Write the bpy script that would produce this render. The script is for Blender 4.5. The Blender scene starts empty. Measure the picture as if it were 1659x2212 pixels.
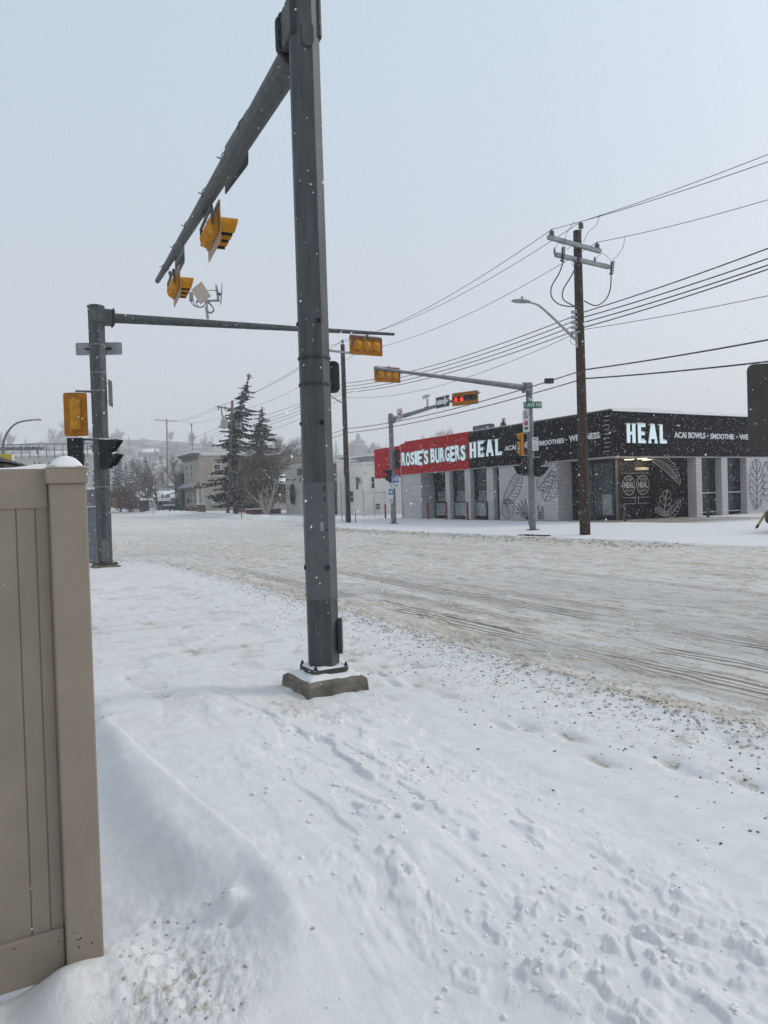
import bpy, math, random
import numpy as np
from mathutils import Vector, Matrix
R = math.radians
random.seed(7)
# ---------------------------------------------------------------- camera, world, sun, exposure
EYE = 1.55
FD = 1593.1                 # focal length in the 1659 x 2212 measuring grid
scene = bpy.context.scene
_Z = Vector((-0.0308, 1.0, 0.01678)).normalized()
_Y = (Vector((0, 0, -1)) - _Z * _Z.dot(Vector((0, 0, -1)))).normalized()
_X = _Y.cross(_Z)
RM = Matrix((_X, _Y, _Z))
cam_data = bpy.data.cameras.new("camera")
cam_data.sensor_fit = 'VERTICAL'; cam_data.sensor_height = 36.0
cam_data.lens = 36.0 * FD / 2212.0
cam_data.clip_start = 0.05; cam_data.clip_end = 5000
cam = bpy.data.objects.new("camera", cam_data)
scene.collection.objects.link(cam)
cam.matrix_world = Matrix.Translation((0, 0, EYE)) @ RM.to_4x4()
scene.camera = cam
scene.view_settings.view_transform = 'Standard'
scene.view_settings.look = 'None'
scene.view_settings.gamma = 1.0
scene.view_settings.use_curve_mapping = False
scene.view_settings.exposure = 0.0
world = bpy.data.worlds.new("World"); scene.world = world; world.use_nodes = True
SUN_EL, SUN_AZ = R(34), R(71)
def build_world():
    nt = world.node_tree; nt.nodes.clear()
    out = nt.nodes.new('ShaderNodeOutputWorld')
    sky = nt.nodes.new('ShaderNodeTexSky'); sky.sky_type = 'NISHITA'; sky.sun_disc = False
    sky.sun_elevation = SUN_EL; sky.sun_rotation = SUN_AZ; sky.dust_density = 4; sky.air_density = 1.2
    b1 = nt.nodes.new('ShaderNodeBackground'); b1.inputs['Strength'].default_value = 0.05
    hs = nt.nodes.new('ShaderNodeHueSaturation'); hs.inputs['Saturation'].default_value = 0.35
    nt.links.new(sky.outputs[0], hs.inputs['Color']); nt.links.new(hs.outputs[0], b1.inputs[0])
    tc = nt.nodes.new('ShaderNodeTexCoord'); sx = nt.nodes.new('ShaderNodeSeparateXYZ')
    nt.links.new(tc.outputs['Generated'], sx.inputs[0])
    ramp = nt.nodes.new('ShaderNodeValToRGB'); e = ramp.color_ramp.elements
    e[0].position = 0.0; e[0].color = (0.415, 0.425, 0.46, 1)
    e[1].position = 1.0; e[1].color = (0.45, 0.58, 0.695, 1)
    m = e.new(0.12); m.color = (0.42, 0.445, 0.485, 1)
    m = e.new(0.45); m.color = (0.42, 0.50, 0.585, 1)
    nt.links.new(sx.outputs['Z'], ramp.inputs[0])
    # soft unevenness of the cloud deck
    nz = nt.nodes.new('ShaderNodeTexNoise'); nz.inputs['Scale'].default_value = 1.6; nz.inputs['Detail'].default_value = 3
    nt.links.new(tc.outputs['Generated'], nz.inputs['Vector'])
    mr = nt.nodes.new('ShaderNodeMapRange'); mr.inputs['To Min'].default_value = 0.97; mr.inputs['To Max'].default_value = 1.03
    nt.links.new(nz.outputs[0], mr.inputs[0])
    vm = nt.nodes.new('ShaderNodeVectorMath'); vm.operation = 'SCALE'
    nt.links.new(ramp.outputs[0], vm.inputs[0]); nt.links.new(mr.outputs[0], vm.inputs['Scale'])
    b2 = nt.nodes.new('ShaderNodeBackground'); nt.links.new(vm.outputs[0], b2.inputs[0])
    add = nt.nodes.new('ShaderNodeAddShader')
    nt.links.new(b1.outputs[0], add.inputs[0]); nt.links.new(b2.outputs[0], add.inputs[1])
    nt.links.new(add.outputs[0], out.inputs[0])
build_world()
sun_data = bpy.data.lights.new("sun", 'SUN'); sun_data.energy = 1.1; sun_data.angle = R(16); sun_data.color = (1.0, 0.96, 0.9)
sun = bpy.data.objects.new("sun", sun_data); scene.collection.objects.link(sun)
_sd = Vector((math.sin(SUN_AZ) * math.cos(SUN_EL), -math.cos(SUN_AZ) * math.cos(SUN_EL), math.sin(SUN_EL)))
_sd = Vector((0.86, 0.30, 0.62)).normalized()
sun.rotation_euler = _sd.to_track_quat('Z', 'Y').to_euler(); sun.location = (0, 0, 30)
try:
    scene.cycles.use_denoising = True
    scene.cycles.max_bounces = 6; scene.cycles.diffuse_bounces = 3; scene.cycles.volume_bounces = 1
    scene.cycles.transparent_max_bounces = 8
except Exception: pass

# ---------------------------------------------------------------- measuring: directions on the street grid
def ray(x, y):
    v = Vector((x - 829.5, 1106.0 - y, -FD))
    return (RM @ v)
_h = ray(-73.4, 1107.0); _n = math.hypot(_h.x, _h.y)
D1 = Vector((_h.x / _n, _h.y / _n, 0))          # along the main road, away
D2 = Vector((D1.y, -D1.x, 0))                   # across it, to the right
TH = math.atan2(D2.y, D2.x)
C0 = Vector((0, 0, EYE))
def ab(a, b, z=0.0): return D1 * a + D2 * b + Vector((0, 0, z))
def A_(p): return p.x * D1.x + p.y * D1.y
def B_(p): return p.x * D2.x + p.y * D2.y
def gp(x, y, z=0.0):
    d = ray(x, y); t = (z - EYE) / d.z; return C0 + d * t
def onb(x, y, b):
    d = ray(x, y); t = b / B_(d); p = C0 + d * t; return A_(p), p.z
def ona(x, y, a):
    d = ray(x, y); t = a / A_(d); p = C0 + d * t; return B_(p), p.z
def aty(x, y, Y):
    d = ray(x, y); return C0 + d * (Y / d.y)
def online(x, y, P, Q):
    d = ray(x, y); n = Vector((Q.y - P.y, P.x - Q.x, 0)); t = (P - C0).dot(n) / d.dot(n); return C0 + d * t
def zup(P, y):
    lo, hi = -5.0, 60.0
    def row(z):
        v = RM.transposed() @ (Vector((P.x, P.y, z)) - C0); return 1106.0 - v.y / -v.z * FD
    for _ in range(50):
        m = (lo + hi) / 2
        if row(m) > y: lo = m
        else: hi = m
    return (lo + hi) / 2
def pix(P):
    v = RM.transposed() @ (Vector(P) - C0); return 829.5 + v.x / -v.z * FD, 1106.0 - v.y / -v.z * FD
def sst(e0, e1, x):
    t = np.clip((x - e0) / (e1 - e0), 0, 1); return t * t * (3 - 2 * t)
def gz(a):
    a = np.asarray(a, float)
    r = np.where(a > 60, (a - 52) * 0.0125, np.where(a > 44, (a - 44) ** 2 * 0.000390625, 0.0))
    return np.where(a > 150, 1.225 + (a - 150) * 0.004, r)
def gza(a): return float(gz(a))

# ---------------------------------------------------------------- objects
COL = scene.collection
def tag(o, label=None, cat=None, group=None, kind=None):
    if label: o['label'] = label
    if cat: o['category'] = cat
    if group: o['group'] = group
    if kind: o['kind'] = kind
    return o
def thing(name, label, cat, loc, rz=None, group=None):
    o = bpy.data.objects.new(name, None); COL.objects.link(o)
    o.location = loc; o.rotation_euler = (0, 0, TH if rz is None else rz); o.empty_display_size = 0.2
    return tag(o, label, cat, group)
def copy_tree(o, parent=None):
    c = o.copy(); COL.objects.link(c); c.parent = parent
    for ch in [k for k in bpy.data.objects if k.parent == o]:
        copy_tree(ch, c)
    return c
class MB:
    def __init__(s): s.v = []; s.f = []
    def add(s, vs, fs):
        n = len(s.v); s.v += [tuple(v) for v in vs]; s.f += [tuple(i + n for i in f) for f in fs]; return s
    def box(s, x0, x1, y0, y1, z0, z1, M=None):
        vs = [Vector((x, y, z)) for x in (x0, x1) for y in (y0, y1) for z in (z0, z1)]
        if M is not None: vs = [M @ v for v in vs]
        return s.add(vs, [(0, 1, 3, 2), (4, 6, 7, 5), (0, 4, 5, 1), (2, 3, 7, 6), (0, 2, 6, 4), (1, 5, 7, 3)])
    def cbox(s, c, sz, M=None):
        T = Matrix.Translation(c) @ (M.to_4x4() if M is not None else Matrix())
        return s.box(-sz[0] / 2, sz[0] / 2, -sz[1] / 2, sz[1] / 2, -sz[2] / 2, sz[2] / 2, T)
    def tube(s, pts, r, n=8, cap=True, flat=None, ph=0.0):
        pts = [Vector(p) for p in pts]; k = len(pts)
        rs = r if isinstance(r, (list, tuple)) else [r] * k
        vs = []; up = None
        for i, p in enumerate(pts):
            t = (pts[min(i + 1, k - 1)] - pts[max(i - 1, 0)])
            t = t.normalized() if t.length > 1e-9 else Vector((0, 0, 1))
            if up is None: up = Vector((0, 0, 1)) if abs(t.z) < 0.9 else Vector((1, 0, 0))
            sd = t.cross(up)
            if sd.length < 1e-6: sd = t.orthogonal()
            sd.normalize(); up = sd.cross(t).normalized()
            for j in range(n):
                an = 2 * math.pi * j / n + ph
                vs.append(p + (sd * math.cos(an) + up * math.sin(an)) * rs[i])
        fs = [(i * n + j, i * n + (j + 1) % n, (i + 1) * n + (j + 1) % n, (i + 1) * n + j) for i in range(k - 1) for j in range(n)]
        if cap: fs += [tuple(range(n - 1, -1, -1)), tuple((k - 1) * n + j for j in range(n))]
        return s.add(vs, fs)
    def lathe(s, prof, M=None, n=16):
        vs = []; fs = []
        for (r, z) in prof:
            for j in range(n):
                an = 2 * math.pi * j / n; v = Vector((r * math.cos(an), r * math.sin(an), z))
                vs.append(M @ v if M is not None else v)
        k = len(prof)
        fs = [(i * n + j, i * n + (j + 1) % n, (i + 1) * n + (j + 1) % n, (i + 1) * n + j) for i in range(k - 1) for j in range(n)]
        fs += [tuple(range(n - 1, -1, -1)), tuple((k - 1) * n + j for j in range(n))]
        return s.add(vs, fs)
    def prism(s, poly, M, d):
        """2-D outline in the x-y plane of M, extruded by d along z of M"""
        n = len(poly)
        vs = [M @ Vector((x, y, 0)) for x, y in poly] + [M @ Vector((x, y, d)) for x, y in poly]
        fs = [tuple(range(n - 1, -1, -1)), tuple(range(n, 2 * n))] + [(i, (i + 1) % n, n + (i + 1) % n, n + i) for i in range(n)]
        return s.add(vs, fs)
    def build(s, name, mat, parent=None, smooth=False, bevel=0.0, loc=None):
        me = bpy.data.meshes.new(name); me.from_pydata(s.v, [], s.f); me.materials.append(mat)
        if smooth: me.polygons.foreach_set('use_smooth', [True] * len(me.polygons))
        me.update()
        o = bpy.data.objects.new(name, me); COL.objects.link(o)
        if parent: o.parent = parent
        if loc is not None: o.location = loc
        if bevel > 0:
            b = o.modifiers.new('bevel', 'BEVEL'); b.width = bevel; b.segments = 2; b.limit_method = 'ANGLE'
        return o
def rrect(w, h, r=0.04, n=4, cx=0, cy=0):
    out = []
    for (sx, sy, a0) in ((1, 1, 0), (-1, 1, 90), (-1, -1, 180), (1, -1, 270)):
        for i in range(n + 1):
            an = R(a0 + 90 * i / n)
            out.append((cx + sx * (w / 2 - r) + r * math.cos(an), cy + sy * (h / 2 - r) + r * math.sin(an)))
    return out
def frame(o, xa, ya):
    """matrix whose x,y axes are xa, ya"""
    xa = Vector(xa).normalized(); ya = Vector(ya).normalized(); za = xa.cross(ya)
    M = Matrix((xa, ya, za)).transposed().to_4x4(); M.translation = Vector(o); return M
FWEST = lambda o: frame(o, (0, -1, 0), (0, 0, 1))     # lettering on a face that looks towards the road (-x local)
FSOUTH = lambda o: frame(o, (1, 0, 0), (0, 0, 1))     # lettering on a face that looks towards -y local
def text(name, s, size, mat, parent, M, depth=0.02, offset=0.0, sx=1.0, align='CENTER', res=3, space=1.0, line=1.0):
    cu = bpy.data.curves.new(name, 'FONT'); cu.body = s; cu.size = size; cu.extrude = depth / 2; cu.offset = offset
    cu.align_x = align; cu.align_y = 'CENTER'; cu.resolution_u = res; cu.space_character = space; cu.space_line = line
    t = bpy.data.objects.new(name, cu); COL.objects.link(t)
    dg = bpy.context.evaluated_depsgraph_get(); me = bpy.data.meshes.new_from_object(t.evaluated_get(dg))
    bpy.data.objects.remove(t); bpy.data.curves.remove(cu)
    me.transform(M @ Matrix.Diagonal((sx, 1, 1, 1)) @ Matrix.Translation((0, 0, depth / 2)))
    me.materials.clear(); me.materials.append(mat); me.name = name
    o = bpy.data.objects.new(name, me); COL.objects.link(o); o.parent = parent
    return o

# ---------------------------------------------------------------- noise
def _hash(i, j, seed):
    n = (i * 374761393 + j * 668265263 + seed * 1442695041) & 0xFFFFFFFF
    n = ((n ^ (n >> 13)) * 1274126177) & 0xFFFFFFFF
    return ((n ^ (n >> 16)) & 0xFFFF) / 65535.0
def vnoise(x, y, seed=0):
    x = np.asarray(x, float); y = np.asarray(y, float)
    xi = np.floor(x).astype(np.int64); yi = np.floor(y).astype(np.int64); fx = x - xi; fy = y - yi
    u = fx * fx * fx * (fx * (fx * 6 - 15) + 10); v = fy * fy * fy * (fy * (fy * 6 - 15) + 10)
    a = _hash(xi, yi, seed); b = _hash(xi + 1, yi, seed); c = _hash(xi, yi + 1, seed); d = _hash(xi + 1, yi + 1, seed)
    return (a + (b - a) * u) * (1 - v) + (c + (d - c) * u) * v
def fbm(x, y, seed=0, oct=4, gain=0.5):
    s = 0; amp = 1; tot = 0
    for o in range(oct):
        s = s + amp * vnoise(x * 2 ** o + 17.3 * o, y * 2 ** o - 9.1 * o, seed + o); tot += amp; amp *= gain
    return s / tot

# ---------------------------------------------------------------- materials
MATS = {}
def mat(name, col, rough=0.6, metal=0.0, var=0.0, vscale=6.0, bump=0.0, bscale=30.0, emit=None, estr=1.0, spec=0.5, col2=None, stretch=None, lo=0.35, hi=0.65, tint=None):
    if name in MATS: return MATS[name]
    m = bpy.data.materials.new(name); m.use_nodes = True; nt = m.node_tree; p = nt.nodes['Principled BSDF']
    p.inputs['Base Color'].default_value = (*col, 1); p.inputs['Roughness'].default_value = rough
    p.inputs['Metallic'].default_value = metal; p.inputs['Specular IOR Level'].default_value = spec
    if var > 0 or bump > 0 or col2:
        tc = nt.nodes.new('ShaderNodeTexCoord'); mp = nt.nodes.new('ShaderNodeMapping')
        nt.links.new(tc.outputs['Object'], mp.inputs[0])
        if stretch: mp.inputs['Scale'].default_value = stretch
    if var > 0 or col2:
        nz = nt.nodes.new('ShaderNodeTexNoise'); nz.inputs['Scale'].default_value = vscale; nz.inputs['Detail'].default_value = 6; nz.inputs['Roughness'].default_value = 0.65
        nt.links.new(mp.outputs[0], nz.inputs['Vector'])
        rp = nt.nodes.new('ShaderNodeValToRGB'); e = rp.color_ramp.elements
        e[0].position = lo; e[1].position = hi
        c1 = col2 if col2 else tuple(max(0, c * (1 - var)) for c in col)
        c0 = col if col2 else tuple(min(1, c * (1 + var)) for c in col)
        e[0].color = (*c1, 1); e[1].color = (*c0, 1)
        nt.links.new(nz.outputs[0], rp.inputs[0]); nt.links.new(rp.outputs[0], p.inputs['Base Color'])
    if bump > 0:
        n2 = nt.nodes.new('ShaderNodeTexNoise'); n2.inputs['Scale'].default_value = bscale; n2.inputs['Detail'].default_value = 4
        nt.links.new(mp.outputs[0], n2.inputs['Vector'])
        bp = nt.nodes.new('ShaderNodeBump'); bp.inputs['Strength'].default_value = bump; bp.inputs['Distance'].default_value = 0.02
        nt.links.new(n2.outputs[0], bp.inputs['Height']); nt.links.new(bp.outputs[0], p.inputs['Normal'])
    if emit:
        p.inputs['Emission Color'].default_value = (*emit, 1); p.inputs['Emission Strength'].default_value = estr
    MATS[name] = m; return m
galv = mat('galvanised_steel', (0.080, 0.090, 0.090), 0.6, 0.1, col2=(0.028, 0.033, 0.035), vscale=11, bump=0.15, bscale=60, stretch=(1, 1, 0.16), lo=.3, hi=.7)
galv_dark = mat('weathered_steel', (0.105, 0.115, 0.12), 0.6, 0.2, col2=(0.055, 0.062, 0.068), vscale=5, bump=0.2, bscale=40)
galv_light = mat('light_steel', (0.33, 0.35, 0.36), 0.5, 0.3, var=0.15, vscale=8)
yellow = mat('signal_yellow', (0.50, 0.215, 0.008), 0.55, 0, var=0.2, vscale=7, bump=0.1, spec=0.2)
yellow_board = mat('board_yellow', (0.38, 0.140, 0.005), 0.6, 0, var=0.25, vscale=5, spec=0.15)
board_plain = mat('plywood_back', (0.33, 0.22, 0.14), 0.6, 0, var=0.12, vscale=5)
black = mat('black_plastic', (0.006, 0.006, 0.007), 0.55, spec=0.3)
blacksteel = mat('black_hardware', (0.02, 0.02, 0.022), 0.5)
snow = mat('snow', (0.745, 0.73, 0.715), 0.75, 0, var=0.03, vscale=5, bump=0.25, bscale=40, spec=0.2)
snow_plain = mat('settled_snow', (0.77, 0.755, 0.745), 0.8, spec=0.1)
sign_back = mat('sign_aluminium', (0.28, 0.285, 0.30), 0.55, 0.3, var=0.15, vscale=3)
sign_dark = mat('sign_back_dark', (0.035, 0.033, 0.032), 0.45, 0.2, var=0.3, vscale=6)
white_sign = mat('sign_white', (0.62, 0.62, 0.64), 0.5)
red_sign = mat('sign_red', (0.42, 0.03, 0.03), 0.5)
wood_pole = mat('pole_wood', (0.085, 0.055, 0.038), 0.85, 0, col2=(0.035, 0.026, 0.022), vscale=6, stretch=(6, 6, 0.35), bump=0.6, bscale=25, spec=0.2)
wood_tan = mat('pole_tan', (0.23, 0.165, 0.105), 0.8, 0, var=0.3, vscale=6, stretch=(6, 6, 0.35))
glass = mat('dark_glass', (0.012, 0.016, 0.018), 0.10, 0, spec=0.25, var=0.5, vscale=0.9)
wire_mat = mat('wire_black', (0.015, 0.016, 0.02), 0.6)
# ---------------------------------------------------------------- ground, road, snow
B_NEAR = B_(gp(740, 1312)); B_FAR = 18.2
def b_far(a): return B_FAR + 4.6 * sst(34, 56, a) + 30 * sst(12.5, 6, a) ** 2
def b_near(a):
    return B_NEAR - 0.35 * sst(13, 3, a) - 40 * (sst(19.5, 31, a) ** 2) * (1 - sst(38, 42, a))
def polyd(px, py, pts):
    """signed distance (left negative) to a world polyline, arrays"""
    best = np.full(px.shape, 1e9); sg = np.ones(px.shape); tt = np.zeros(px.shape); L = 0
    for i in range(len(pts) - 1):
        p, q = pts[i], pts[i + 1]; dx, dy = q[0] - p[0], q[1] - p[1]; l2 = dx * dx + dy * dy
        t = np.clip(((px - p[0]) * dx + (py - p[1]) * dy) / l2, 0, 1)
        ex = px - (p[0] + t * dx); ey = py - (p[1] + t * dy); d = np.hypot(ex, ey)
        cr = dx * ey - dy * ex; m = d < best
        best = np.where(m, d, best); sg = np.where(m, np.sign(cr), sg); tt = np.where(m, L + t * math.sqrt(l2), tt); L += math.sqrt(l2)
    return best * sg, tt, L
CREST = [tuple(gp(x, y, 0.15)[:2]) for x, y in ((196, 1450), (240, 1560), (330, 1640), (430, 1722), (530, 1805), (610, 1885), (655, 1965), (660, 2050), (640, 2190))]
CREST2 = [tuple(gp(x, y, 0.02)[:2]) for x, y in ((212, 1590), (270, 1690), (350, 1810), (440, 1900), (520, 1960))]
def crest_fn(C):
    P_ = sorted((p[0] * D1.x + p[1] * D1.y, p[0] * D2.x + p[1] * D2.y) for p in C); aa = np.array([q[0] for q in P_]); bb = np.array([q[1] for q in P_])
    def f(a): return (np.interp(a - .12, aa, bb) + np.interp(a - .05, aa, bb) + np.interp(a + .05, aa, bb) + np.interp(a + .12, aa, bb)) / 4
    return f, (aa[0], aa[-1])
cf, CA = crest_fn(CREST); cf2, CA2 = crest_fn(CREST2)
BAND = [tuple(gp(x, y)[:2]) for x, y in ((560, 1500), (700, 1600), (860, 1760), (1060, 1930), (1380, 2100), (1640, 2330))]
FOOT = [gp(x, y) for x, y in ((800, 1452), (850, 1476), (888, 1476), (955, 1500), (1085, 1568), (1135, 1570), (1455, 1648), (1480, 1660), (1575, 1600), (1230, 1590), (760, 1425), (820, 1455), (900, 1435), (1300, 1640), (1620, 1690))]
PATCH = gp(385, 2150)
def ellips(x, y, c, ra, rb, rot=0.0):
    dx = x - c.x; dy = y - c.y; a = dx * D1.x + dy * D1.y; b = dx * D2.x + dy * D2.y
    return np.exp(-((a / ra) ** 2 + (b / rb) ** 2))
POST_A = 2.62      # fence line
def relief(x, y):
    """height and surface attributes at world x, y"""
    a = x * D1.x + y * D1.y; b = x * D2.x + y * D2.y
    bn = b_near(a) + 0.22 * (fbm(a * 1.3, b * 0.3, 5) - 0.5); bf = b_far(a) + 0.35 * (fbm(a * 0.9, b * 0.2, 9) - 0.5)
    rd = sst(-0.12, 0.12, b - bn) * sst(-0.25, 0.25, bf - b)
    side = 1 - rd
    near = np.exp(-np.hypot(x, y) / 30)
    h = gz(a) + 0.0
    # road bed
    h = h - 0.07 * rd
    rut = fbm(a * 0.22, b * 2.2, 21, 4); rut2 = fbm(a * 1.4, b * 7, 31, 3)
    h += rd * (0.020 * (rut - 0.5) + 0.014 * (rut2 - 0.5))
    slush = sst(0.5, 0.66, fbm(a * 1.1, b * 2.4, 77, 4)) * sst(0.35, 0.7, fbm(a * 0.15, b * 0.4, 44, 3))
    h += rd * slush * 0.04 * fbm(a * 5, b * 9, 3, 4) + rd * 0.016 * (fbm(a * 2.2, b * 6, 7, 4) - 0.5)
    # windrow of cast-up slush along both edges
    wr = np.exp(-((b - bn - 0.05) / 0.20) ** 2) + 0.9 * np.exp(-((b - bf + 0.1) / 0.45) ** 2)
    cl = sst(0.42, 0.7, fbm(a * 9, b * 9, 55, 3))
    h += wr * (0.03 + 0.04 * cl * sst(0.35, 0.6, fbm(a * 1.1, b, 57, 2)))
    # the snowy side
    h += side * 0.014 * (fbm(a * 0.7, b * 1.6, 61, 4) - 0.5) * 2
    # wind-carved streaks run with the road
    near_side = side * sst(9, 5, b)
    band, tt, L = polyd(x, y, BAND)
    bw = np.exp(-(band / 0.55) ** 2) * sst(7.5, 4.5, a)
    st = fbm(a * 1.8, b * 7.5, 71, 4)
    h += near_side * 0.006 * sst(0.42, 0.60, st) * (0.45 + bw) * sst(15, 6, a)
    h += near_side * 0.02 * (fbm(a * 0.9, b * 2.6, 73, 3) - 0.5) * sst(14, 5, a)
    scarp = sst(0.50, 0.522, fbm(a * 0.9 + 4, b * 2.6, 171, 4)) + 0.6 * sst(0.55, 0.57, fbm(a * 2.0, b * 4.5, 173, 3))
    h += near_side * 0.016 * scarp * (0.25 + bw) * sst(-0.3, 0.4, -band + 1.0) * sst(9, 4, a) * sst(1.2, 1.6, b)
    lump = sst(0.56, 0.70, fbm(a * 9, b * 12, 81, 3)); lump2 = sst(0.60, 0.74, fbm(a * 18, b * 22, 83, 2))
    lmask = sst(0.5, 0.62, fbm(a * 1.7, b * 2.2, 87, 3))
    h += near_side * bw * lmask * (0.020 * lump + 0.010 * lump2)
    h += near_side * 0.006 * lump2 * sst(0.5, 0.65, fbm(a * 2, b * 2, 85, 2)) * sst(8, 3, a) * sst(-0.1, 0.3, band + 0.35)
    # trampled pavement further off
    tr = side * sst(4.0, 5.5, a) * sst(4.2, 3.4, b) * sst(-0.2, 0.8, b) * sst(26, 18, a)
    tn = sst(0.52, 0.68, fbm(a * 2.2, b * 3.0, 91, 4))
    h -= tr * 0.014 * tn
    tb = sst(0.56, 0.64, fbm(a * 5, b * 2.4, 93, 3)); h -= tr * 0.010 * tb
    foot = np.zeros_like(x)
    for p in FOOT: foot = np.maximum(foot, ellips(x, y, p, 0.13, 0.05))
    h -= foot * 0.032
    # drift between fence and walkway
    cd = -(b - cf(a)) * 0.87; env = sst(CA[0] + .15, CA[0] + 0.75, a) * sst(CA[1], CA[1] - 1.2, a)
    right = 0       # right of the crest
    hr = 0.135 * np.exp(-(np.maximum(-cd, 0) / 1.15) ** 2)
    hl = 0.135 - 0.24 * (1 - np.exp(-(np.sqrt(cd * cd + .0016) - .04) * (cd > 0) / 0.27))
    c2 = (b - cf2(a)) * 0.87
    hl = hl + 0.06 * np.exp(-(c2 / 0.11) ** 2) * sst(CA2[0], CA2[0] + .3, a) * sst(CA2[1], CA2[1] - .5, a)
    dr = np.where(cd < 0, hr, hl)
    far_l = sst(1.6, 0.7, np.abs(cd))
    h += env * dr * far_l * side
    # snow banked along the fence and post
    fl = np.exp(-((a - POST_A + 0.02) / 0.20) ** 2) * sst(0.62, 0.36, b)
    h += 0.085 * fl * (0.75 + 0.5 * sst(0.05, 0.3, b)) 
    fl2 = np.exp(-((a - POST_A + 0.10) / 0.12) ** 2 - ((b - 0.20) / 0.10) ** 2); h += 0.06 * fl2
    # rough trodden patch with grit in the near left corner
    pt = ellips(x, y, PATCH, 0.26, 0.22)
    pt2 = ellips(x, y, gp(380, 2010), 0.30, 0.22)
    h += (pt * 0.8 + pt2 * 0.55) * 0.022 * (fbm(x * 26, y * 26, 95, 4) - 0.4) * 2
    h += 0.05 * ellips(x, y, gp(497, 1985), 0.06, 0.05) - 0.05 * ellips(x, y, gp(505, 2010), 0.035, 0.035)
    # far pavement: soft ploughed banks along the kerb
    fb = sst(0.2, 1.2, b - bf) * sst(3.6, 1.6, b - bf) * sst(42, 52, a)
    h += fb * (0.10 + 0.30 * fbm(a * 0.5, b * 0.8, 101, 3)) * sst(40, 60, a)
    # attributes
    dirt_shade = rd * (0.46 + 0.55 * (rut - 0.35) + 0.4 * slush) * sst(-0.1, 0.3, b - bn)
    dirt_shade = dirt_shade + wr * (0.35 + 0.45 * cl) * np.where(b < 10, 1, 0.35)
    spray = sst(1.5, 0.0, bn - b) * (b < bn)
    dirt_shade = dirt_shade + spray * 0.55 * sst(0.60, 0.70, fbm(a * 16, b * 16, 111, 2)) * side
    dirt_shade = dirt_shade + foot * 0.6 * sst(0.35, 0.6, fbm(a * 9, b * 12, 5, 2)) + tr * tn * 0.16 + tr * tb * 0.22 + tr * 0.05
    dirt_shade = dirt_shade + pt * 0.5 * sst(0.46, 0.62, fbm(x * 34, y * 34, 97, 4))
    dirt_shade = dirt_shade + 0.13 * env * sst(0.1, 0.5, cd) * sst(1.1, 0.7, cd) * side * (0.6 + 0.8 * fbm(a * 0.8, b * 3, 99, 3))  # shade of the hollow left of the crest, painted as a faint brown tint
    dirt_shade = dirt_shade * (1 - 0.45 * sst(24, 60, a) * rd)
    # worn, wet patches where the tyres polish the surface
    bare = rd * np.maximum(sst(0.50, 0.68, fbm(a * 0.10 + 3, b * 0.55, 121, 4)) * sst(24, 12, a),
                           np.exp(-((b - 9.0 - 0.3 * np.sin(a * 0.2)) / 1.1) ** 2) * sst(2, 4, a) * sst(15, 9, a) * 0.9)
    bare = np.maximum(bare, rd * np.exp(-((b - 6.25) / 0.42) ** 2) * sst(5, 7, a) * sst(19, 14, a) * 0.85 * sst(0.35, 0.6, fbm(a * 0.4, b * 1.5, 131, 3)))
    e = gp(310, 1192); bare = np.maximum(bare, 0.8 * rd * np.exp(-(((x - e.x) / 2.2) ** 2 + ((y - e.y) / 1.3) ** 2)))
    # bare paving blown clean in front of the shop
    sw = sst(29.3, 30.0, b + 0.5 * (fbm(a * 0.8, b, 141, 3) - 0.5)) * sst(21, 25, a) * sst(47, 40, a) * sst(37.5, 36, b)
    sw2 = sst(26.6, 27.3, a + 0.6 * (fbm(a, b * 0.7, 143, 3) - 0.5)) * sst(28.2, 29.5, b) * sst(37.5, 35.5, b) * sst(31, 30, a)
    pv = np.maximum(sw * sst(0.3, 0.55, fbm(a * 0.6, b * 1.4, 147, 3) + 0.12), sw2)
    tread = np.zeros_like(x)
    for (bc, w, a0, a1, amp, sl) in ((5.5, 0.22, -2, 20, 1.0, 0.012), (6.2, 0.16, -2, 13, 1.0, 0.010), (7.1, 0.22, -2, 17, 1.0, 0.02), (7.8, 0.16, 0, 13, 0.7, 0.02), (10.6, 0.16, 1, 20, 0.7, 0.03), (12.3, 0.12, 2, 26, 0.5, 0.02), (8.4, 0.12, 0.5, 6, 0.9, 0.05), (13.8, 0.2, 8, 30, 0.4, 0.01), (6.2, 0.1, 3, 9, 0.5, -0.02)):
        ccurve = bc + sl * (a - 8) + 0.0025 * (a - 8) ** 2 * (1 if sl > 0 else -1)
        tread = np.maximum(tread, amp * sst(w * 1.25, w * 0.8, np.abs(b - ccurve)) * sst(a0, a0 + 1, a) * sst(a1, a1 - 3, a))
    tread = tread * rd * np.maximum(sst(0.25, 0.42, fbm(a * 0.5, b * 1.2, 151, 2)), sst(6.5, 4.5, a) * (b < 8.5))
    return h, np.clip(dirt_shade, 0, 1), np.clip(bare, 0, 1), np.clip(tread, 0, 1), np.clip(pv, 0, 1), rd
def hground(x, y): return float(relief(np.array([x]), np.array([y]))[0][0])

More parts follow.
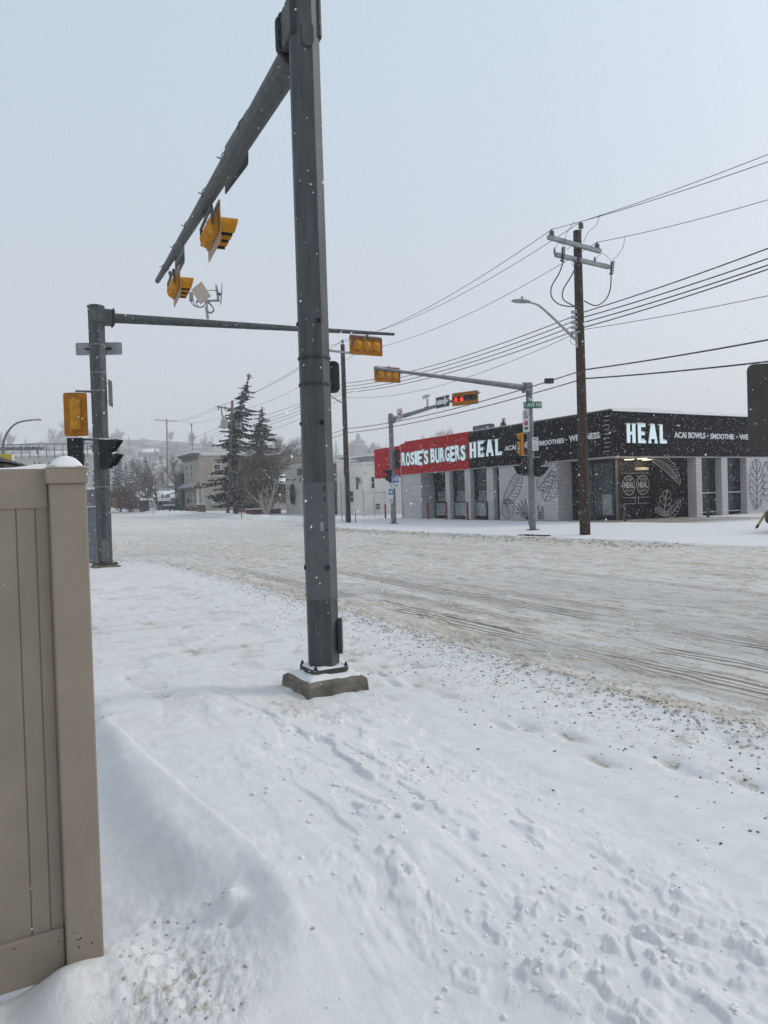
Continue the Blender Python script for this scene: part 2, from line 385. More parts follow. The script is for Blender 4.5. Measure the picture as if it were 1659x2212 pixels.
def ground_mat():
    m = bpy.data.materials.new('snowy_ground'); m.use_nodes = True; nt = m.node_tree; N = nt.nodes; Lk = nt.links
    p = N['Principled BSDF']
    def at(n):
        k = N.new('ShaderNodeAttribute'); k.attribute_name = n; return k.outputs['Fac']
    tc = N.new('ShaderNodeTexCoord')
    mp = N.new('ShaderNodeMapping'); mp.inputs['Rotation'].default_value = (0, 0, -TH); Lk.new(tc.outputs['Object'], mp.inputs[0])
    def noise(sc, det=5, vec=None, scale=None, rough=0.6):
        n = N.new('ShaderNodeTexNoise'); n.inputs['Scale'].default_value = sc; n.inputs['Detail'].default_value = det; n.inputs['Roughness'].default_value = rough
        v = mp.outputs[0]
        if scale:
            q = N.new('ShaderNodeMapping'); q.inputs['Scale'].default_value = scale; Lk.new(v, q.inputs[0]); v = q.outputs[0]
        Lk.new(v, n.inputs['Vector']); return n.outputs[0]
    def mth(op, a, b=None, clamp=False):
        n = N.new('ShaderNodeMath'); n.operation = op; n.use_clamp = clamp
        for i, q in enumerate((a, b)):
            if q is None: continue
            if isinstance(q, (int, float)): n.inputs[i].default_value = q
            else: Lk.new(q, n.inputs[i])
        return n.outputs[0]
    def mix(f, c1, c2):
        n = N.new('ShaderNodeMix'); n.data_type = 'RGBA'; Lk.new(f, n.inputs[0]) if not isinstance(f, float) else None
        for i, c in ((6, c1), (7, c2)):
            if isinstance(c, tuple): n.inputs[i].default_value = (*c, 1)
            else: Lk.new(c, n.inputs[i])
        return n.outputs[2]
    def rng(v, a, b, c=0.0, d=1.0):
        n = N.new('ShaderNodeMapRange'); Lk.new(v, n.inputs[0]); n.inputs[1].default_value = a; n.inputs[2].default_value = b; n.inputs[3].default_value = c; n.inputs[4].default_value = d; n.interpolation_type = 'SMOOTHSTEP'; return n.outputs[0]
    fine = noise(9, 6); streak = noise(1.0, 8, scale=(7, 0.9, 1), rough=0.75); grit = noise(30, 5, rough=0.8); strk2 = noise(1.0, 7, scale=(22, 4.5, 1), rough=0.8)
    dirt_shade = at('dirt_shade'); bare = at('bare'); tread = at('tread'); pv = at('paving')
    # fraction of dirt, plus the shade painted in the drift hollow
    d1 = mth('ADD', mth('MULTIPLY', streak, 1.05), mth('MULTIPLY', strk2, 0.55))
    d1 = rng(mth('ADD', d1, mth('MULTIPLY', grit, 0.45)), 0.80, 1.22)
    df = mth('MULTIPLY', dirt_shade, mth('ADD', mth('MULTIPLY', d1, 1.5), 0.05), True)
    c = mix(rng(fine, 0.3, 0.7), (0.655, 0.638, 0.635), (0.71, 0.693, 0.685))
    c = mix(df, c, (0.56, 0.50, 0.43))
    # sanded slush: short brown flecks and grains ground into the snow
    fl = noise(1.0, 7, scale=(5.5, 1.7, 1), rough=0.88); fl2 = noise(1.0, 5, scale=(42, 16, 1), rough=0.8)
    ff = rng(mth('ADD', mth('MULTIPLY', fl, 0.7), mth('MULTIPLY', fl2, 0.4)), 0.535, 0.625)
    ff = mth('MULTIPLY', ff, rng(dirt_shade, 0.12, 0.55), True)
    c = mix(mth('MULTIPLY', ff, 0.88), c, (0.29, 0.235, 0.18))
    bf = mth('MULTIPLY', bare, rng(mth('ADD', mth('MULTIPLY', strk2, 0.5), mth('MULTIPLY', grit, 0.5)), 0.30, 0.66), True)
    c = mix(mth('MULTIPLY', bf, 0.6), c, (0.27, 0.26, 0.255))
    pf = mth('MULTIPLY', pv, rng(streak, 0.28, 0.5), True)
    c = mix(pf, c, (0.20, 0.17, 0.145))
    # tyre grooves: ribs across the direction of travel
    sx = N.new('ShaderNodeSeparateXYZ'); Lk.new(mp.outputs[0], sx.inputs[0])
    wob = noise(0.9, 2)
    ph = mth('MULTIPLY', mth('ADD', sx.outputs[0], mth('MULTIPLY', wob, 0.06)), 2 * math.pi / 0.11)
    sn = mth('SINE', ph); rib = rng(sn, -0.4, 0.7)
    tf = mth('MULTIPLY', tread, rib, True)
    c = mix(mth('MULTIPLY', tf, 0.8), c, (0.17, 0.14, 0.115))
    Lk.new(c, p.inputs['Base Color'])
    rgh = mth('SUBTRACT', 0.85, mth('MULTIPLY', bf, 0.42)); Lk.new(rgh, p.inputs['Roughness'])
    p.inputs['Specular IOR Level'].default_value = 0.25
    hgt = mth('ADD', mth('MULTIPLY', fine, 0.010), mth('MULTIPLY', grit, 0.004))
    hgt = mth('ADD', hgt, mth('MULTIPLY', mth('MULTIPLY', mth('ADD', strk2, fl2), 0.010), mth('ADD', dirt_shade, 0.12)))
    hgt = mth('SUBTRACT', hgt, mth('MULTIPLY', tf, 0.016))
    bp = N.new('ShaderNodeBump'); bp.inputs['Strength'].default_value = 0.75; bp.inputs['Distance'].default_value = 1.0
    Lk.new(hgt, bp.inputs['Height']); Lk.new(bp.outputs[0], p.inputs['Normal'])
    return m
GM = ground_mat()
def fan():
    rs = np.exp(np.linspace(math.log(1.15), math.log(170), 980)); an = np.linspace(R(-34), R(36), 640)
    r, t = np.meshgrid(rs, an, indexing='ij'); x = r * np.sin(t); y = r * np.cos(t)
    h, dirt_shade, bare, tread, pv, rd = relief(x, y)
    nr, na = x.shape; co = np.stack([x, y, h], -1).reshape(-1, 3)
    idx = np.arange(nr * na).reshape(nr, na)
    q = np.stack([idx[:-1, :-1], idx[:-1, 1:], idx[1:, 1:], idx[1:, :-1]], -1).reshape(-1, 4)
    isr = (rd.reshape(-1)[q].mean(1) > 0.5)
    for nm, sel in (('road', isr), ('snowy_pavement', ~isr)):
        qq = q[sel]; used, inv = np.unique(qq, return_inverse=True); inv = inv.reshape(-1, 4)
        me = bpy.data.meshes.new(nm); me.vertices.add(len(used)); me.vertices.foreach_set('co', co[used].ravel())
        me.loops.add(inv.size); me.loops.foreach_set('vertex_index', inv.ravel().astype(np.int32))
        me.polygons.add(len(inv)); me.polygons.foreach_set('loop_start', np.arange(0, inv.size, 4, dtype=np.int32))
        me.polygons.foreach_set('use_smooth', np.ones(len(inv), bool)); me.update(calc_edges=True)
        for an_, arr in (('dirt_shade', dirt_shade), ('bare', bare), ('tread', tread), ('paving', pv)):
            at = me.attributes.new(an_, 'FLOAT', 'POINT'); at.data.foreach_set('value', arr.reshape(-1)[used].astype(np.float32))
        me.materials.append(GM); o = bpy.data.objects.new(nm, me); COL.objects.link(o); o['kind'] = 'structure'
fan()
def far_ground():
    xs = np.concatenate([np.linspace(-900, -60, 30), np.linspace(-55, 55, 40), np.linspace(60, 900, 30)])
    ys = np.concatenate([np.linspace(-60, 160, 60), np.linspace(170, 1500, 60)])
    X, Y = np.meshgrid(xs, ys, indexing='ij'); a = X * D1.x + Y * D1.y; Z = gz(np.clip(a, -99, 400)) - 0.16 - 0.5 * sst(160, 100, Y) * 0
    m = MB(); n0, n1 = X.shape
    m.v = [tuple(v) for v in np.stack([X, Y, Z], -1).reshape(-1, 3)]
    m.f = [(i * n1 + j, (i + 1) * n1 + j, (i + 1) * n1 + j + 1, i * n1 + j + 1) for i in range(n0 - 1) for j in range(n1 - 1)]
    o = m.build('ground', snow_plain, smooth=True); o['kind'] = 'structure'
far_ground()
# the far hillside
hill_mat = mat('hill_scrub', (0.36, 0.35, 0.35), 0.9, col2=(0.05, 0.048, 0.045), vscale=0.05, lo=0.47, hi=0.60, spec=0.1)
def hill_h(x, y):
    d = y
    up = sst(500, 890, d)
    crest = 64 + 17 * np.exp(-((x + 360) / 150) ** 2) - 22 * sst(-145, 70, x) + 7 * (vnoise(x * 0.0125, d * 0.008, 7) - 0.5)
    return 2.0 + up * crest
def hill():
    xs = np.linspace(-800, 640, 90); ys = np.linspace(495, 1130, 44)
    X, Y = np.meshgrid(xs, ys, indexing='ij'); Z = hill_h(X, Y); Z = np.where(Y <= 496, -1.0, Z)
    m = MB(); n0, n1 = X.shape
    m.v = [tuple(v) for v in np.stack([X, Y, Z], -1).reshape(-1, 3)]
    m.f = [(i * n1 + j, (i + 1) * n1 + j, (i + 1) * n1 + j + 1, i * n1 + j + 1) for i in range(n0 - 1) for j in range(n1 - 1)]
    o = m.build('hill', hill_mat, smooth=True); o['kind'] = 'structure'
hill()
# loose clods and grit thrown up beside the road; crumbs on the near snow
def clods(name, n, sampler, mat_, s0, s1, seed, label, cat):
    rnd = random.Random(seed); m = MB()
    g = 0.618; base = [Vector(v).normalized() for v in ((-g, 1, 0), (g, 1, 0), (-g, -1, 0), (g, -1, 0), (0, -g, 1), (0, g, 1), (0, -g, -1), (0, g, -1), (1, 0, -g), (1, 0, g), (-1, 0, -g), (-1, 0, g))]
    fs = [(0, 11, 5), (0, 5, 1), (0, 1, 7), (0, 7, 10), (0, 10, 11), (1, 5, 9), (5, 11, 4), (11, 10, 2), (10, 7, 6), (7, 1, 8), (3, 9, 4), (3, 4, 2), (3, 2, 6), (3, 6, 8), (3, 8, 9), (4, 9, 5), (2, 4, 11), (6, 2, 10), (8, 6, 7), (9, 8, 1)]
    pts = [sampler(rnd) for _ in range(n)]
    hs = relief(np.array([p[0] for p in pts]), np.array([p[1] for p in pts]))[0]
    for p, h in zip(pts, hs):
        s = s0 + (s1 - s0) * rnd.random() ** 3; rz = rnd.random() * 6.28; c, sn = math.cos(rz), math.sin(rz)
        vs = []
        for (u, v, w) in base:
            k = 0.55 + 0.75 * rnd.random(); u *= k * 1.25; v *= k * .85; w *= k * .7
            vs.append((p[0] + s * (u * c - v * sn), p[1] + s * (u * sn + v * c), h + s * (w + 0.15)))
        m.add(vs, fs)
    return tag(m.build(name, mat_, smooth=True), label, cat, kind='stuff')
dirty = mat('dirty_slush', (0.60, 0.57, 0.545), 0.9, col2=(0.30, 0.26, 0.225), vscale=9, spec=0.1)
def s_wind(r):
    a = 0.8 + 22 * r.random() ** 1.3; b = float(b_near(np.array(a))) + r.gauss(0.0, 0.24); p = ab(a, b); return p.x, p.y
def s_grit(r):
    a = 0.2 + 13 * r.random() ** 1.2; b = float(b_near(np.array(a))) - abs(r.gauss(0, 0.62)); p = ab(a, b); return p.x, p.y
def s_farw(r):
    a = 14 + 34 * r.random(); b = float(b_far(np.array(a))) - abs(r.gauss(0, 0.8)); p = ab(a, b); return p.x, p.y
def s_band(r):
    i = r.randrange(1, len(BAND) - 1); t = r.random(); x = BAND[i][0] * (1 - t) + BAND[i + 1][0] * t; y = BAND[i][1] * (1 - t) + BAND[i + 1][1] * t
    return x + r.gauss(0, 0.34), y + r.gauss(0, 0.4)
def s_patch(r):
    c = PATCH if r.random() < 0.6 else gp(370, 2020); return c.x + r.gauss(0, 0.11), c.y + r.gauss(0, 0.12)
clods('slush_clods', 6500, s_wind, dirty, 0.003, 0.017, 11, 'dirty slush clods heaped along the near edge of the road', 'slush')
clods('road_grit', 2600, s_grit, mat('grit', (0.12, 0.105, 0.09), 0.9), 0.003, 0.011, 12, 'dark grit sprayed over the snow beside the road', 'grit')
clods('kerb_slush', 2600, s_farw, dirty, 0.012, 0.055, 13, 'brown slush lumps along the far kerb', 'slush')
clods('snow_crumbs', 700, s_band, snow_plain, 0.003, 0.014, 14, 'white crumbs of broken crust on the near walkway', 'snow')
clods('trodden_crumbs', 170, s_patch, mat('grey_crumb', (0.6, 0.59, 0.59), 0.9, col2=(0.25, 0.23, 0.22), vscale=20), 0.002, 0.008, 15, 'grey grit and crumbs on the trodden corner by the fence', 'grit')
# ---------------------------------------------------------------- fence in the left foreground
vinyl = mat('tan_vinyl', (0.265, 0.215, 0.165), 0.5, 0, var=0.09, vscale=3.5, bump=0.06, bscale=90, spec=0.45)
vinyl_dirt = mat('mud_spot', (0.05, 0.042, 0.035), 0.8)
def fence():
    a0 = POST_A
    bl, zb = ona(141, 2040, a0); br, _ = ona(187.6, 1060, a0); bl, _ = ona(106, 1060, a0)
    zt = ona(145, 1040, a0)[1]; w = br - bl; zcap = ona(145, 1010, a0)[1]
    o = thing('vinyl_fence', 'tan vinyl fence panel and square capped post in the left foreground', 'fence', ab(a0, bl, 0))
    top = zcap
    MB().box(0, w, 0, w, -0.12, top - 0.05).build('post', vinyl, o, bevel=0.006)
    c = MB().box(-0.009, w + 0.004, -0.009, w + 0.009, top - 0.052, top - 0.002)
    c.add([(-0.009, -0.009, top - .002), (w + .004, -0.009, top - .002), (w + .004, w + .009, top - .002), (-0.009, w + .009, top - .002), (w / 2, w / 2, top + 0.03)], [(0, 1, 4), (1, 2, 4), (2, 3, 4), (3, 0, 4)])
    cap = c.build('post_cap', vinyl, o, bevel=0.004)
    # dome of snow on the cap
    m = MB(); n = 24; k = 10; vs = []; fs = []
    for i in range(k + 1):
        t = i / k
        for j in range(n):
            an = 2 * math.pi * j / n; q = (abs(math.cos(an)) ** 4 + abs(math.sin(an)) ** 4) ** -0.25
            r = (w / 2 + 0.0005) * t
            z = 0.044 * (1 - t ** 2.2) ** 0.9
            vs.append((w / 2 + q * r * math.cos(an) + 0.004 * (1 - t), w / 2 + q * r * math.sin(an), top - 0.002 + z + 0.003 * math.sin(3 * an) * t * (1 - t)))
    fs = [(i * n + j, i * n + (j + 1) % n, (i + 1) * n + (j + 1) % n, (i + 1) * n + j) for i in range(k) for j in range(n)]
    m.add(vs, fs).build('snow_cap', snow, cap, smooth=True)
    # panel between posts
    L = 1.9; y0, y1 = w * 0.28, w * 0.28 + 0.042
    zr = ona(50, 1008, a0 + 0.03)[1]; zg = ona(50, 1099, a0 + 0.03)[1]; zl = ona(60, 2026, a0 + 0.03)[1]
    MB().box(-L, -0.001, y0, y1, zg, zr - 0.008).build('top_rail', vinyl, o, bevel=0.005)
    # boards with grooves: each board is slightly proud of its neighbour's groove
    pan = MB(); ex = [0.0]
    gx = [ona(x, 1300, a0 + 0.03)[0] - bl for x in (84, 42)]
    edges = [-0.0015, gx[0], gx[1]]
    wd = (gx[0] - gx[1])
    while edges[-1] > -L: edges.append(edges[-1] - 0.148)
    for i in range(len(edges) - 1):
        x1, x0 = edges[i], edges[i + 1]
        pan.box(x0 + 0.0016, x1 - 0.0016, y0 + 0.009, y1 - 0.009, zl - 0.004, zg + 0.004)
    pan.box(-L, -0.002, y0 + 0.014, y1 - 0.014, zl, zg)
    pan.build('board_panel', vinyl, o, bevel=0.0022)
    MB().box(-L, -0.0015, y0 - 0.004, y1 + 0.004, zl - 0.16, zl).build('bottom_rail', vinyl, o, bevel=0.006)
    # strip of snow lying on the top rail
    m = MB(); n = 60; vs = []
    for i in range(n + 1):
        x = -L + L * i / n; hh = 0.009 + 0.004 * math.sin(x * 9) + 0.010 * math.exp(-((x + 0.02) / 0.05) ** 2)
        for (yy, zz) in ((y0 + 0.001, 0), (y0 + 0.004, hh * 0.8), ((y0 + y1) / 2, hh), (y1 - 0.004, hh * 0.8), (y1 - 0.001, 0)): vs.append((x, yy, zr - 0.008 + zz))
    m.add(vs, [(i * 5 + j, (i + 1) * 5 + j, (i + 1) * 5 + j + 1, i * 5 + j + 1) for i in range(n) for j in range(4)]).build('rail_snow', snow, o, smooth=True)
    sp = MB(); rnd = random.Random(4)
    for i in range(26):
        x = -0.32 * rnd.random(); z = zl - 0.01 - 0.13 * rnd.random(); s = 0.001 + 0.0028 * rnd.random() ** 2
        sp.lathe([(s, 0), (s * 0.8, 0.0012)], frame((x, y0 - 0.004, z), (1, 0, 0.3), (-0.3, 0, 1.6)), 7)
    for i in range(9):
        s = 0.0012 + 0.003 * rnd.random(); sp.lathe([(s, 0), (s * .7, .001)], frame((w * (0.15 + 0.55 * rnd.random()), 0, 0.1 + 0.14 * rnd.random()), (1, 0, 0.5), (-0.5, 0, 1)), 6)
    sp.build('mud_specks', vinyl_dirt, o)['kind'] = 'stuff'
fence()

# ---------------------------------------------------------------- traffic signal poles
def octa(r0, r1, z0, z1, n=12, ph=0.13):
    vs = [(r * math.cos(2 * math.pi * j / n + ph), r * math.sin(2 * math.pi * j / n + ph), z) for (r, z) in ((r0, z0), (r1, z1)) for j in range(n)]
    fs = [(j, (j + 1) % n, n + (j + 1) % n, n + j) for j in range(n)] + [tuple(range(n - 1, -1, -1)), tuple(range(n, 2 * n))]
    return vs, fs
def oblong(m, w, h, M, d):
    pts = []
    for i in range(9): an = math.pi * i / 8; pts.append((w / 2 * math.cos(an), h / 2 - w / 2 + w / 2 * math.sin(an)))
    for i in range(9): an = math.pi + math.pi * i / 8; pts.append((w / 2 * math.cos(an), -h / 2 + w / 2 + w / 2 * math.sin(an)))
    return m.prism(pts, M, d)
def bolt(m, p, r=0.016, h=0.03):
    m.lathe([(r * 1.5, 0), (r * 1.5, 0.006), (r, 0.006), (r, h), (r * 0.55, h), (r * 0.55, h + 0.016)], Matrix.Translation(p), 6)
def signal_pole(label, P, z0, ztop, r0, r1, armdir, arm_end, arm_z0, arm_r0, arm_r1, mats=(None, None), near=False, footing=True, facets=12, group=None):
    """P: foot on the ground; armdir/arm_end: arm tip as a world point"""
    pm, am = mats
    o = thing('traffic_signal_pole', label, 'signal pole', Vector((P.x, P.y, z0)), group=group)
    W2L = Matrix.Rotation(-TH, 4, 'Z') @ Matrix.Translation(-Vector((P.x, P.y, z0)))
    foot_h = 0.14 if near else (0.08 if footing else 0.02)
    pl = foot_h
    vs, fs = octa(r0, r1, pl + 0.03, ztop - z0, facets); sh = MB().add(vs, fs).build('pole', pm, o)
    fw = 0.285 if near else (0.36 if footing else 0.2)
    if footing:
        f = MB(); c = 0.78 if near else .8; zz = foot_h
        f.add([(-fw, -fw, -0.1), (fw, -fw, -0.1), (fw, fw, -0.1), (-fw, fw, -0.1), (-fw * .93, -fw * .93, zz - 0.035), (fw * .93, -fw * .93, zz - 0.03), (fw * .93, fw * .93, zz - 0.03), (-fw * .93, fw * .93, zz - 0.03), (-fw * c, -fw * c, zz - .004), (fw * c, -fw * c, zz - .004), (fw * c, fw * c, zz - .004), (-fw * c, fw * c, zz - .004)],
              [(0, 1, 5, 4), (1, 2, 6, 5), (2, 3, 7, 6), (3, 0, 4, 7), (4, 5, 9, 8), (5, 6, 10, 9), (6, 7, 11, 10), (7, 4, 8, 11), (8, 9, 10, 11)])
        ft = f.build('concrete_footing', mat('concrete', (0.20, 0.175, 0.145), 0.9, col2=(0.09, 0.078, 0.065), vscale=7, bump=0.5, bscale=30), o, bevel=0.01)
        # snow settled on the footing
        s = MB(); n = 22; vs = []; rnd = random.Random(3)
        for i in range(n + 1):
            for j in range(n + 1):
                u = -1 + 2 * i / n; v = -1 + 2 * j / n; e = max(abs(u), abs(v)); ff = fw * (c + (0.07 if near else 0.05))
                hh = (0.034 if near else 0.03) * (1 - e ** 6) * (0.6 + 0.6 * float(vnoise(u * 3 + 5, v * 3, 3))) + (0.02 * max(0, 1 - ((u * u + v * v) ** 0.5 * 2.0)))
                vs.append((u * ff * (1 - 0.03 * float(vnoise(v * 4, u * 2, 8))), v * ff * (1 - 0.05 * float(vnoise(u * 5, 2, 8))), zz - 0.004 + hh - (0.02 if e > 0.97 else 0)))
        s.add(vs, [(i * (n + 1) + j, (i + 1) * (n + 1) + j, (i + 1) * (n + 1) + j + 1, i * (n + 1) + j + 1) for i in range(n) for j in range(n)]).build('footing_snow', snow, ft, smooth=True)
    pw = r0 * (1.22 if near else 1.5)
    bp = MB().prism([(-pw, -pw * .8), (-pw * .8, -pw), (pw * .8, -pw), (pw, -pw * .8), (pw, pw * .8), (pw * .8, pw), (-pw * .8, pw), (-pw, pw * .8)], Matrix.Translation((0, 0, pl + (0.02 if near else 0))), 0.04).build('base_plate', mat('rusty_plate', (0.09, 0.08, 0.068), 0.8, 0.2, col2=(0.04, 0.035, 0.03), vscale=12), o)
    for sx in (-1, 1):
        for sy in (-1, 1):
            b = MB(); bolt(b, (sx * pw * .84, sy * pw * .84, pl + (0.06 if near else 0.03)), 0.015, 0.022); b.tube([(sx * pw * .84, sy * pw * .84, pl - .01), (sx * pw * .84, sy * pw * .84, pl + .04)], 0.012, 6); b.build('anchor_bolt', blacksteel, bp)
    if near:
        s = MB(); n = 16; vs = []
        for i in range(n + 1):
            for j in range(n + 1):
                u = -1 + 2 * i / n; v = -1 + 2 * j / n; e = max(abs(u), abs(v))
                vs.append((u * pw * 0.96, v * pw * 0.96, pl + 0.06 + 0.022 * (1 - e ** 5) * (0.5 + 0.8 * float(vnoise(u * 3, v * 3 + 4, 13))) - (0.004 if e > .98 else 0)))
        s.add(vs, [(i * (n + 1) + j, (i + 1) * (n + 1) + j, (i + 1) * (n + 1) + j + 1, i * (n + 1) + j + 1) for i in range(n) for j in range(n)]).build('plate_snow', snow, bp, smooth=True)
    MB().lathe([(r1 + 0.012, 0), (r1 + 0.012, 0.03), (r1 * 0.8, 0.05)], Matrix.Translation((0, 0, ztop - z0)), facets).build('pole_cap', blacksteel if near else pm, o)
    if arm_end is not None:
        e = W2L @ Vector(arm_end); s = Vector((0, 0, arm_z0 - z0)); d = (e - s); dn = d.normalized()
        hd = Vector((dn.x, dn.y, 0)).normalized()
        # flanged connection box
        fl = MB(); M = frame(s + hd * (r1 * 0.9), hd.cross(Vector((0, 0, 1))), (0, 0, 1))
        fl.cbox(s + hd * (r1 + 0.05), (0.05, 0.05, 0.05))
        Mb = Matrix((hd, Vector((0, 0, 1)).cross(hd), Vector((0, 0, 1)))).transposed()
        up_ = Vector((0, 0, arm_r0 * (1.1 if near else 0.0)))
        fl = MB().cbox(s + up_ + hd * (r1 * 0.55), (r1 * 2.4, r1 * 2.12, arm_r0 * 2.7), Mb)
        fl.prism([(x * r1 * 1.32, y * arm_r0 * 1.75) for x, y in ((-1, -.6), (-.6, -1), (.6, -1), (1, -.6), (1, .6), (.6, 1), (-.6, 1), (-1, .6))], frame(s + up_ + hd * (r1 * 1.84), Vector((0, 0, 1)).cross(hd), (0, 0, 1)), 0.05 if near else 0.035)
        fo = fl.build('arm_flange', blacksteel if near else am, o, bevel=0.02 if near else 0.008)
        for zz in (-.8, -.27, .27, .8):
            for sd in (-1, 1):
                if not near and zz not in (-.8, .8): continue
                bb = MB()
                q = s + up_ + hd * (r1 * 1.84 - 0.02) + Vector((0, 0, 1)).cross(hd) * (sd * r1 * 1.02) + Vector((0, 0, zz * arm_r0 * 1.4))
                bb.lathe([(0.022, 0), (0.022, 0.02), (0.013, 0.02), (0.013, 0.035)], frame(q, Vector((0, 0, 1)).cross(hd) * -1, (0, 0, 1)), 6); bb.build('bolt', blacksteel, fo)
        arm = MB().tube([s + hd * (r1 * 1.9), e], [arm_r0, arm_r1], 12, ph=0.2).build('mast_arm', am, o)
        # thin line of snow along the top of the arm
        up = dn.cross(Vector((0, 0, 1)).cross(dn)); up = Vector((0, 0, 1)) - dn * dn.z; up.normalize()
        sn = MB(); vs = []; n = 40; side = dn.cross(up).normalized()
        for i in range(n + 1):
            t = 0.04 + 0.94 * i / n; c = s.lerp(e, t); rr = arm_r0 + (arm_r1 - arm_r0) * t
            for (q, hh) in ((-0.6, 0.80), (-0.3, 1.05 + 0.1 * math.sin(i)), (0.3, 1.06), (0.6, 0.80)): vs.append(c + side * rr * q + up * rr * hh)
        sn.add(vs, [(i * 4 + j, (i + 1) * 4 + j, (i + 1) * 4 + j + 1, i * 4 + j + 1) for i in range(n) for j in range(3)]).build('arm_snow', snow_plain, arm)
    return o, W2L
def band(o, z, r, m=None):
    MB().lathe([(r - 0.002, z - 0.008), (r + 0.003, z - 0.008), (r + 0.003, z + 0.008), (r - 0.002, z + 0.008)], None, 12).build('steel_band', m or galv_light, o)
def hole(m, o, ang, z, r, hr=0.02):
    an = ang; c = Vector((math.cos(an) * (r - 0.004), math.sin(an) * (r - 0.004), z))
    m.lathe([(hr, 0), (hr, 0.008), (hr * .7, 0.009)], frame(c, (-math.sin(an), math.cos(an), 0), (0, 0, 1)), 12)

PN = gp(700, 1478, 0.0)                                    # near pole foot centre (hidden by its footing)
PN = aty(700, 1441, 6.08); PN.z = 0
bN = B_(PN)
TIP = aty(340, 607, 16.6)                                  # tip of the near arm
ADIR = Vector((TIP.x - PN.x, TIP.y - PN.y, 0)).normalized(); AN = Vector((ADIR.y, -ADIR.x, 0))
AF = math.atan2(ADIR.y, ADIR.x)                            # heading of the near arm
zA = zup(PN, 80)
def onarm(x, y, off=0.0): return online(x, y, PN + AN * off, TIP + AN * off)
near_pole, WN = signal_pole('thick weathered steel signal pole rising out of the picture from a square concrete footing', PN, hground(PN.x, PN.y) - 0.02, zup(PN, -2), 0.132, 0.127, None, TIP, zA, 0.122, 0.055, (galv, galv), near=True, facets=8)
zN = near_pole.location.z
def ang_to_cam(P, off):
    d = (C0 - P); return math.atan2(d.y, d.x) - TH + off
for (y, off, hr) in ((700, 0.35, 0.019), (703, -1.25, 0.019), (916, 0.35, 0.019), (916, -1.25, 0.015)): hm = MB(); hole(hm, near_pole, ang_to_cam(PN, off), zup(PN, y) - zN, 0.134, hr); hm.build('bolt_hole', mat('hole_black', (0.003, 0.003, 0.003), 0.9), near_pole)
for (y, off) in ((1224, 0.42), (1224, -1.3)):
    c = zup(PN, y) - zN; an = ang_to_cam(PN, off); MB().lathe([(0.021, 0), (0.021, 0.007), (0.013, 0.007), (0.012, 0.001)], frame((math.cos(an) * .132, math.sin(an) * .132, c), (-math.sin(an), math.cos(an), 0), (0, 0, 1)), 14).build('grommet', blacksteel, near_pole)
an = ang_to_cam(PN, 1.45); z = zup(PN, 1374) - zN
q = oblong(MB(), 0.13, 0.30, frame((math.cos(an) * .125, math.sin(an) * .125, z), (-math.sin(an), math.cos(an), 0), (0, 0, 1)), 0.035).build('handhole_cover', blacksteel, near_pole, bevel=0.006)
an = ang_to_cam(PN, 0.25); z = zup(PN, 93) - zN
oblong(MB(), 0.10, 0.20, frame((math.cos(an) * .124, math.sin(an) * .124, z), (-math.sin(an), math.cos(an), 0), (0, 0, 1)), 0.014).build('arm_handhole_cover', galv, near_pole, bevel=0.004)
for y in (775, 832): band(near_pole, zup(PN, y) - zN, 0.134, blacksteel)
# smooth coated sleeve on the lower shaft, a torn sticker and a weld seam
z0_, z1_ = zup(PN, 1292) - zN, zup(PN, 1043) - zN
vs, fs = octa(.1345, .1335, z0_, z1_, 8); MB().add(vs, fs).build('coated_sleeve', mat('sleeve_grey', (.105, .112, .116), .6, .1, col2=(.075, .083, .086), vscale=4, bump=.1, bscale=70), near_pole)
def facet_patch(name, x0, y0, x1, y1, m, r=.1352):
    # small piece stuck on the facet that faces the camera
    ph = .13; k = round((ang_to_cam(PN, 0.12) - ph - math.pi / 8) / (math.pi / 4)); t0 = ph + k * math.pi / 4; t1 = t0 + math.pi / 4
    A = Vector((math.cos(t0), math.sin(t0), 0)) * r; B = Vector((math.cos(t1), math.sin(t1), 0)) * r; n = ((A + B) / 2).normalized() * .001
    P_ = lambda u, y: A.lerp(B, u) + n + Vector((0, 0, zup(PN, y) - zN))
    MB().add([P_(x0, y1), P_(x1, y1), P_(x1, y0), P_(x0, y0)], [(0, 1, 2, 3)]).build(name, m, near_pole)
facet_patch('sticker', .36, 1127, .62, 1146, mat('sticker_grey', (.26, .27, .27), .6, var=.15, vscale=20))
facet_patch('sticker_scrap', .78, 1140, .95, 1185, mat('scrap_dark', (.03, .032, .034), .8, col2=(.12, .125, .13), vscale=26, lo=.45, hi=.5))
facet_patch('sticker_scrap', .70, 1050, .84, 1092, MATS['scrap_dark'])
facet_patch('sticker_scrap', .20, 738, .27, 745, MATS['sticker_grey'])
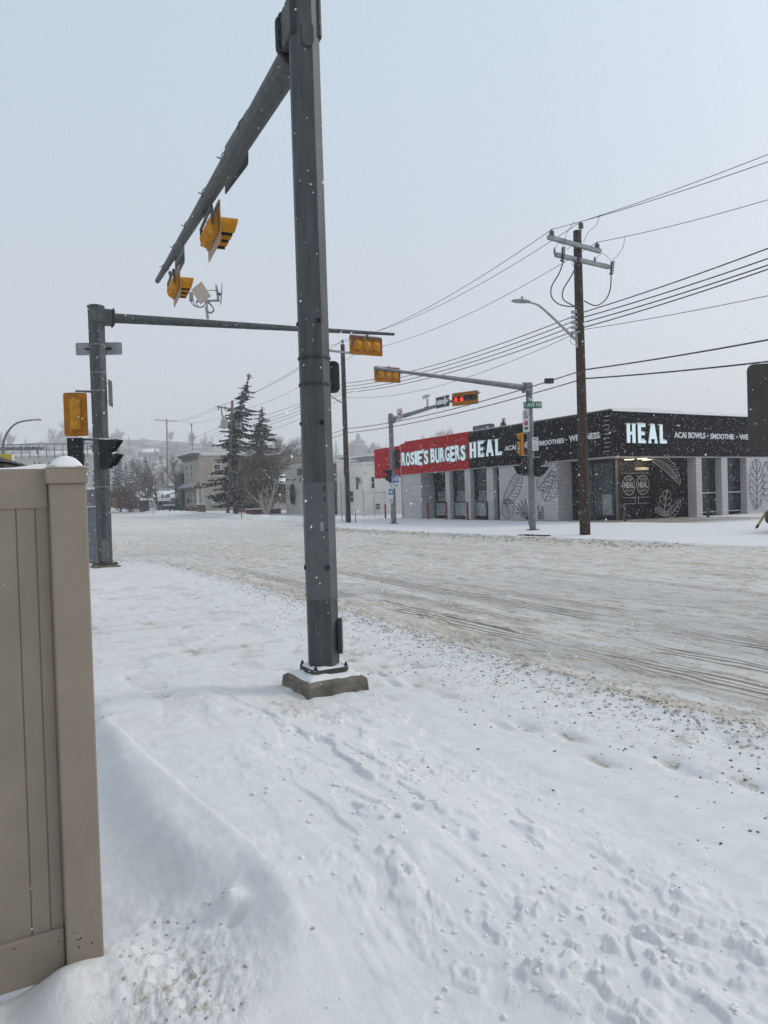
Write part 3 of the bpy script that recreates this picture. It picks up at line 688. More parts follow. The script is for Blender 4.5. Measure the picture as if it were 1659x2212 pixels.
# signals ---------------------------------------------------------------
lens_off = mat('lens_dark', (0.02, 0.02, 0.02), 0.15, spec=0.6)
lens_red = mat('lens_red_lit', (0.6, 0.03, 0.02), 0.3, emit=(1.0, 0.045, 0.03), estr=0.75)
def signal(label, loc, rz, n=3, vertical=False, board=True, lit=(), house=None, boardm=None, vis=0.24, group=None, sec=0.33, bar=True, visor_m=None, bw=None, bh=None, tilt=0.0, name='traffic_light', domes=True, vcut=0.5):
    """faces local +y; x is its width"""
    house = house or yellow; boardm = boardm or yellow_board; visor_m = visor_m or black
    o = thing(name, label, 'traffic light', loc, rz, group)
    if tilt: o.rotation_euler = (tilt, 0, rz)
    L = n * sec; U = Vector((0, 0, 1)) if vertical else Vector((1, 0, 0)); V = Vector((1, 0, 0)) if vertical else Vector((0, 0, 1))
    bw_ = bw or L + 0.22; bh_ = bh or sec + 0.27
    if board:
        M = frame((0, 0.005, 0), U, V if not vertical else -V)
        M = frame((0, 0.012 if not vertical else -0.0, 0), U, V)
        d = 0.006
        MB().prism(rrect(bw_, bh_, 0.05), M, d).build('backboard', boardm, o)
    hs = MB()
    if vertical and not domes:
        pts = [(x * .145, y) for x, y in ((-1, 0), (-1, -.03), (-.86, -.08), (-.45, -.115), (0, -.125), (.45, -.115), (.86, -.08), (1, -.03), (1, 0))]
        for i in range(n):
            z0 = -L / 2 + i * sec + 0.002; hs.prism(pts, frame((0, 0, z0), (1, 0, 0), (0, 1, 0)), sec - 0.004)
    else:
        hs.box(-L / 2 if not vertical else -sec / 2 + .02, L / 2 if not vertical else sec / 2 - .02, -0.035, 0.0, -sec / 2 + .02 if not vertical else -L / 2, sec / 2 - .02 if not vertical else L / 2)
        if vertical and not board: hs.box(-sec / 2 + .02, sec / 2 - .02, -0.13, -0.035, -L / 2, L / 2)
        for i in range(n):
            c = U * (-L / 2 + sec * (i + .5)); R0 = sec * 0.47
            prof = [(R0, 0.02), (R0, 0.05), (R0 * .92, 0.085), (R0 * .70, 0.115), (R0 * .52, 0.128), (R0 * .44, 0.125), (R0 * .40, 0.138), (R0 * .2, 0.15), (0.002, 0.153)]
            if domes: hs.lathe(prof, frame(c, (1, 0, 0), (0, 0, 1)), 24)
    hs.build('housing', house, o, smooth=False, bevel=0.004)
    for i in range(n):
        c = U * (-L / 2 + sec * (i + .5)); rr = sec * 0.40
        MB().lathe([(rr, 0), (rr * .85, 0.012), (rr * .5, .022), (0.003, 0.026)], frame(c + Vector((0, 0.03, 0)), (-1, 0, 0), (0, 0, 1)), 20).build('lens', lens_red if i in lit else lens_off, o)
        # tunnel visor: three quarters of a tube, cut back below
        vz = MB(); k = 20; vs = []; a0, a1 = R(-55), R(235); r2 = sec * 0.44
        for (yy, tp) in ((0.018, 0), (vis, 1)):
            for rad in (r2, r2 - 0.008):
                for j in range(k + 1):
                    th = a0 + (a1 - a0) * j / k; cut = (1 - math.sin(th)) * 0.5 * vis * vcut * tp
                    vs.append(c + Vector((rad * math.cos(th), yy - cut, rad * math.sin(th))))
        q = k + 1
        fs = []
        for j in range(k):
            fs += [(j, j + 1, 2 * q + j + 1, 2 * q + j), (q + j, 3 * q + j, 3 * q + j + 1, q + j + 1), (2 * q + j, 2 * q + j + 1, 3 * q + j + 1, 3 * q + j)]
        fs += [(0, 2 * q, 3 * q, q), (k, q + k, 3 * q + k, 2 * q + k)]
        vz.add(vs, fs).build('visor', visor_m, o)
        if visor_m is not black:      # black inner lining
            vs2 = [v + (c - v) * 0.0 for v in vs]; inn = MB()
            v3 = []
            for (yy, tp) in ((0.02, 0), (vis - 0.004, 1)):
                for j in range(k + 1):
                    th = a0 + (a1 - a0) * j / k; cut = (1 - math.sin(th)) * 0.5 * vis * vcut * tp
                    v3.append(c + Vector(((r2 - .011) * math.cos(th), yy - cut, (r2 - .011) * math.sin(th))))
            inn.add(v3, [(j, j + 1, q + j + 1, q + j) for j in range(k)]).build('visor_lining', black, o)
    if not vertical: MB().box(-bw_ * .47, bw_ * .47, -.005, .03, bh_ / 2 + .001, bh_ / 2 + .018).build('snow_cap', snow_plain, o)
    elif board: MB().box(-bh_ * .4, bh_ * .4, -.02, .02, bw_ / 2 + .001, bw_ / 2 + .02).build('snow_cap', snow_plain, o)
    if bar and not vertical:
        br = MB(); zz = sec / 2 + 0.06
        br.tube([(-L / 2 - .03, -0.09, -0.05), (-L / 2 - .03, -0.10, zz), (L / 2 + .03, -0.10, zz), (L / 2 + .03, -0.09, -0.05)], 0.024, 8)
        br.tube([(0, -0.10, zz), (0, -0.12, zz + 0.10)], 0.03, 8)
        br.build('hanger_bar', galv_dark, o)
    return o
TOR = TH + math.pi / 2           # faces +D1?  (local +y = direction at angle rz+90deg)
FACE_D2 = TH - math.pi / 2       # faces along +D2
FACE_mD2 = TH + math.pi / 2
FACE_D1 = TH
FACE_mD1 = TH + math.pi
# two heads under the near arm, seen from behind
for k_, (x, y) in enumerate(((461, 503), (381, 621))):
    signal(('near yellow traffic light under the overhead arm, seen from behind and below', 'smaller yellow traffic light near the tip of the overhead arm')[k_], onarm(x, y, .14), AF - math.pi, 3, visor_m=yellow, boardm=board_plain, vis=0.30, group='yellow heads on the near arm', sec=0.29, bh=0.56, bw=1.06, vcut=.25)
def arm_sign(label, xa, ya, xb, yb, hgt, off=.15):
    p, q = onarm(xa, ya, off), onarm(xb, yb, off); L = math.hypot(q.x - p.x, q.y - p.y); zb = (p.z + q.z) / 2; sl = (q.z - p.z) / L
    o = thing('street_sign', label, 'sign', Vector(((p.x + q.x) / 2, (p.y + q.y) / 2, zb + hgt / 2)), AF); o.rotation_euler = (0, -math.atan(sl), AF)
    MB().prism(rrect(L, hgt, .05), FSOUTH((0, 0, 0)), .004).build('sign_plate', sign_dark, o)
    for zz in (hgt * .12, hgt * .3): MB().box(-L * .47, L * .47, .0045, .022, zz, zz + .035).build('mounting_rail', blacksteel, o)
arm_sign('dark sign seen from behind on the overhead arm beside the near pole', 538, 352, 487, 420, .62)
arm_sign('dark narrow sign seen from behind between the two overhead lights', 399, 566, 379, 606, .62)
# sign bolted to the near pole, seen from behind
def sign_back_plate(label, x0, x1, y0, y1, Y, rz, m, name='street_sign', ext=0, post=None):
    p = aty((x0 + x1) / 2, (y0 + y1) / 2, Y); w = (x1 - x0) * Y / FD; h = (y1 - y0) * Y / FD
    o = thing(name, label, 'sign', p, rz)
    MB().prism(rrect(w + ext, h, 0.045), frame((ext / 2 * (1 if ext > 0 else 1) * 0 - ext / 2, 0, 0), (1, 0, 0), (0, 0, 1)), 0.004).build('sign_plate', m, o)
    return o, w, h
o, w, h = sign_back_plate('black rounded sign back bolted behind the thick near pole', 716, 733.5, 780, 849, 6.25, 0.0, sign_dark, ext=0.16)
for q_ in (.38, -.23): MB().box(-0.17, 0.0, -0.03, -0.005, h * (q_ - .02), h * (q_ + .02)).build('mounting_rail', blacksteel, o)
# wire ties and straps round the near arm
A0 = WN @ Vector((PN.x, PN.y, zA)); A1 = WN @ TIP
for t in (.18, .27, .40, .56, .70, .86):
    c = A0.lerp(A1, t); rr = .122 + (.055 - .122) * t + .006; dd = (A1 - A0).normalized(); s1 = dd.cross(Vector((0, 0, 1))).normalized(); s2 = s1.cross(dd)
    m = MB().tube([c + s1 * rr * math.cos(k * .4488) + s2 * rr * math.sin(k * .4488) for k in range(15)], 0.006, 5)
    if t > .2: m.tube([c - s1 * rr, c - s1 * (rr + .05) + s2 * .01], 0.008, 5)
    m.build('strap', blacksteel, near_pole)
# left pole with its arm across the road
PL = gp(228, 1226, -0.02)
aL = A_(PL)
bt, zt = ona(851, 722, aL)
left_pole, WL = signal_pole('octagonal steel signal pole just past the tan fence post', PL, hground(PL.x, PL.y) - 0.02, zup(PL, 664), 0.195, 0.215, None, ab(aL, bt, zt), zup(PL, 684), 0.13, 0.048, (galv, galv), facets=8)
zL = left_pole.location.z
an = ang_to_cam(PL, 0.0)
oblong(MB(), 0.17, 0.62, frame((math.cos(an) * .178, math.sin(an) * .178, zup(PL, 1190) - zL), (-math.sin(an), math.cos(an), 0), (0, 0, 1)), 0.02).build('handhole_cover', mat('cover_grey', (0.13, 0.125, 0.12), 0.7), left_pole, bevel=0.01)
for y in (746, 806, 845, 948, 1052): band(left_pole, zup(PL, y) - zL, 0.205)
hb, hz_ = ona(791, 747, aL + 0.1)
signal('yellow three lamp head hanging at the tip of the long arm, seen from behind', ab(aL + 0.1, hb, hz_), FACE_D1, 3, sec=0.325, bw=1.19, bh=0.60, name='traffic_light')
# signals and signs on the left pole
def onP(P, x, y, dY=0.0): return aty(x, y, P.y + dY)
p = onP(PL, 163.5, 895.5, -0.05)
vy = signal('yellow vertical traffic light seen from behind beside the fence post', p, FACE_D1 + R(-22), 3, vertical=True, domes=False, boardm=yellow_board, bw=1.14, bh=0.60, sec=0.27)
def bracket_pipe(o, pts, r=0.03, m=None):
    W = o.matrix_world
    Mi = Matrix.Rotation(-o.rotation_euler.z, 4, 'Z') @ Matrix.Translation(-Vector(o.location))
    MB().tube([Mi @ Vector(q) for q in pts], r, 8).build('bracket', m or galv_dark, o)
b1 = onP(PL, 164, 852); b2 = onP(PL, 164, 845); b3 = onP(PL, 200, 846)
bracket_pipe(vy, [b1, b2, b3]); b1 = onP(PL, 164.5, 940); b2 = onP(PL, 165, 948); b3 = onP(PL, 204, 950); bracket_pipe(vy, [b1, b2, b3])
def ped_head(label, p, rz, n=2, s=0.42, group=None, digits=False, name='pedestrian_signal', hood=.95):
    o = thing(name, label, 'pedestrian signal', p, rz, group)
    MB().box(-s / 2, s / 2, -0.15, 0, -n * s / 2, n * s / 2 - 0.0).build('housing', black, o, bevel=0.012)
    for i in range(n):
        z0 = -n * s / 2 + i * s; v = MB(); t = 0.012; d = s * hood
        # wedge hood: top plate and two cheeks that slope back towards the bottom
        v.box(-s / 2 + .005, s / 2 - .005, 0, d, z0 + s - t - .01, z0 + s - .01)
        for sx in (-s / 2 + .005, s / 2 - .005 - t):
            v.prism([(0, 0), (d, 0), (d * 0.42, -s * 0.72), (0.12 * d, -s * .80), (0.0, -s * 0.94)], frame((sx, 0, z0 + s - .0225), (0, 1, 0), (0, 0, 1)), t)
        v.build('visor', black, o)
        MB().box(-s / 2 + .03, s / 2 - .03, 0.003, 0.01, z0 + .03, z0 + s - .03).build('lens', lens_off, o)
    if digits:
        text('countdown_digit', '3', s * .8, mat('amber_led', (0.8, 0.1, 0.02), 0.4, emit=(1, 0.12, 0.03), estr=1.4), o, frame((0.02, 0.011, n * s / 2 - s * .5), (-1, 0, 0), (0, 0, 1)), 0.004, sx=.7)
    MB().box(-s / 2 + 0.02, s / 2 - 0.02, -0.14, 0.0, n * s / 2 + .001, n * s / 2 + 0.022).build('snow_cap', snow_plain, o, bevel=0.008)
    return o
p = onP(PL, 235, 981); ped_head('black pedestrian signal with two hoods on the right side of the octagonal pole', onP(PL, 229 + 4, 981, -0.1), R(-90) + R(-6), s=0.375)
p = onP(PL, 164, 978, 0.0); ped_head('black pedestrian signal showing its back above the snowy post cap', p, R(15), s=0.38)
o, w, h = sign_back_plate('pale grey rectangular sign back across the octagonal pole', 165, 262.5, 740, 767, PL.y + 0.24, R(4), sign_back)
for q_ in (-.28, .24): MB().box(q_ - .09, q_ + .09, -0.02, -0.004, -0.03, 0.03).build('mounting_rail', blacksteel, o)
o, w, h = sign_back_plate('narrow sign seen edge on beside the octagonal pole', 232, 238.5, 819, 876, PL.y, R(-83), sign_dark, ext=0.36)
for q_ in (.33, -.33): MB().box(-0.2, 0.0, -0.03, -0.005, h * (q_ - .03), h * (q_ + .03)).build('mounting_rail', blacksteel, o)
# radio panels on the left arm
bb, zz = ona(450, 697, aL)
o = thing('radio_antenna', 'pair of diamond shaped antenna panels on a short mast above the long arm', 'antenna', ab(aL, bb, zz))
def loc_px(x, y, dY=0.0, base=o, da=0.0):
    b_, z_ = ona(x, y, aL + da); return Matrix.Rotation(-TH, 4, 'Z') @ (ab(aL + da, b_, z_) - Vector(base.location))
tanp = mat('antenna_panel', (0.42, 0.36, 0.30), 0.5)
MB().tube([loc_px(451, 703), loc_px(445, 655)], 0.045, 8).tube([loc_px(424, 651), loc_px(472, 649)], 0.035, 8).tube([loc_px(472, 652), loc_px(467, 616)], 0.035, 8).build('mast', galv_light, o)
c = loc_px(434, 633, 0, o, -0.25)
s_ = 0.31
dm = MB(); n_ = (0.15, -1, -0.12)
M = frame(c, (1, 0.1, 0.0), (0.0, -0.25, 1)); dm.prism([(0, s_), (-s_ * .92, 0.05), (0, -s_), (s_ * .92, -.05)], M, 0.03); dm.build('antenna_panel', tanp, o)
c = loc_px(477, 635, 0, o, -0.1); M = frame(c, (0.25, 1, 0), (0.1, 0, 1)); MB().prism([(0, s_), (-s_ * .92, 0.0), (0, -s_), (s_ * .92, 0)], M, 0.03).build('antenna_panel', mat('antenna_back', (0.36, 0.37, 0.38), 0.5), o)
MB().tube([loc_px(468, 634), loc_px(476, 636)], 0.04, 8).build('panel_bracket', galv_dark, o)
cb = MB()
for k, (pts) in enumerate((((412, 646), (414, 655), (422, 662), (436, 663), (445, 655)), ((417, 646), (419, 657), (428, 664), (440, 662), (446, 653)), ((426, 650), (424, 656), (430, 663), (438, 664)), ((447, 652), (456, 660), (461, 668), (456, 675), (449, 673)), ((450, 652), (459, 662), (462, 672), (455, 677), (447, 672)), ((441, 632), (450, 628), (462, 627), (472, 629)))):
    P_ = [loc_px(x, y, 0, o, -0.06 - 0.01 * k) for x, y in pts]; sm = []
    for i in range(len(P_) - 1):
        for t in (0, .33, .66):
            p0 = P_[max(i - 1, 0)]; p1 = P_[i]; p2 = P_[i + 1]; p3 = P_[min(i + 2, len(P_) - 1)]
            sm.append(0.5 * ((2 * p1) + (p2 - p0) * t + (2 * p0 - 5 * p1 + 4 * p2 - p3) * t * t + (3 * p1 - p0 - 3 * p2 + p3) * t ** 3))
    sm.append(P_[-1]); cb.tube(sm, 0.011, 5)
cb.build('cable', wire_mat, o)
MB().cbox(loc_px(413, 641, 0, o, .1), (0.1, 0.1, 0.25)).build('junction_box', galv_light, o)

# grey cabinet behind the post
pc = gp(204, 1216); o = thing('utility_cabinet', 'grey steel utility cabinet between the fence post and the octagonal pole', 'cabinet', Vector((pc.x - 0.12, pc.y, hground(pc.x, pc.y))), R(8))
cabm = mat('cabinet_grey', (0.15, 0.165, 0.185), 0.5, 0.1, var=0.08, vscale=3)
MB().box(-0.45, 0.19, 0, 0.5, -0.05, 1.52).build('body', cabm, o, bevel=0.01)
MB().box(-0.47, 0.21, -0.02, 0.52, 1.52, 1.60).build('lid', cabm, o, bevel=0.015)
MB().box(-0.45, 0.19, 0, 0.5, 1.60, 1.63).build('snow_cap', snow, o, bevel=0.012)
MB().tube([(0.19, 0.1, 0.78), (0.24, 0.1, 0.78), (0.25, 0.1, 0.68)], 0.012, 6).build('handle', galv_light, o)
MB().box(0.1905, 0.195, 0.03, 0.47, 0.1, 1.45).build('door', cabm, o)

# ---------------------------------------------------------------- the two poles across the road
P4 = gp(1151, 1145, 0.0); z4 = hground(P4.x, P4.y)
a4 = A_(P4); bt, zt = ona(808, 795, a4)
far_pole, W4 = signal_pole('octagonal steel signal pole carrying the green street name sign', P4, z4 - 0.03, zup(P4, 829), 0.152, 0.14, None, ab(a4, bt, zt), zup(P4, 838), 0.13, 0.05, (galv_light, galv_light) if False else (mat('pole_grey', (0.20, 0.215, 0.22), 0.55, 0.3, col2=(0.13, 0.14, 0.145), vscale=8, stretch=(1, 1, .4)),) * 2, facets=8, footing=False)
pole_grey = MATS['pole_grey']
hb, hz_ = ona(837, 809.5, a4 + 0.1)
signal('yellow three lamp head at the tip of the far right arm, seen from behind', ab(a4 + 0.1, hb, hz_), FACE_D1, 3, sec=0.325, bw=1.19, bh=0.60)
P3 = gp(851, 1131, 0.0); z3 = hground(P3.x, P3.y)
b3_ = B_(P3); at, zt = onb(1036, 848, b3_)
mid_pole, W3 = signal_pole('steel signal pole standing in front of the red storefront corner', P3, z3 - 0.03, zup(P3, 895), 0.165, 0.15, None, ab(at, b3_, zt), zup(P3, 907), 0.14, 0.05, (pole_grey,) * 2, facets=8, footing=False)
for o_, P_ in ((far_pole, P4), (mid_pole, P3)):
    m = MB(); m.box(-0.34, 0.34, -0.34, 0.34, -0.08, 0.012); m.build('footing_pad', mat('concrete_dark', (0.12, 0.11, 0.10), 0.9), o_)
zz = z3; an = ang_to_cam(P3, -0.75); oblong(MB(), 0.2, 0.5, frame((math.cos(an) * .155, math.sin(an) * .155, .6), (-math.sin(an), math.cos(an), 0), (0, 0, 1)), 0.03).build('handhole_cover', pole_grey, mid_pole)
an = ang_to_cam(P4, -0.9); oblong(MB(), 0.18, 0.42, frame((math.cos(an) * .14, math.sin(an) * .14, .42), (-math.sin(an), math.cos(an), 0), (0, 0, 1)), 0.03).build('handhole_cover', pole_grey, far_pole)
# four lamp head with two red lamps lit
a_, z_ = onb(1008, 861, b3_ - 0.2)
signal('yellow board traffic light with two red lamps lit at the end of the middle arm', ab(a_, b3_ - 0.3, z_), FACE_mD2 + R(24), 4, sec=0.36, bw=1.62, bh=0.70, lit=(2, 3), vis=0.26, bar=False, vcut=.9)
# note: local x points away from us here, so lamps 2 and 3 are the two on the far (left) side
# one-way arrow
def arrow_pts(L, H, sh=0.42, hd=0.30):
    return [(-L / 2, -H * sh / 2), (L / 2 - hd, -H * sh / 2), (L / 2 - hd, -H / 2), (L / 2, 0), (L / 2 - hd, H / 2), (L / 2 - hd, H * sh / 2), (-L / 2, H * sh / 2)]
al, _ = onb(941, 870, b3_ - .17); ar, _ = onb(971, 865, b3_ - .17); a_, z_ = onb(956, 868, b3_ - .17); _, zt = onb(956, 854, b3_ - .17); _, zb = onb(956, 882, b3_ - .17)
o = thing('one_way_sign', 'black sign with a white arrow pointing right on the middle arm', 'sign', ab(a_, b3_ - .17, z_)); L = abs(al - ar); H = (zt - zb) * 0.9
MB().prism(rrect(L, H, 0.04), FWEST((0, 0, 0)), 0.004).build('sign_plate', white_sign, o)
MB().prism(rrect(L - .06, H - .06, 0.03), FWEST((-0.004, 0, 0)), 0.003).build('sign_face', mat('sign_black', (0.012, 0.012, 0.013), 0.5), o)
MB().prism(arrow_pts(L * .84, H * .74, .5, L * .28), FWEST((-0.007, 0, 0)), 0.003).build('arrow', white_sign, o)
# no left turn sign
a_, z_ = onb(863.5, 895.5, b3_ - .2); o = thing('no_left_turn_sign', 'white sign with a red circle over a left turn arrow atop the middle pole', 'sign', ab(a_, b3_ - .2, z_))
al, _ = onb(857, 896, b3_ - .2); ar, _ = onb(869, 896, b3_ - .2); L = abs(al - ar); H = 0.78
def ring(m, r, t, M, d, n=28, sx=1.0):
    vs = []; 
    for zz in (0, d):
        for rr in (r, r - t):
            for j in range(n): an = 2 * math.pi * j / n; vs.append(M @ Vector((sx * rr * math.cos(an), rr * math.sin(an), zz)))
    fs = []
    for j in range(n):
        k = (j + 1) % n; fs += [(2 * n + j, 2 * n + k, 3 * n + k, 3 * n + j), (j, n + j, n + k, k), (j, k, 2 * n + k, 2 * n + j), (n + j, 3 * n + j, 3 * n + k, n + k)]
    return m.add(vs, fs)
def rect_sign(o, L, H, M, pm=None):
    MB().prism(rrect(L, H, 0.03), M, 0.004).build('sign_plate', pm or white_sign, o)
def shift(M, d): return M @ Matrix.Translation((0, 0, d))
M = FWEST((0, 0, 0)); rect_sign(o, L, H, M)
ring(MB(), 0.30, 0.045, shift(M, .004), 0.003, sx=L / 0.66).build('red_ring', red_sign, o)
bl_ink = mat('sign_ink', (0.02, 0.02, 0.022), 0.6)
MB().tube([M @ Vector((.1, -.2, .006)), M @ Vector((.1, .05, .006)), M @ Vector((-.04, .05, .006))], 0.028, 4).prism([(-.03, .15), (-.16, .05), (-.03, -.05)], shift(M, .003), 0.006).build('arrow', bl_ink, o)
MB().tube([M @ Vector((-.17, -.2, .012)), M @ Vector((.19, .2, .012))], 0.024, 4).build('red_slash', red_sign, o)
# camera on the middle arm
a_, z_ = onb(924, 879, b3_); base = ab(a_, b3_, z_); o = thing('traffic_camera', 'small white camera on a short post above the middle arm', 'camera', base)
def L3(x, y): a, z = onb(x, y, b3_); return Matrix.Rotation(-TH, 4, 'Z') @ (ab(a, b3_, z) - base)
MB().tube([L3(924, 880), L3(923, 861)], 0.06, 8).box(-.12, .12, -.2, .2, -.02, .02).build('post', galv_light, o)
c = L3(922, 858); MB().tube([c + Vector((-.15, .18, -.02)), c + Vector((.02, -.22, .07))], 0.085, 10).box(c.x - .13, c.x + .1, c.y - .26, c.y + .25, c.z + .1, c.z + .125).build('camera_body', mat('camera_white', (.5, .5, .52), .5), o)
# black three lamp head on the middle pole
signal('black three lamp traffic light on the right of the middle pole', onP(P3, 857.5, 992, -0.1), R(-165), 3, vertical=True, board=False, house=black, sec=0.40, vis=0.22, domes=False, bar=False)
ped_head('black pedestrian signal facing the left side of the middle pole', onP(P3, 842, 1028, -0.1), R(72), s=0.40)
# bicycle route signs
blue = mat('sign_blue', (0.03, 0.14, 0.38), 0.5)
def bike(m, M, s):
    """a bicycle drawn in thin bars"""
    def P(x, y): return M @ Vector((x * s, y * s, 0.004))
    for cx in (-.5, .5):
        m.tube([P(cx + .3 * math.cos(2 * math.pi * i / 12), -.15 + .3 * math.sin(2 * math.pi * i / 12)) for i in range(13)], 0.05 * s, 4)
    m.tube([P(-.5, -.15), P(-.2, .3), P(.3, .3), P(0, -.15), P(-.5, -.15)], 0.05 * s, 4); m.tube([P(.5, -.15), P(.28, .45), P(.42, .5)], 0.05 * s, 4); m.tube([P(0, -.15), P(-.25, .42), P(-.38, .42), P(-.12, .42)], 0.05 * s, 4)
    return m
def bike_sign(label, x0, x1, y0, y1, P, rz, right, dY=-0.22):
    p = aty((x0 + x1) / 2, (y0 + y1) / 2, P.y + dY); w = (x1 - x0) * p.y / FD / max(0.35, math.cos(rz)); h = (y1 - y0) * p.y / FD
    o = thing('bike_route_sign', label, 'sign', p, rz); M = FSOUTH((0, 0, 0)); rect_sign(o, w, h, M)
    MB().prism(rrect(w * .94, h * .56, 0.03, cy=h * .21), shift(M, .004), 0.003).build('blue_panel', blue, o)
    MB().prism([(w * .40 * math.cos(2 * math.pi * i / 20), h * .21 + w * .40 * math.sin(2 * math.pi * i / 20)) for i in range(20)], shift(M, .007), 0.003).build('white_disc', white_sign, o)
    bike(MB(), shift(M @ Matrix.Translation((0, h * .21, 0)), .010), w * .36).build('bicycle_mark', blue, o)
    pts = arrow_pts(w * .5, h * .14, .4, w * .2)
    if not right: pts = [(-x, y) for x, y in pts][::-1]
    MB().prism(pts, shift(M @ Matrix.Translation((0, -h * .27, 0)), .004), 0.003).build('arrow', bl_ink, o)
bike_sign('narrow blue and white bicycle sign with an arrow pointing right', 840.5, 850, 1028, 1056, P3, R(-52), True)
bike_sign('blue and white bicycle sign with an arrow pointing left', 850.5, 862, 1026, 1055, P3, R(18), False)
p = aty(844.5, 1066, P3.y - .2); o = thing('yield_info_sign', 'small blue triangle sign under the bicycle signs', 'sign', p, R(-35)); w = .36; h = .62
rect_sign(o, w, h, FSOUTH((0, 0, 0))); MB().prism(rrect(w * .9, h * .6, .02, cy=h * .17), FSOUTH((0, -.004, 0)), .003).build('blue_panel', blue, o); MB().prism([(-w * .3, h * .3), (0, -h * .08), (w * .3, h * .3)], FSOUTH((0, -.007, 0)), .003).build('white_triangle', white_sign, o)
p = aty(844.5, 1081, P3.y - .2); o = thing('small_notice_sign', 'little white notice plate at the bottom of the middle pole signs', 'sign', p, R(-35)); rect_sign(o, .34, .34, FSOUTH((0, 0, 0)))
MB().box(-.12, .12, -.008, -.004, .06, .09).box(-.1, .1, -.008, -.004, 0, .03).box(-.12, .12, -.008, -.004, -.08, -.05).build('lettering', bl_ink, o)
# things on the far right signal pole
green = mat('sign_green', (0.005, 0.14, 0.075), 0.5)
p = onP(P4, 1150.5, 875, -0.22); w = 39.5 * p.y / FD; h = 14.5 * p.y / FD
o = thing('street_name_sign', 'green street name sign reading 1 AVE NE', 'sign', p, R(-3)); M = FSOUTH((0, 0, 0))
MB().prism(rrect(w, h, 0.03), M, 0.004).build('sign_plate', green, o)
text('sign_lettering', '1 AVE NE', h * .82, mat('letter_white', (.7, .72, .72), .5), o, shift(M, .004), .004, sx=.78, offset=.004)
def no_ped(label, x0, x1, y0, y1, P, rz):
    p = onP(P, (x0 + x1) / 2, (y0 + y1) / 2, -0.1); w = 0.46; h = (y1 - y0) * p.y / FD
    o = thing('no_walking_sign', label, 'sign', p, rz); M = FSOUTH((0, 0, 0)); rect_sign(o, w, h, M)
    ring(MB(), w * .38, .03, shift(M @ Matrix.Translation((0, h * .25, 0)), .004), .003).build('red_ring', red_sign, o)
    m = MB(); Mc = shift(M @ Matrix.Translation((0, h * .25, 0)), .006)
    m.tube([Mc @ Vector((0, .02, 0)), Mc @ Vector((.0, .1, 0))], .025, 4); m.tube([Mc @ Vector((0, .02, 0)), Mc @ Vector((-.07, -.12, 0))], .018, 4); m.tube([Mc @ Vector((0, .02, 0)), Mc @ Vector((.07, -.12, 0))], .018, 4); m.build('walking_figure', bl_ink, o)
    MB().tube([Mc @ Vector((-.12, .12, .004)), Mc @ Vector((.12, -.12, .004))], .016, 4).build('red_slash', red_sign, o)
    MB().prism(rrect(w * .5, h * .2, .01, cy=-h * .12), shift(M, .004), .003).build('red_panel', red_sign, o)
    MB().prism(rrect(w * .5, h * .12, .01, cy=-h * .34), shift(M, .004), .003).build('black_panel', bl_ink, o)
no_ped('tall white sign with a crossed out walker below the green name sign', 1131, 1142, 884, 933, P4, R(-62))
p = onP(P4, 1156, 959, -0.22); w = 15.5 * p.y / FD; h = 30.5 * p.y / FD
o = thing('bicycle_notice_sign', 'white sign with a bicycle telling riders to use the pedestrian signal', 'sign', p, R(-2)); M = FSOUTH((0, 0, 0))
MB().prism(rrect(w, h, .03), M, .004).build('sign_plate', bl_ink, o); MB().prism(rrect(w - .03, h - .03, .025), shift(M, .004), .002).build('sign_face', white_sign, o)
bike(MB(), shift(M @ Matrix.Translation((0, h * .30, 0)), .006), w * .34).build('bicycle_mark', bl_ink, o)
for t, yy, sz in (('USE', -.02, .10), ('PEDESTRIAN', -.18, .085), ('SIGNAL', -.34, .10)): text('sign_lettering', t, sz * 1.05 * w / .33 * .8, bl_ink, o, shift(M @ Matrix.Translation((0, h * yy, 0)), .006), .002, sx=.5)
signal('yellow three lamp traffic light seen side on at the far right signal pole', onP(P4, 1126, 961, 0.0), R(72), 3, vertical=True, board=False, house=yellow, visor_m=yellow, sec=0.355, vis=0.2, domes=False, bar=False)
ped_head('black pedestrian signal with glowing orange digits', onP(P4, 1128, 1006, -0.1), R(112), s=0.43, digits=True, hood=.75)
ped_head('black pedestrian signal facing the brick wall with leaf drawing', onP(P4, 1164, 1009, -0.1), R(-82), s=0.42)
o = far_pole
def brk(P, W, pts, dY=-0.05):
    MB().tube([W @ aty(x, y, P.y + dY) for x, y in pts], 0.03, 6).build('bracket', galv_light, far_pole if P is P4 else mid_pole)
brk(P4, W4, ((1146, 989), (1124, 989), (1124, 984))); brk(P4, W4, ((1146, 1028), (1126, 1028), (1126, 1022))); brk(P4, W4, ((1150, 988), (1172, 990), (1172, 994))); brk(P4, W4, ((1150, 1029), (1171, 1029), (1171, 1024)))
brk(P4, W4, ((1142, 935), (1130, 936), (1127, 941))); 
# storm drain grate by the kerb
p = gp(1152, 1157.5); o = tag(MB().box(-.7, .7, -.25, .25, -.02, .035).build('storm_drain', mat('drain_dark', (.01, .01, .01), .8), None, loc=Vector((p.x, p.y, hground(p.x, p.y))), bevel=.01), 'dark storm drain opening at the kerb below the signal pole', 'drain'); o.rotation_euler = (0, 0, TH + math.pi / 2)
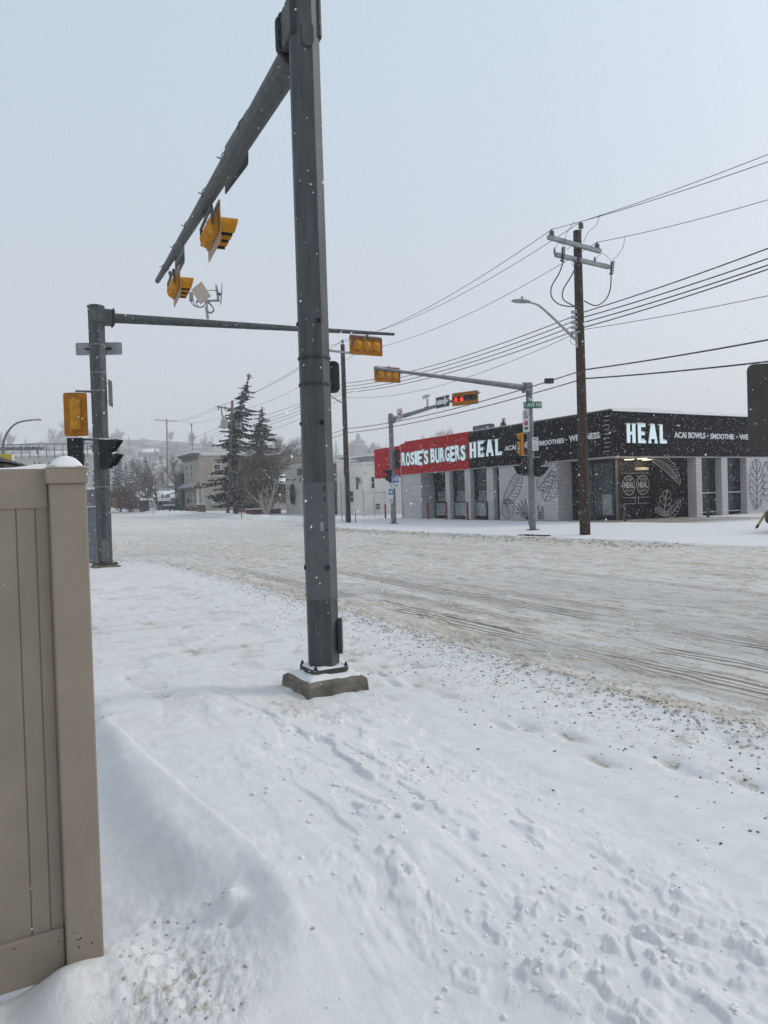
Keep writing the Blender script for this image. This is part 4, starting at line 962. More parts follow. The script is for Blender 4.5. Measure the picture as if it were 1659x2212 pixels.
# large sign back at the right edge, on its own post
p = aty(1690, 877, 9.0); o = thing('road_sign', 'large dark sign back cut off by the right edge', 'sign', Vector((p.x, p.y, hground(p.x, p.y))), R(-12))
zc = zup(p, 877) - o.location.z; h = 187 * 9.0 / FD; w = 2 * (1690 - 1622) * 9.0 / FD / math.cos(R(-12))
MB().prism(rrect(w, h, .08), frame((0, 0, zc), (1, 0, 0), (0, 0, 1)), .005).build('sign_plate', mat('sign_back_brown', (.045, .040, .035), .4, .2, var=.2, vscale=3), o)
MB().tube([(0, .04, -.1), (0, .04, zc + h * .5)], .035, 8).build('post', galv_dark, o)
# ---------------------------------------------------------------- corner shop building
def brick_mat(name, c1, c2, mortar):
    m = bpy.data.materials.new(name); m.use_nodes = True; nt = m.node_tree; N = nt.nodes; Lk = nt.links; p = N['Principled BSDF']
    tc = N.new('ShaderNodeTexCoord'); sx = N.new('ShaderNodeSeparateXYZ'); Lk.new(tc.outputs['Object'], sx.inputs[0])
    ad = N.new('ShaderNodeMath'); ad.operation = 'ADD'; Lk.new(sx.outputs[0], ad.inputs[0]); Lk.new(sx.outputs[1], ad.inputs[1])
    cb = N.new('ShaderNodeCombineXYZ'); Lk.new(ad.outputs[0], cb.inputs[0]); Lk.new(sx.outputs[2], cb.inputs[1])
    br = N.new('ShaderNodeTexBrick'); Lk.new(cb.outputs[0], br.inputs['Vector'])
    br.inputs['Color1'].default_value = (*c1, 1); br.inputs['Color2'].default_value = (*c2, 1); br.inputs['Mortar'].default_value = (*mortar, 1)
    br.inputs['Scale'].default_value = 1.0; br.inputs['Brick Width'].default_value = 0.30; br.inputs['Row Height'].default_value = 0.095; br.inputs['Mortar Size'].default_value = 0.009; br.inputs['Mortar Smooth'].default_value = 0.2
    nz = N.new('ShaderNodeTexNoise'); nz.inputs['Scale'].default_value = 1.1; nz.inputs['Detail'].default_value = 5; Lk.new(tc.outputs['Object'], nz.inputs['Vector'])
    mr = N.new('ShaderNodeMapRange'); mr.inputs['To Min'].default_value = 0.88; mr.inputs['To Max'].default_value = 1.08; Lk.new(nz.outputs[0], mr.inputs[0])
    vm = N.new('ShaderNodeVectorMath'); vm.operation = 'SCALE'; Lk.new(br.outputs[0], vm.inputs[0]); Lk.new(mr.outputs[0], vm.inputs['Scale'])
    Lk.new(vm.outputs[0], p.inputs['Base Color']); p.inputs['Roughness'].default_value = 0.7
    bp = N.new('ShaderNodeBump'); bp.inputs['Strength'].default_value = 0.5; bp.inputs['Distance'].default_value = 0.01; bp.invert = True
    Lk.new(br.outputs['Fac'], bp.inputs['Height']); Lk.new(bp.outputs[0], p.inputs['Normal'])
    return m
brick = brick_mat('painted_brick', (0.60, 0.575, 0.585), (0.54, 0.515, 0.525), (0.11, 0.105, 0.11))
fascia_black = mat('fascia_black', (0.008, 0.008, 0.010), 0.85, var=0.2, vscale=0.8, spec=0.1)
fascia_red = mat('fascia_red', (0.40, 0.006, 0.012), 0.7, var=0.08, vscale=0.8, spec=0.15)
soffit_m = mat('soffit_grey', (0.42, 0.40, 0.39), 0.7)
frame_m = mat('window_frame_black', (0.008, 0.008, 0.009), 0.6, spec=0.2)
paint_black = mat('wall_black_paint', (0.006, 0.006, 0.006), 0.8, spec=0.1)
mural_m = mat('mural_line', (0.03, 0.03, 0.034), 0.8)
mural_w = mat('mural_line_white', (0.42, 0.41, 0.38), 0.7)
lit_letter = mat('lit_letter', (0.75, 0.9, 0.92), 0.4, emit=(0.70, 0.88, 0.92), estr=0.20)
flat_letter = mat('flat_letter', (0.68, 0.69, 0.70), 0.5)
bH = 30.2; aH = onb(1321.4, 887, bH)[0]
aL_ = onb(868, 960, bH)[0]; aS = onb(1015, 940, bH)[0]
zF0, zF1 = 3.50, onb(1321.4, 887.5, bH)[1]
zF0 = onb(1322, 985.5, bH)[1]
ORG = ab(aH, bH, 0)
shop = thing('shop_building', 'low brick corner shop with red and black fascias and lit letters', 'building', ORG)
def U(x, b=bH): return onb(x, 1000, b)[0] - aH      # pixel column on a plane b=const -> local y
def Wd(x, a): return ona(x, 1000, a)[0] - bH        # pixel column on a plane a=const -> local x
LY = aL_ - aH; SY = aS - aH; XE = 24.0
# fascia boxes
MB().box(-0.12, 0.55, 0, SY, zF0, zF1).box(0.55, XE, 0.0, 0.55, zF0, zF1).build('black_fascia', fascia_black, shop)
MB().box(-0.14, 0.55, SY + 0.004, LY, zF0 - 0.02, zF1 - 0.03).build('red_fascia', fascia_red, shop)
MB().box(-0.02, 0.5, SY, LY - 0.4, zF1 - 0.03, zF1 + 0.12).build('red_parapet_cap', fascia_red, shop)
MB().box(-0.06, 0.5, 0.02, SY, zF1 + 0.001, zF1 + 0.1).build('coping', mat('coping_dark', (.03, .03, .033), .5), shop)
MB().box(-0.08, 0.5, 0.02, SY, zF1 + 0.101, zF1 + 0.125).box(-0.02, 0.46, SY + .01, LY - .42, zF1 + .121, zF1 + .14).build('coping_snow', snow_plain, shop)
s = MB(); n = 60; vs = []
for i in range(n + 1):
    x = 0.05 + (XE - 0.05) * i / n; hh = 0.17 + 0.05 * float(vnoise(i * .3, 2, 3)) + (0.06 if 3 < i < 14 else 0)
    vs += [(x, -0.03, zF1), (x, 0.02, zF1 + hh * .9), (x, 0.3, zF1 + hh), (x, 0.6, zF1)]
s.add(vs, [(i * 4 + j, (i + 1) * 4 + j, (i + 1) * 4 + j + 1, i * 4 + j + 1) for i in range(n) for j in range(3)] + [(0, 1, 2, 3)]).build('roof_edge_snow', snow_plain, shop)
MB().box(0.56, XE, 0.56, LY, zF1 - 0.5, zF1 - 0.3).build('roof', snow_plain, shop)
# ribs of snow on the corner seam
sm = MB()
for i in range(9): z = zF0 + 0.2 + i * (zF1 - zF0 - 0.3) / 9; sm.box(-0.16, -0.12, 0.04, 0.55 - 0.03 * (i % 3), z, z + 0.05); sm.box(-0.15, -0.12, 0.04, 0.5, z + 0.05, z + 0.065)
sm.build('corner_trim', fascia_black, shop)
sm = MB()
for i in range(9): z = zF0 + 0.255 + i * (zF1 - zF0 - 0.3) / 9 + .012; sm.box(-0.155, -0.121, 0.06, 0.50 - 0.05 * (i % 3), z, z + 0.018)
sm.build('trim_snow', snow_plain, shop)
# soffit, back walls
MB().box(-0.08, 2.2, 0.03, LY - 0.03, zF0 - 0.06, zF0 - 0.002).box(2.2, XE, 0.03, 2.2, zF0 - 0.06, zF0 - 0.002).build('soffit', soffit_m, shop)
RB = 31.4
rY = lambda x: U(x, RB)
# brick piers on the road side: (front left px, front right px)
def pier_w(x0, x1, name='brick_pier', back=1.2):
    y1, y0 = U(x0), U(x1)
    return MB().box(0.0, back, y0, y1, -0.1, zF0 - 0.06).build(name, brick, shop)
_a = onb(970, 1000, bH)[0]; _d = ray(979, 1000); _P = Vector((_d.x, _d.y, 0)); R2 = _a * B_(_P) / A_(_P); X2 = R2 - bH      # shallow window plane
pier_w(865.5, 908, 'brick_wall'); pier_w(960.7, 970, back=X2 + .1); pier_w(1002.6, 1015, back=X2 + .1); pier_w(1050, 1064, back=X2 + .1)
r2 = lambda x: U(x, R2)
pier_w(1077, 1203.5, 'brick_wall')
def window_w(y0, y1, x=1.2, transom=1.05, sticker=None, frosted=True, door=False):
    """window set in the recess; spans local y0..y1"""
    w = MB(); t = 0.07
    z0, z1 = 0.12, zF0 - 0.06
    w.box(x - .04, x + .04, y0, y0 + t, z0, z1); w.box(x - .04, x + .04, y1 - t, y1, z0, z1); w.box(x - .04, x + .04, y0 + t, y1 - t, z1 - t, z1); w.box(x - .04, x + .04, y0 + t, y1 - t, z0, z0 + 0.12); w.box(x - .04, x + .04, y0 + t, y1 - t, z0 + transom, z0 + transom + t)
    o = w.build('window', frame_m, shop)
    MB().box(x - .01, x + .01, y0 + t, y1 - t, z0 + transom + t, z1 - t).build('pane', glass, o)
    MB().box(x - .012, x + .012, y0 + t, y1 - t, z0 + .12, z0 + transom).build('lower_pane', mat('frosted_glass', (0.25, 0.27, 0.28), 0.35, var=.25, vscale=2) if frosted else glass, o)
    return o
stick = mat('window_sticker', (0.26, 0.26, 0.26), 0.6)
for (xl, xr, xt) in ((939, 960.7, 956), (979, 1002.6, 997.5), (1023.6, 1050, 1043.5)):
    dp = xl > 950; f_ = r2 if dp else rY; xx = X2 if dp else 1.2
    y1, y0 = f_(xl), f_(xr) - (.12 if dp else .45)
    wn = window_w(y0, y1, xx)
    yc, zc_ = onb(xt, 1072, bH + xx - .02)
    text('window_lettering', "ROSIE'S\nBURGERS", 0.47, stick, wn, FWEST((xx - .015, yc - aH, zc_)), 0.004, 0.012, 0.60, line=.8)
    MB().box(xx - .02, xx - .014, yc - aH - .4, yc - aH + .4, zc_ - .62, zc_ - .56).build('window_sticker', stick, wn)
window_w(r2(1077) - .1, r2(1072), X2, frosted=False)
MB().box(X2 + .05, 1.19, U(970), U(965), -.1, zF0 - .07).build('partition', brick, shop)
# behind the recesses
MB().box(1.25, 1.4, rY(1237) + 0.2, LY, -0.1, zF0 - 0.06).build('back_wall', paint_black, shop)
# corner entrance: glass on the road side, doors and black wall on the side-street side
yg0 = 1.0
MB().box(1.12, 1.3, yg0 + 3.15, U(1203.5), -0.1, zF0 - 0.06).build('black_post', frame_m, shop)
yB = U(1203.5)
o = MB(); 
y_hi = yB; xg = 1.2
for yy in (yg0, yg0 + 0.02): pass
o.box(xg - .05, xg + .05, yg0, yg0 + .12, 0, zF0 - .06).box(xg - .05, xg + .05, y_hi - .5, y_hi, 0, zF0 - .06).box(xg - .05, xg + .05, yg0 + .12, y_hi - .5, 0, .22).box(xg - .05, xg + .05, yg0 + .12, y_hi - .5, zF0 - .25, zF0 - .06).box(xg - .05, xg + .05, (yg0 + y_hi) / 2 - .03, (yg0 + y_hi) / 2 + .03, .22, zF0 - .25)
gw = o.build('window', frame_m, shop)
MB().box(xg - .01, xg + .01, yg0 + .12, y_hi - .5, .22, zF0 - .25).build('pane', mat('shop_glass', (0.025, 0.038, 0.042), 0.08, var=.6, vscale=.8, spec=.25), gw)
MB().box(xg - .03, xg - .015, yg0 + .25, yg0 + .95, .3, 1.45).build('poster', mat('poster_grey', (.32, .33, .33), .7, col2=(.12, .14, .13), vscale=3), gw)
AE = aH + yg0            # plane of doors
xw = lambda px: Wd(px, AE)
mh = MB().box(xg - .02, xg + .14, yg0 - .06, yg0 + .06, 0, zF0 - .06).build('wood_mullion', mat('wood_mullion', (.10, .075, .045), .6), shop)
d0, d1, d2 = xw(1341), xw(1371), xw(1402)
MB().box(xg + .14, d0, yg0 - .02, yg0 + .06, 0, zF0 - .06).box(d0, d2, yg0, yg0 + .06, 2.62, zF0 - .06).build('door_surround', frame_m, shop)
for k, (xa, xb) in enumerate(((d0, d1), (d1, d2))):
    dd = MB().box(xa + .005, xb - .005, yg0 - .03, yg0 + .04, 0.03, 2.6).build('door', paint_black, shop)
    c = ((xa + xb) / 2, yg0 - .035, 1.93); M = FSOUTH(c)
    ring(MB(), .56, .035, M, .006, n=36, sx=min(.95, (xb - xa) / 1.25)).build('door_emblem', mural_w, dd)
    text('door_lettering', 'HEAL', .46, mural_w, dd, M, .006, .012, .72)
    m = MB(); rnd = random.Random(2 + k)
    for i in range(7):
        an = R(35 + i * 18); m.tube([M @ Vector((.20 * math.cos(an), .16 + .1 * math.sin(an), .004)), M @ Vector((.34 * math.cos(an), .20 + .27 * math.sin(an), .004))], .010, 4)
    for i in range(8):
        x = -.28 + i * .08; m.tube([M @ Vector((x, -.22, .004)), M @ Vector((x * 1.1 + .05 * rnd.uniform(-1, 1), -.40 + .1 * abs(x), .004))], .010, 4)
    m.build('emblem_leaves', mural_w, dd)
    hx = xb - .12 if k == 0 else xa + .12
    MB().box(xa + .1, xb - .1, yg0 - .06, yg0 - .03, 1.22, 1.245).box(xa + .1, xb - .1, yg0 - .06, yg0 - .03, .88, .9).tube([(hx, yg0 - .09, .85), (hx, yg0 - .09, 1.3)], .014, 6).build('door_handle', mat('handle_chrome', (.4, .4, .4), .3, .5), dd)
MB().box(d1 + 0.0, d2 - .1, yg0 - .05, yg0 - .02, 2.78, 2.93).build('transom_light', mat('warm_strip', (.35, .30, .22), .5, emit=(.8, .65, .45), estr=.12), shop)
xk = Wd(1491, aH + .55)
MB().box(d2, xk, 0.62, yg0 + .1, 0, zF0 - .06).build('black_wall', paint_black, shop)
# leaf drawings: closed outline with midrib and veins, drawn on a wall
def leaf(m, M, base, tip, w, veins=9, cut=0.0, r=0.014, bend=0.15, gaps=True):
    base = Vector(base); tip = Vector(tip); ax = tip - base; L = ax.length; u = ax / L; v = Vector((-u.y, u.x))
    def P(t, s):
        q = base + u * (t * L) + v * (s * w + bend * L * math.sin(math.pi * t)); return M @ Vector((q.x, q.y, 0.006))
    prof = lambda t: math.sin(math.pi * min(1, t * 0.93 + .07)) ** 0.7 * (1 - .15 * t)
    m.tube([P(i / 12, 0) for i in range(13)], r * 1.3, 4)
    for sd in (-1, 1):
        edge = []
        for i in range(veins):
            t0 = .04 + .9 * i / veins; t1 = t0 + .9 / veins; tm = t0 + .12
            ed = [P(t0 + (t1 - t0) * k / 4 + .07 * (1 - abs(k / 2 - 1)), sd * prof(t0 + (t1 - t0) * k / 4) * (1 - cut * (k in (0, 4)))) for k in range(5)]
            edge += ed[:4]
            if i > 0: m.tube([P(max(0, t0 - .12), 0), P(t0 - .04, sd * prof(t0) * .5), P(t0 + .02, sd * prof(t0) * (.98 - cut))], r, 4)
        edge.append(P(1.0, 0)); m.tube([P(0, 0)] + edge, r, 4)
    return m
Mw = FWEST((-0.004, 0, 0))
mb = MB()
leaf(mb, Mw, (-U(1084) + .1, 1.05), (-U(1127), 3.15), .62, 10, .05, .013, -.06)
leaf(mb, Mw, (-U(1084) + .2, 1.3), (-U(1098), .1), .75, 8, .05, .013, .05)
mb.build('leaf_mural', mural_m, shop); mb = MB()
for (x0, x1, z1) in ((1137, 1112, .85), (1137, 1117, 1.05), (1137, 1124, 1.25), (1138, 1132, 1.35), (1139, 1111, .5), (1162, 1160, .95), (1170, 1169, .9), (1165, 1164, .6)): leaf(mb, Mw, (-U(x0), .05), (-U(x1), z1), .10, 1, 0, .011, 0)
mb.build('leaf_mural', mural_m, shop); mb = MB()
leaf(mb, Mw, (-U(1160), 1.9), (-U(1202), 3.3), .75, 8, .35, .014, .0)
leaf(mb, Mw, (-U(1196), 2.9), (-U(1174), 1.2), .72, 5, .5, .014, .1)
mb.build('leaf_mural', mural_m, shop)
Ms = FSOUTH((0, 0.615, 0)); mb = MB()
xs = lambda px: Wd(px, aH + .615)
leaf(mb, Ms, (xs(1410), zF0 - .1), (xs(1469), 1.95), .42, 12, .05, .016, .12)
mb.build('leaf_mural', mural_w, shop); mb = MB()
leaf(mb, Ms, (xs(1432), .1), (xs(1441), 1.62), .55, 4, .3, .016, .05); leaf(mb, Ms, (xs(1437), .1), (xs(1468), 1.0), .34, 5, .3, .016, -.1); leaf(mb, Ms, (xs(1437), .2), (xs(1412), .55), .2, 4, .1, .016, .0)
mb.build('leaf_mural', mural_w, shop)
# piers on the side street
def pier_s(px0, px1, name='brick_pier'):
    x0, x1 = Wd(px0, aH), Wd(px1, aH)
    return MB().box(x0, x1, 0.02, .62, -.1, zF0 - .06).build(name, brick, shop)
pier_s(1504, 1516); pier_s(1559, 1571.7)
x0 = Wd(1613, aH); MB().box(x0, XE, 0.02, .62, -.1, zF0 - .06).build('brick_wall', brick, shop)
MB().box(xk - .25, XE, .70, .8, -.1, zF0 - .06).build('back_wall', paint_black, shop)
def window_s(x0, x1):
    y = .5; t = .06; z0, z1 = .15, zF0 - .06; w = MB(); zt = 1.32
    for a_, b_, c_, d_ in ((x0, x0 + t, z0, z1), (x1 - t, x1, z0, z1), (x0 + t, x1 - t, z0, z0 + .1), (x0 + t, x1 - t, z1 - t, z1), (x0 + t, x1 - t, zt, zt + .09)): w.box(a_, b_, y - .04, y + .04, c_, d_)
    o = w.build('window', frame_m, shop); MB().box(x0 + t, x1 - t, y - .01, y + .01, z0 + .1, zt).box(x0 + t, x1 - t, y - .01, y + .01, zt + .09, z1 - t).build('pane', glass, o)
    MB().box(x0 + t, x1 - t, y - .12, y - .041, zt + .02, zt + .06).box(x0, x1, y - .12, y - .041, z0 + .06, z0 + .09).build('sill_snow', snow_plain, o)
for a_, b_ in ((1516, 1559), (1571.7, 1613)): window_s(Wd(a_, aH) , Wd(b_, aH))
Ms2 = FSOUTH((0, 0.0, 0)); mb = MB(); xs = lambda px: Wd(px, aH)
leaf(mb, Ms2, (xs(1632), .25), (xs(1634), 3.35), .85, 7, .35, .014, -.02); mb.build('leaf_mural', mural_m, shop); mb = MB(); leaf(mb, Ms2, (xs(1690), .3), (xs(1655), 3.2), 1.2, 7, .4, .014, .05)
mb.build('leaf_mural', mural_m, shop)
# lit lettering -----------------------------------------------------------
def heal(M, w, h, d, nm='lit_letters'):
    """block capitals H E A L; w,h overall"""
    st = w * .075; lw = w * .205; gap = w * .06; par = None
    shapes = [[(0, 0), (st, 0), (st, h * .44), (lw - st, h * .44), (lw - st, 0), (lw, 0), (lw, h), (lw - st, h), (lw - st, h * .57), (st, h * .57), (st, h), (0, h)],
              [(0, 0), (lw * .92, 0), (lw * .92, h * .13), (st, h * .13), (st, h * .43), (lw * .82, h * .43), (lw * .82, h * .56), (st, h * .56), (st, h * .87), (lw * .9, h * .87), (lw * .9, h), (0, h)],
              [(0, 0), (st * 1.05, 0), (lw * .30, h * .23), (lw * .82, h * .23), (lw * 1.12 - st * 1.05, 0), (lw * 1.12, 0), (lw * .56 + st * .62, h), (lw * .56 - st * .62, h)],
              [(0, 0), (lw * .88, 0), (lw * .88, h * .13), (st, h * .13), (st, h), (0, h)]]
    xs_ = [0, lw + gap, 2 * lw + gap * 1.75, 3 * lw + gap * 3.1]
    out = []
    for sh, x in zip(shapes, xs_):
        mm = M @ Matrix.Translation((x - w / 2, -h / 2, 0))
        side = MB().prism(sh, mm, d).build('sign_letter', mat('letter_case', (.03, .03, .03), .5), shop)
        MB().prism(sh, mm @ Matrix.Translation((0, 0, d + .002)), .02).build('letter_face', lit_letter, side)
        sn = MB()      # snow lodged on the ledges of the letters
        tops = {0: [(0, st, h), (lw - st, lw, h), (st, lw - st, h * .57)], 1: [(0, lw * .9, h), (st, lw * .82, h * .56), (st, lw * .92, h * .13)], 2: [(lw * .56 - st * .62, lw * .56 + st * .62, h), (lw * .34, lw * .8, h * .34)], 3: [(0, st, h), (st, lw * .88, h * .13)]}[shapes.index(sh)]
        for (p0, p1, yy) in tops:
            hh = min(.14, (p1 - p0) * .35); yy += .002
            if yy < h * .9 and p1 - p0 > .2: sn.prism([(p0, yy), (p1, yy), (p0 + (p1 - p0) * .9, yy + hh * .4), (p0 + (p1 - p0) * .35, yy + hh)], mm @ Matrix.Translation((0, 0, .01)), d - .01)
            else: sn.prism([(p0 - .01, yy), (p1 + .01, yy), (p1 - .02, yy + hh * .55), (p0 + .03, yy + hh * .7)], mm @ Matrix.Translation((0, 0, -.1 if False else .01)), d + .03)
        sn.build('letter_snow', snow_plain, side)
ya, _ = onb(1019, 980, bH - .14); yb, _ = onb(1089, 968, bH - .14); _, zt = onb(1052, 951.5, bH - .14); _, zb = onb(1052, 988, bH - .14)
heal(FWEST((-.13, (ya + yb) / 2 - aH, (zt + zb) / 2)), (ya - yb), zt - zb - .1, .16)
xa, _ = ona(1353, 930, aH - .15); xb, _ = ona(1441, 935, aH - .15); _, zt = ona(1395, 916, aH - .15); _, zb = ona(1395, 959, aH - .15)
heal(FSOUTH(((xa + xb) / 2 - bH, -.005, (zt + zb) / 2)), (xb - xa), zt - zb - .08, .16)
def fit_text(s, M0, w, h, m, d, off, name='sign_lettering', size=None, space=1.0):
    o = text(name, s, 1.0, m, shop, Matrix(), d, off, 1.0, space=space)
    vs = [v.co for v in o.data.vertices]; x0 = min(v.x for v in vs); x1 = max(v.x for v in vs); y0 = min(v.y for v in vs); y1 = max(v.y for v in vs)
    o.data.transform(M0 @ Matrix.Diagonal((w / (x1 - x0), h / (y1 - y0), 1, 1)) @ Matrix.Translation((-(x0 + x1) / 2, -(y0 + y1) / 2, 0))); return o
def on_west(x0, x1, yt, yb):
    bb = bH - .14; ya, _ = onb(x0, yt, bb); yb_, _ = onb(x1, yt, bb); xm = (x0 + x1) / 2; _, z1 = onb(xm, yt, bb); _, z0 = onb(xm, yb, bb)
    return FWEST((-.14, (ya + yb_) / 2 - aH, (z0 + z1) / 2)), ya - yb_, z1 - z0
def on_south(x0, x1, yt, yb):
    aa_ = aH; xa, _ = ona(x0, yt, aa_); xb, _ = ona(x1, yt, aa_); xm = (x0 + x1) / 2; _, z1 = ona(xm, yt, aa_); _, z0 = ona(xm, yb, aa_)
    return FSOUTH(((xa + xb) / 2 - bH, -.005, (z0 + z1) / 2)), xb - xa, z1 - z0
# chunky hand drawn style burger lettering: two words, swelling letters
M_, w_, h_ = on_west(869.5, 1009, 969, 1001)
yL0 = w_
def chunky(word, x0, x1, h0, h1):
    """letters laid left to right between x0..x1 (metres from the left end), heights h0->h1"""
    n = len(word); wts = [0.35 if c == "'" else (.55 if c == 'I' else 1.0) for c in word]; tot = sum(wts); x = x0
    for i, (c, wt) in enumerate(zip(word, wts)):
        wd = (x1 - x0) * wt / tot; hh = (h0 + (h1 - h0) * i / n) * (1.0 + 0.05 * math.sin(i * 2.1)); yo = 0.04 * math.sin(i * 2.7 + 1)
        if c == "'": cell_h = hh * .30; yo = hh * .42
        else: cell_h = hh
        Mc = M_ @ Matrix.Translation((x + wd / 2 - w_ / 2, yo, 0))
        cs = fit_text(c, Mc @ Matrix.Translation((.05, .03, .003)), wd * 0.93, cell_h, mat('letter_case_grey', (.30, .30, .31), .5), .12, .03, 'sign_letter')
        f = fit_text(c, Mc @ Matrix.Translation((0, 0, .126)), wd * 0.86, cell_h * .96, lit_letter, .02, .03, 'letter_face'); f.parent = cs
        x += wd
chunky("ROSIE'S", 0, w_ * .455, h_ * .98, h_ * .98); chunky('BURGERS', w_ * .485, w_, h_ * .98, h_ * 1.02)
for s_, x0, x1, yt, yb in (('ACAI BOWLS', 1090, 1157, 958, 971.5), ('SMOOTHIES', 1163, 1219, 948, 961.5), ('WELLNESS', 1229, 1295.5, 935.5, 952)):
    M0, w, h = on_west(x0, x1, yt + 1, yb - 1); fit_text(s_, M0, w, h * 0.92, flat_letter, .02, .03)
for x, y in ((1160, 960), (1223.5, 950)): M0, w, h = on_west(x - 1.5, x + 1.5, y - 1.5, y + 1.5); MB().prism([(w * .5 * math.cos(k * .785), h * .5 * math.sin(k * .785)) for k in range(8)], M0, .02).build('sign_dot', flat_letter, shop)
for s_, x0, x1, yt, yb in (('ACAI BOWLS', 1456, 1523, 933, 947.5), ('SMOOTHIE', 1534, 1585, 936.5, 949.5), ('WELLNESS', 1597, 1652, 938, 951)):
    M0, w, h = on_south(x0, x1, yt, yb); fit_text(s_, M0, w, h * 0.9, flat_letter, .02, .03)
for x, y in ((1528.5, 941), (1591, 944)): M0, w, h = on_south(x - 1.5, x + 1.5, y - 1.5, y + 1.5); MB().prism([(w * .5 * math.cos(k * .785), h * .5 * math.sin(k * .785)) for k in range(8)], M0, .02).build('sign_dot', flat_letter, shop)
# round soffit lamps, lit
lampm = mat('lamp_lit', (1, .9, .7), .4, emit=(1.0, .82, .55), estr=2.2)
for (px, py) in ((1359, 991.5), (1372, 996), (1387, 989.5), (1397.5, 992)):
    d = ray(px, py); zl = zF0 - .12; t = (zl - EYE) / d.z; P = Matrix.Rotation(-TH, 4, 'Z') @ (C0 + d * t - ORG)
    l = MB().lathe([(.30, -.02), (.28, .035), (.2, .058)], Matrix.Translation((P.x, P.y, zl)), 20).build('ceiling_lamp', mat('lamp_rim', (.3, .27, .22), .5), shop)
    MB().lathe([(.25, -.045), (.27, -.0201)], Matrix.Translation((P.x, P.y, zl)), 20).build('lamp_diffuser', lampm, l)
    ld = bpy.data.lights.new('ceiling_lamp_glow', 'POINT'); ld.energy = 9; ld.color = (1, .8, .55); ld.shadow_soft_size = .2
    lo = bpy.data.objects.new('ceiling_lamp_glow', ld); COL.objects.link(lo); lo.parent = shop; lo.location = (P.x, P.y, zl - .3)
# slatted red wing at the far end
aW = onb(809, 1000, bH + .9)[0] - aH
w = MB(); z0w = zF0 - .1; nsl = 10
for i in range(nsl):
    z = z0w + i * (zF1 - z0w) / nsl; w.box(.9 - (.04 if i % 2 else 0.0), 1.4, LY + .02, aW, z + .002, z + (zF1 - z0w) / nsl - .002)
w.build('red_slat_screen', fascia_red, shop)
MB().box(.95, 1.4, LY + .02, aW, zF1 + .001, zF1 + .03).build('screen_snow', snow_plain, shop)
MB().box(.0, .5, LY + .01, LY + .30, -.1, zF1 - .1).build('brick_pier', brick, shop)
MB().box(1.0, 1.15, LY + .31, LY + 1.6, -.1, zF0 - .12).build('side_door', frame_m, shop)
# rooftop air conditioner
P = None; b_ = bH + 5.5; a1, zt = onb(1021, 921, b_); a2, zb = onb(1058, 940, b_)
o = thing('rooftop_unit', 'dark grey air conditioning unit on the shop roof', 'air conditioner', ab(a2, b_, zF1 - .3))
acm = mat('unit_grey', (.05, .052, .055), .6); H = zt - zF1 + .3
MB().box(0, .5, 0, a1 - a2, 0, H).build('casing', acm, o, bevel=.02)
g = MB()
for i in range(12): y = .1 + i * (a1 - a2 - .3) / 12; g.box(-.02, -.002, y, y + .05, .1, H - .12)
g.build('grille', mat('grille_light', (.16, .165, .17), .5), o); MB().box(-.03, -.021, .12, .3, H - .5, H - .2).build('label_plate', white_sign, o)
# bollards
red_b = mat('bollard_red', (.22, .012, .014), .5, var=.2, vscale=5); blk_b = mat('bollard_black', (.012, .013, .014), .5)
BL = [(833, 1089, 1118, 'red', 'red bollard left of the middle signal pole'), (924.5, 1086, 1120, 'red', 'red bollard before the first shop window, by the brick corner'),
      (965, 1085, 1121, 'red', 'red bollard standing between the first and second shop windows'), (1010, 1084, 1121, 'red', 'red bollard between the second and third shop windows'),
      (1053, 1084, 1122, 'black', 'black bollard between the third shop window and leaf mural'), (1350, 1090, 1127, 'black', 'black bollard before the double entrance doors'),
      (1530, 1085, 1124, 'black', 'black bollard before the side street windows')]
for (x, yt, yb, c, lab) in BL:
    if x < 1100: a_b = onb(x, yb, 29.75)[0]; P = ab(a_b, 29.75, 0)
    elif x < 1400: b_b = ona(x, yb, aH - .5)[0]; P = ab(aH - .5, b_b, 0)
    else: b_b = ona(x, yb, aH - 1.2)[0]; P = ab(aH - 1.2, b_b, 0)
    z = hground(P.x, P.y); o = thing('bollard', lab, 'bollard', Vector((P.x, P.y, z)), group='bollards in front of the shop'); h = zup(P, yt) - z
    MB().lathe([(.075, -.1), (.075, h - .04), (.05, h)], None, 12).build('post', red_b if c == 'red' else blk_b, o)
    MB().lathe([(.085, -.02), (.085, .04)], None, 12).build('base_collar', blk_b, o)
# leaning yellow marker and the bumper of a dark car at the right edge
p = gp(1633, 1142, 0.05); q = online(1655, 1106, p, Vector((p.x + 1, p.y + .1, 0)))
o = thing('marker_stick', 'yellow stick with a black tip leaning in the snow at the right edge', 'stick', p, 0); d = q - p; d = d * 1.0
MB().tube([d * .22, d], .045, 8).build('stick', mat('stick_yellow', (.42, .29, .10), .6), o); MB().tube([Vector((0, 0, 0)), d * .08, d * .22], [.012, .05, .05], 8).build('tip', blacksteel, o)
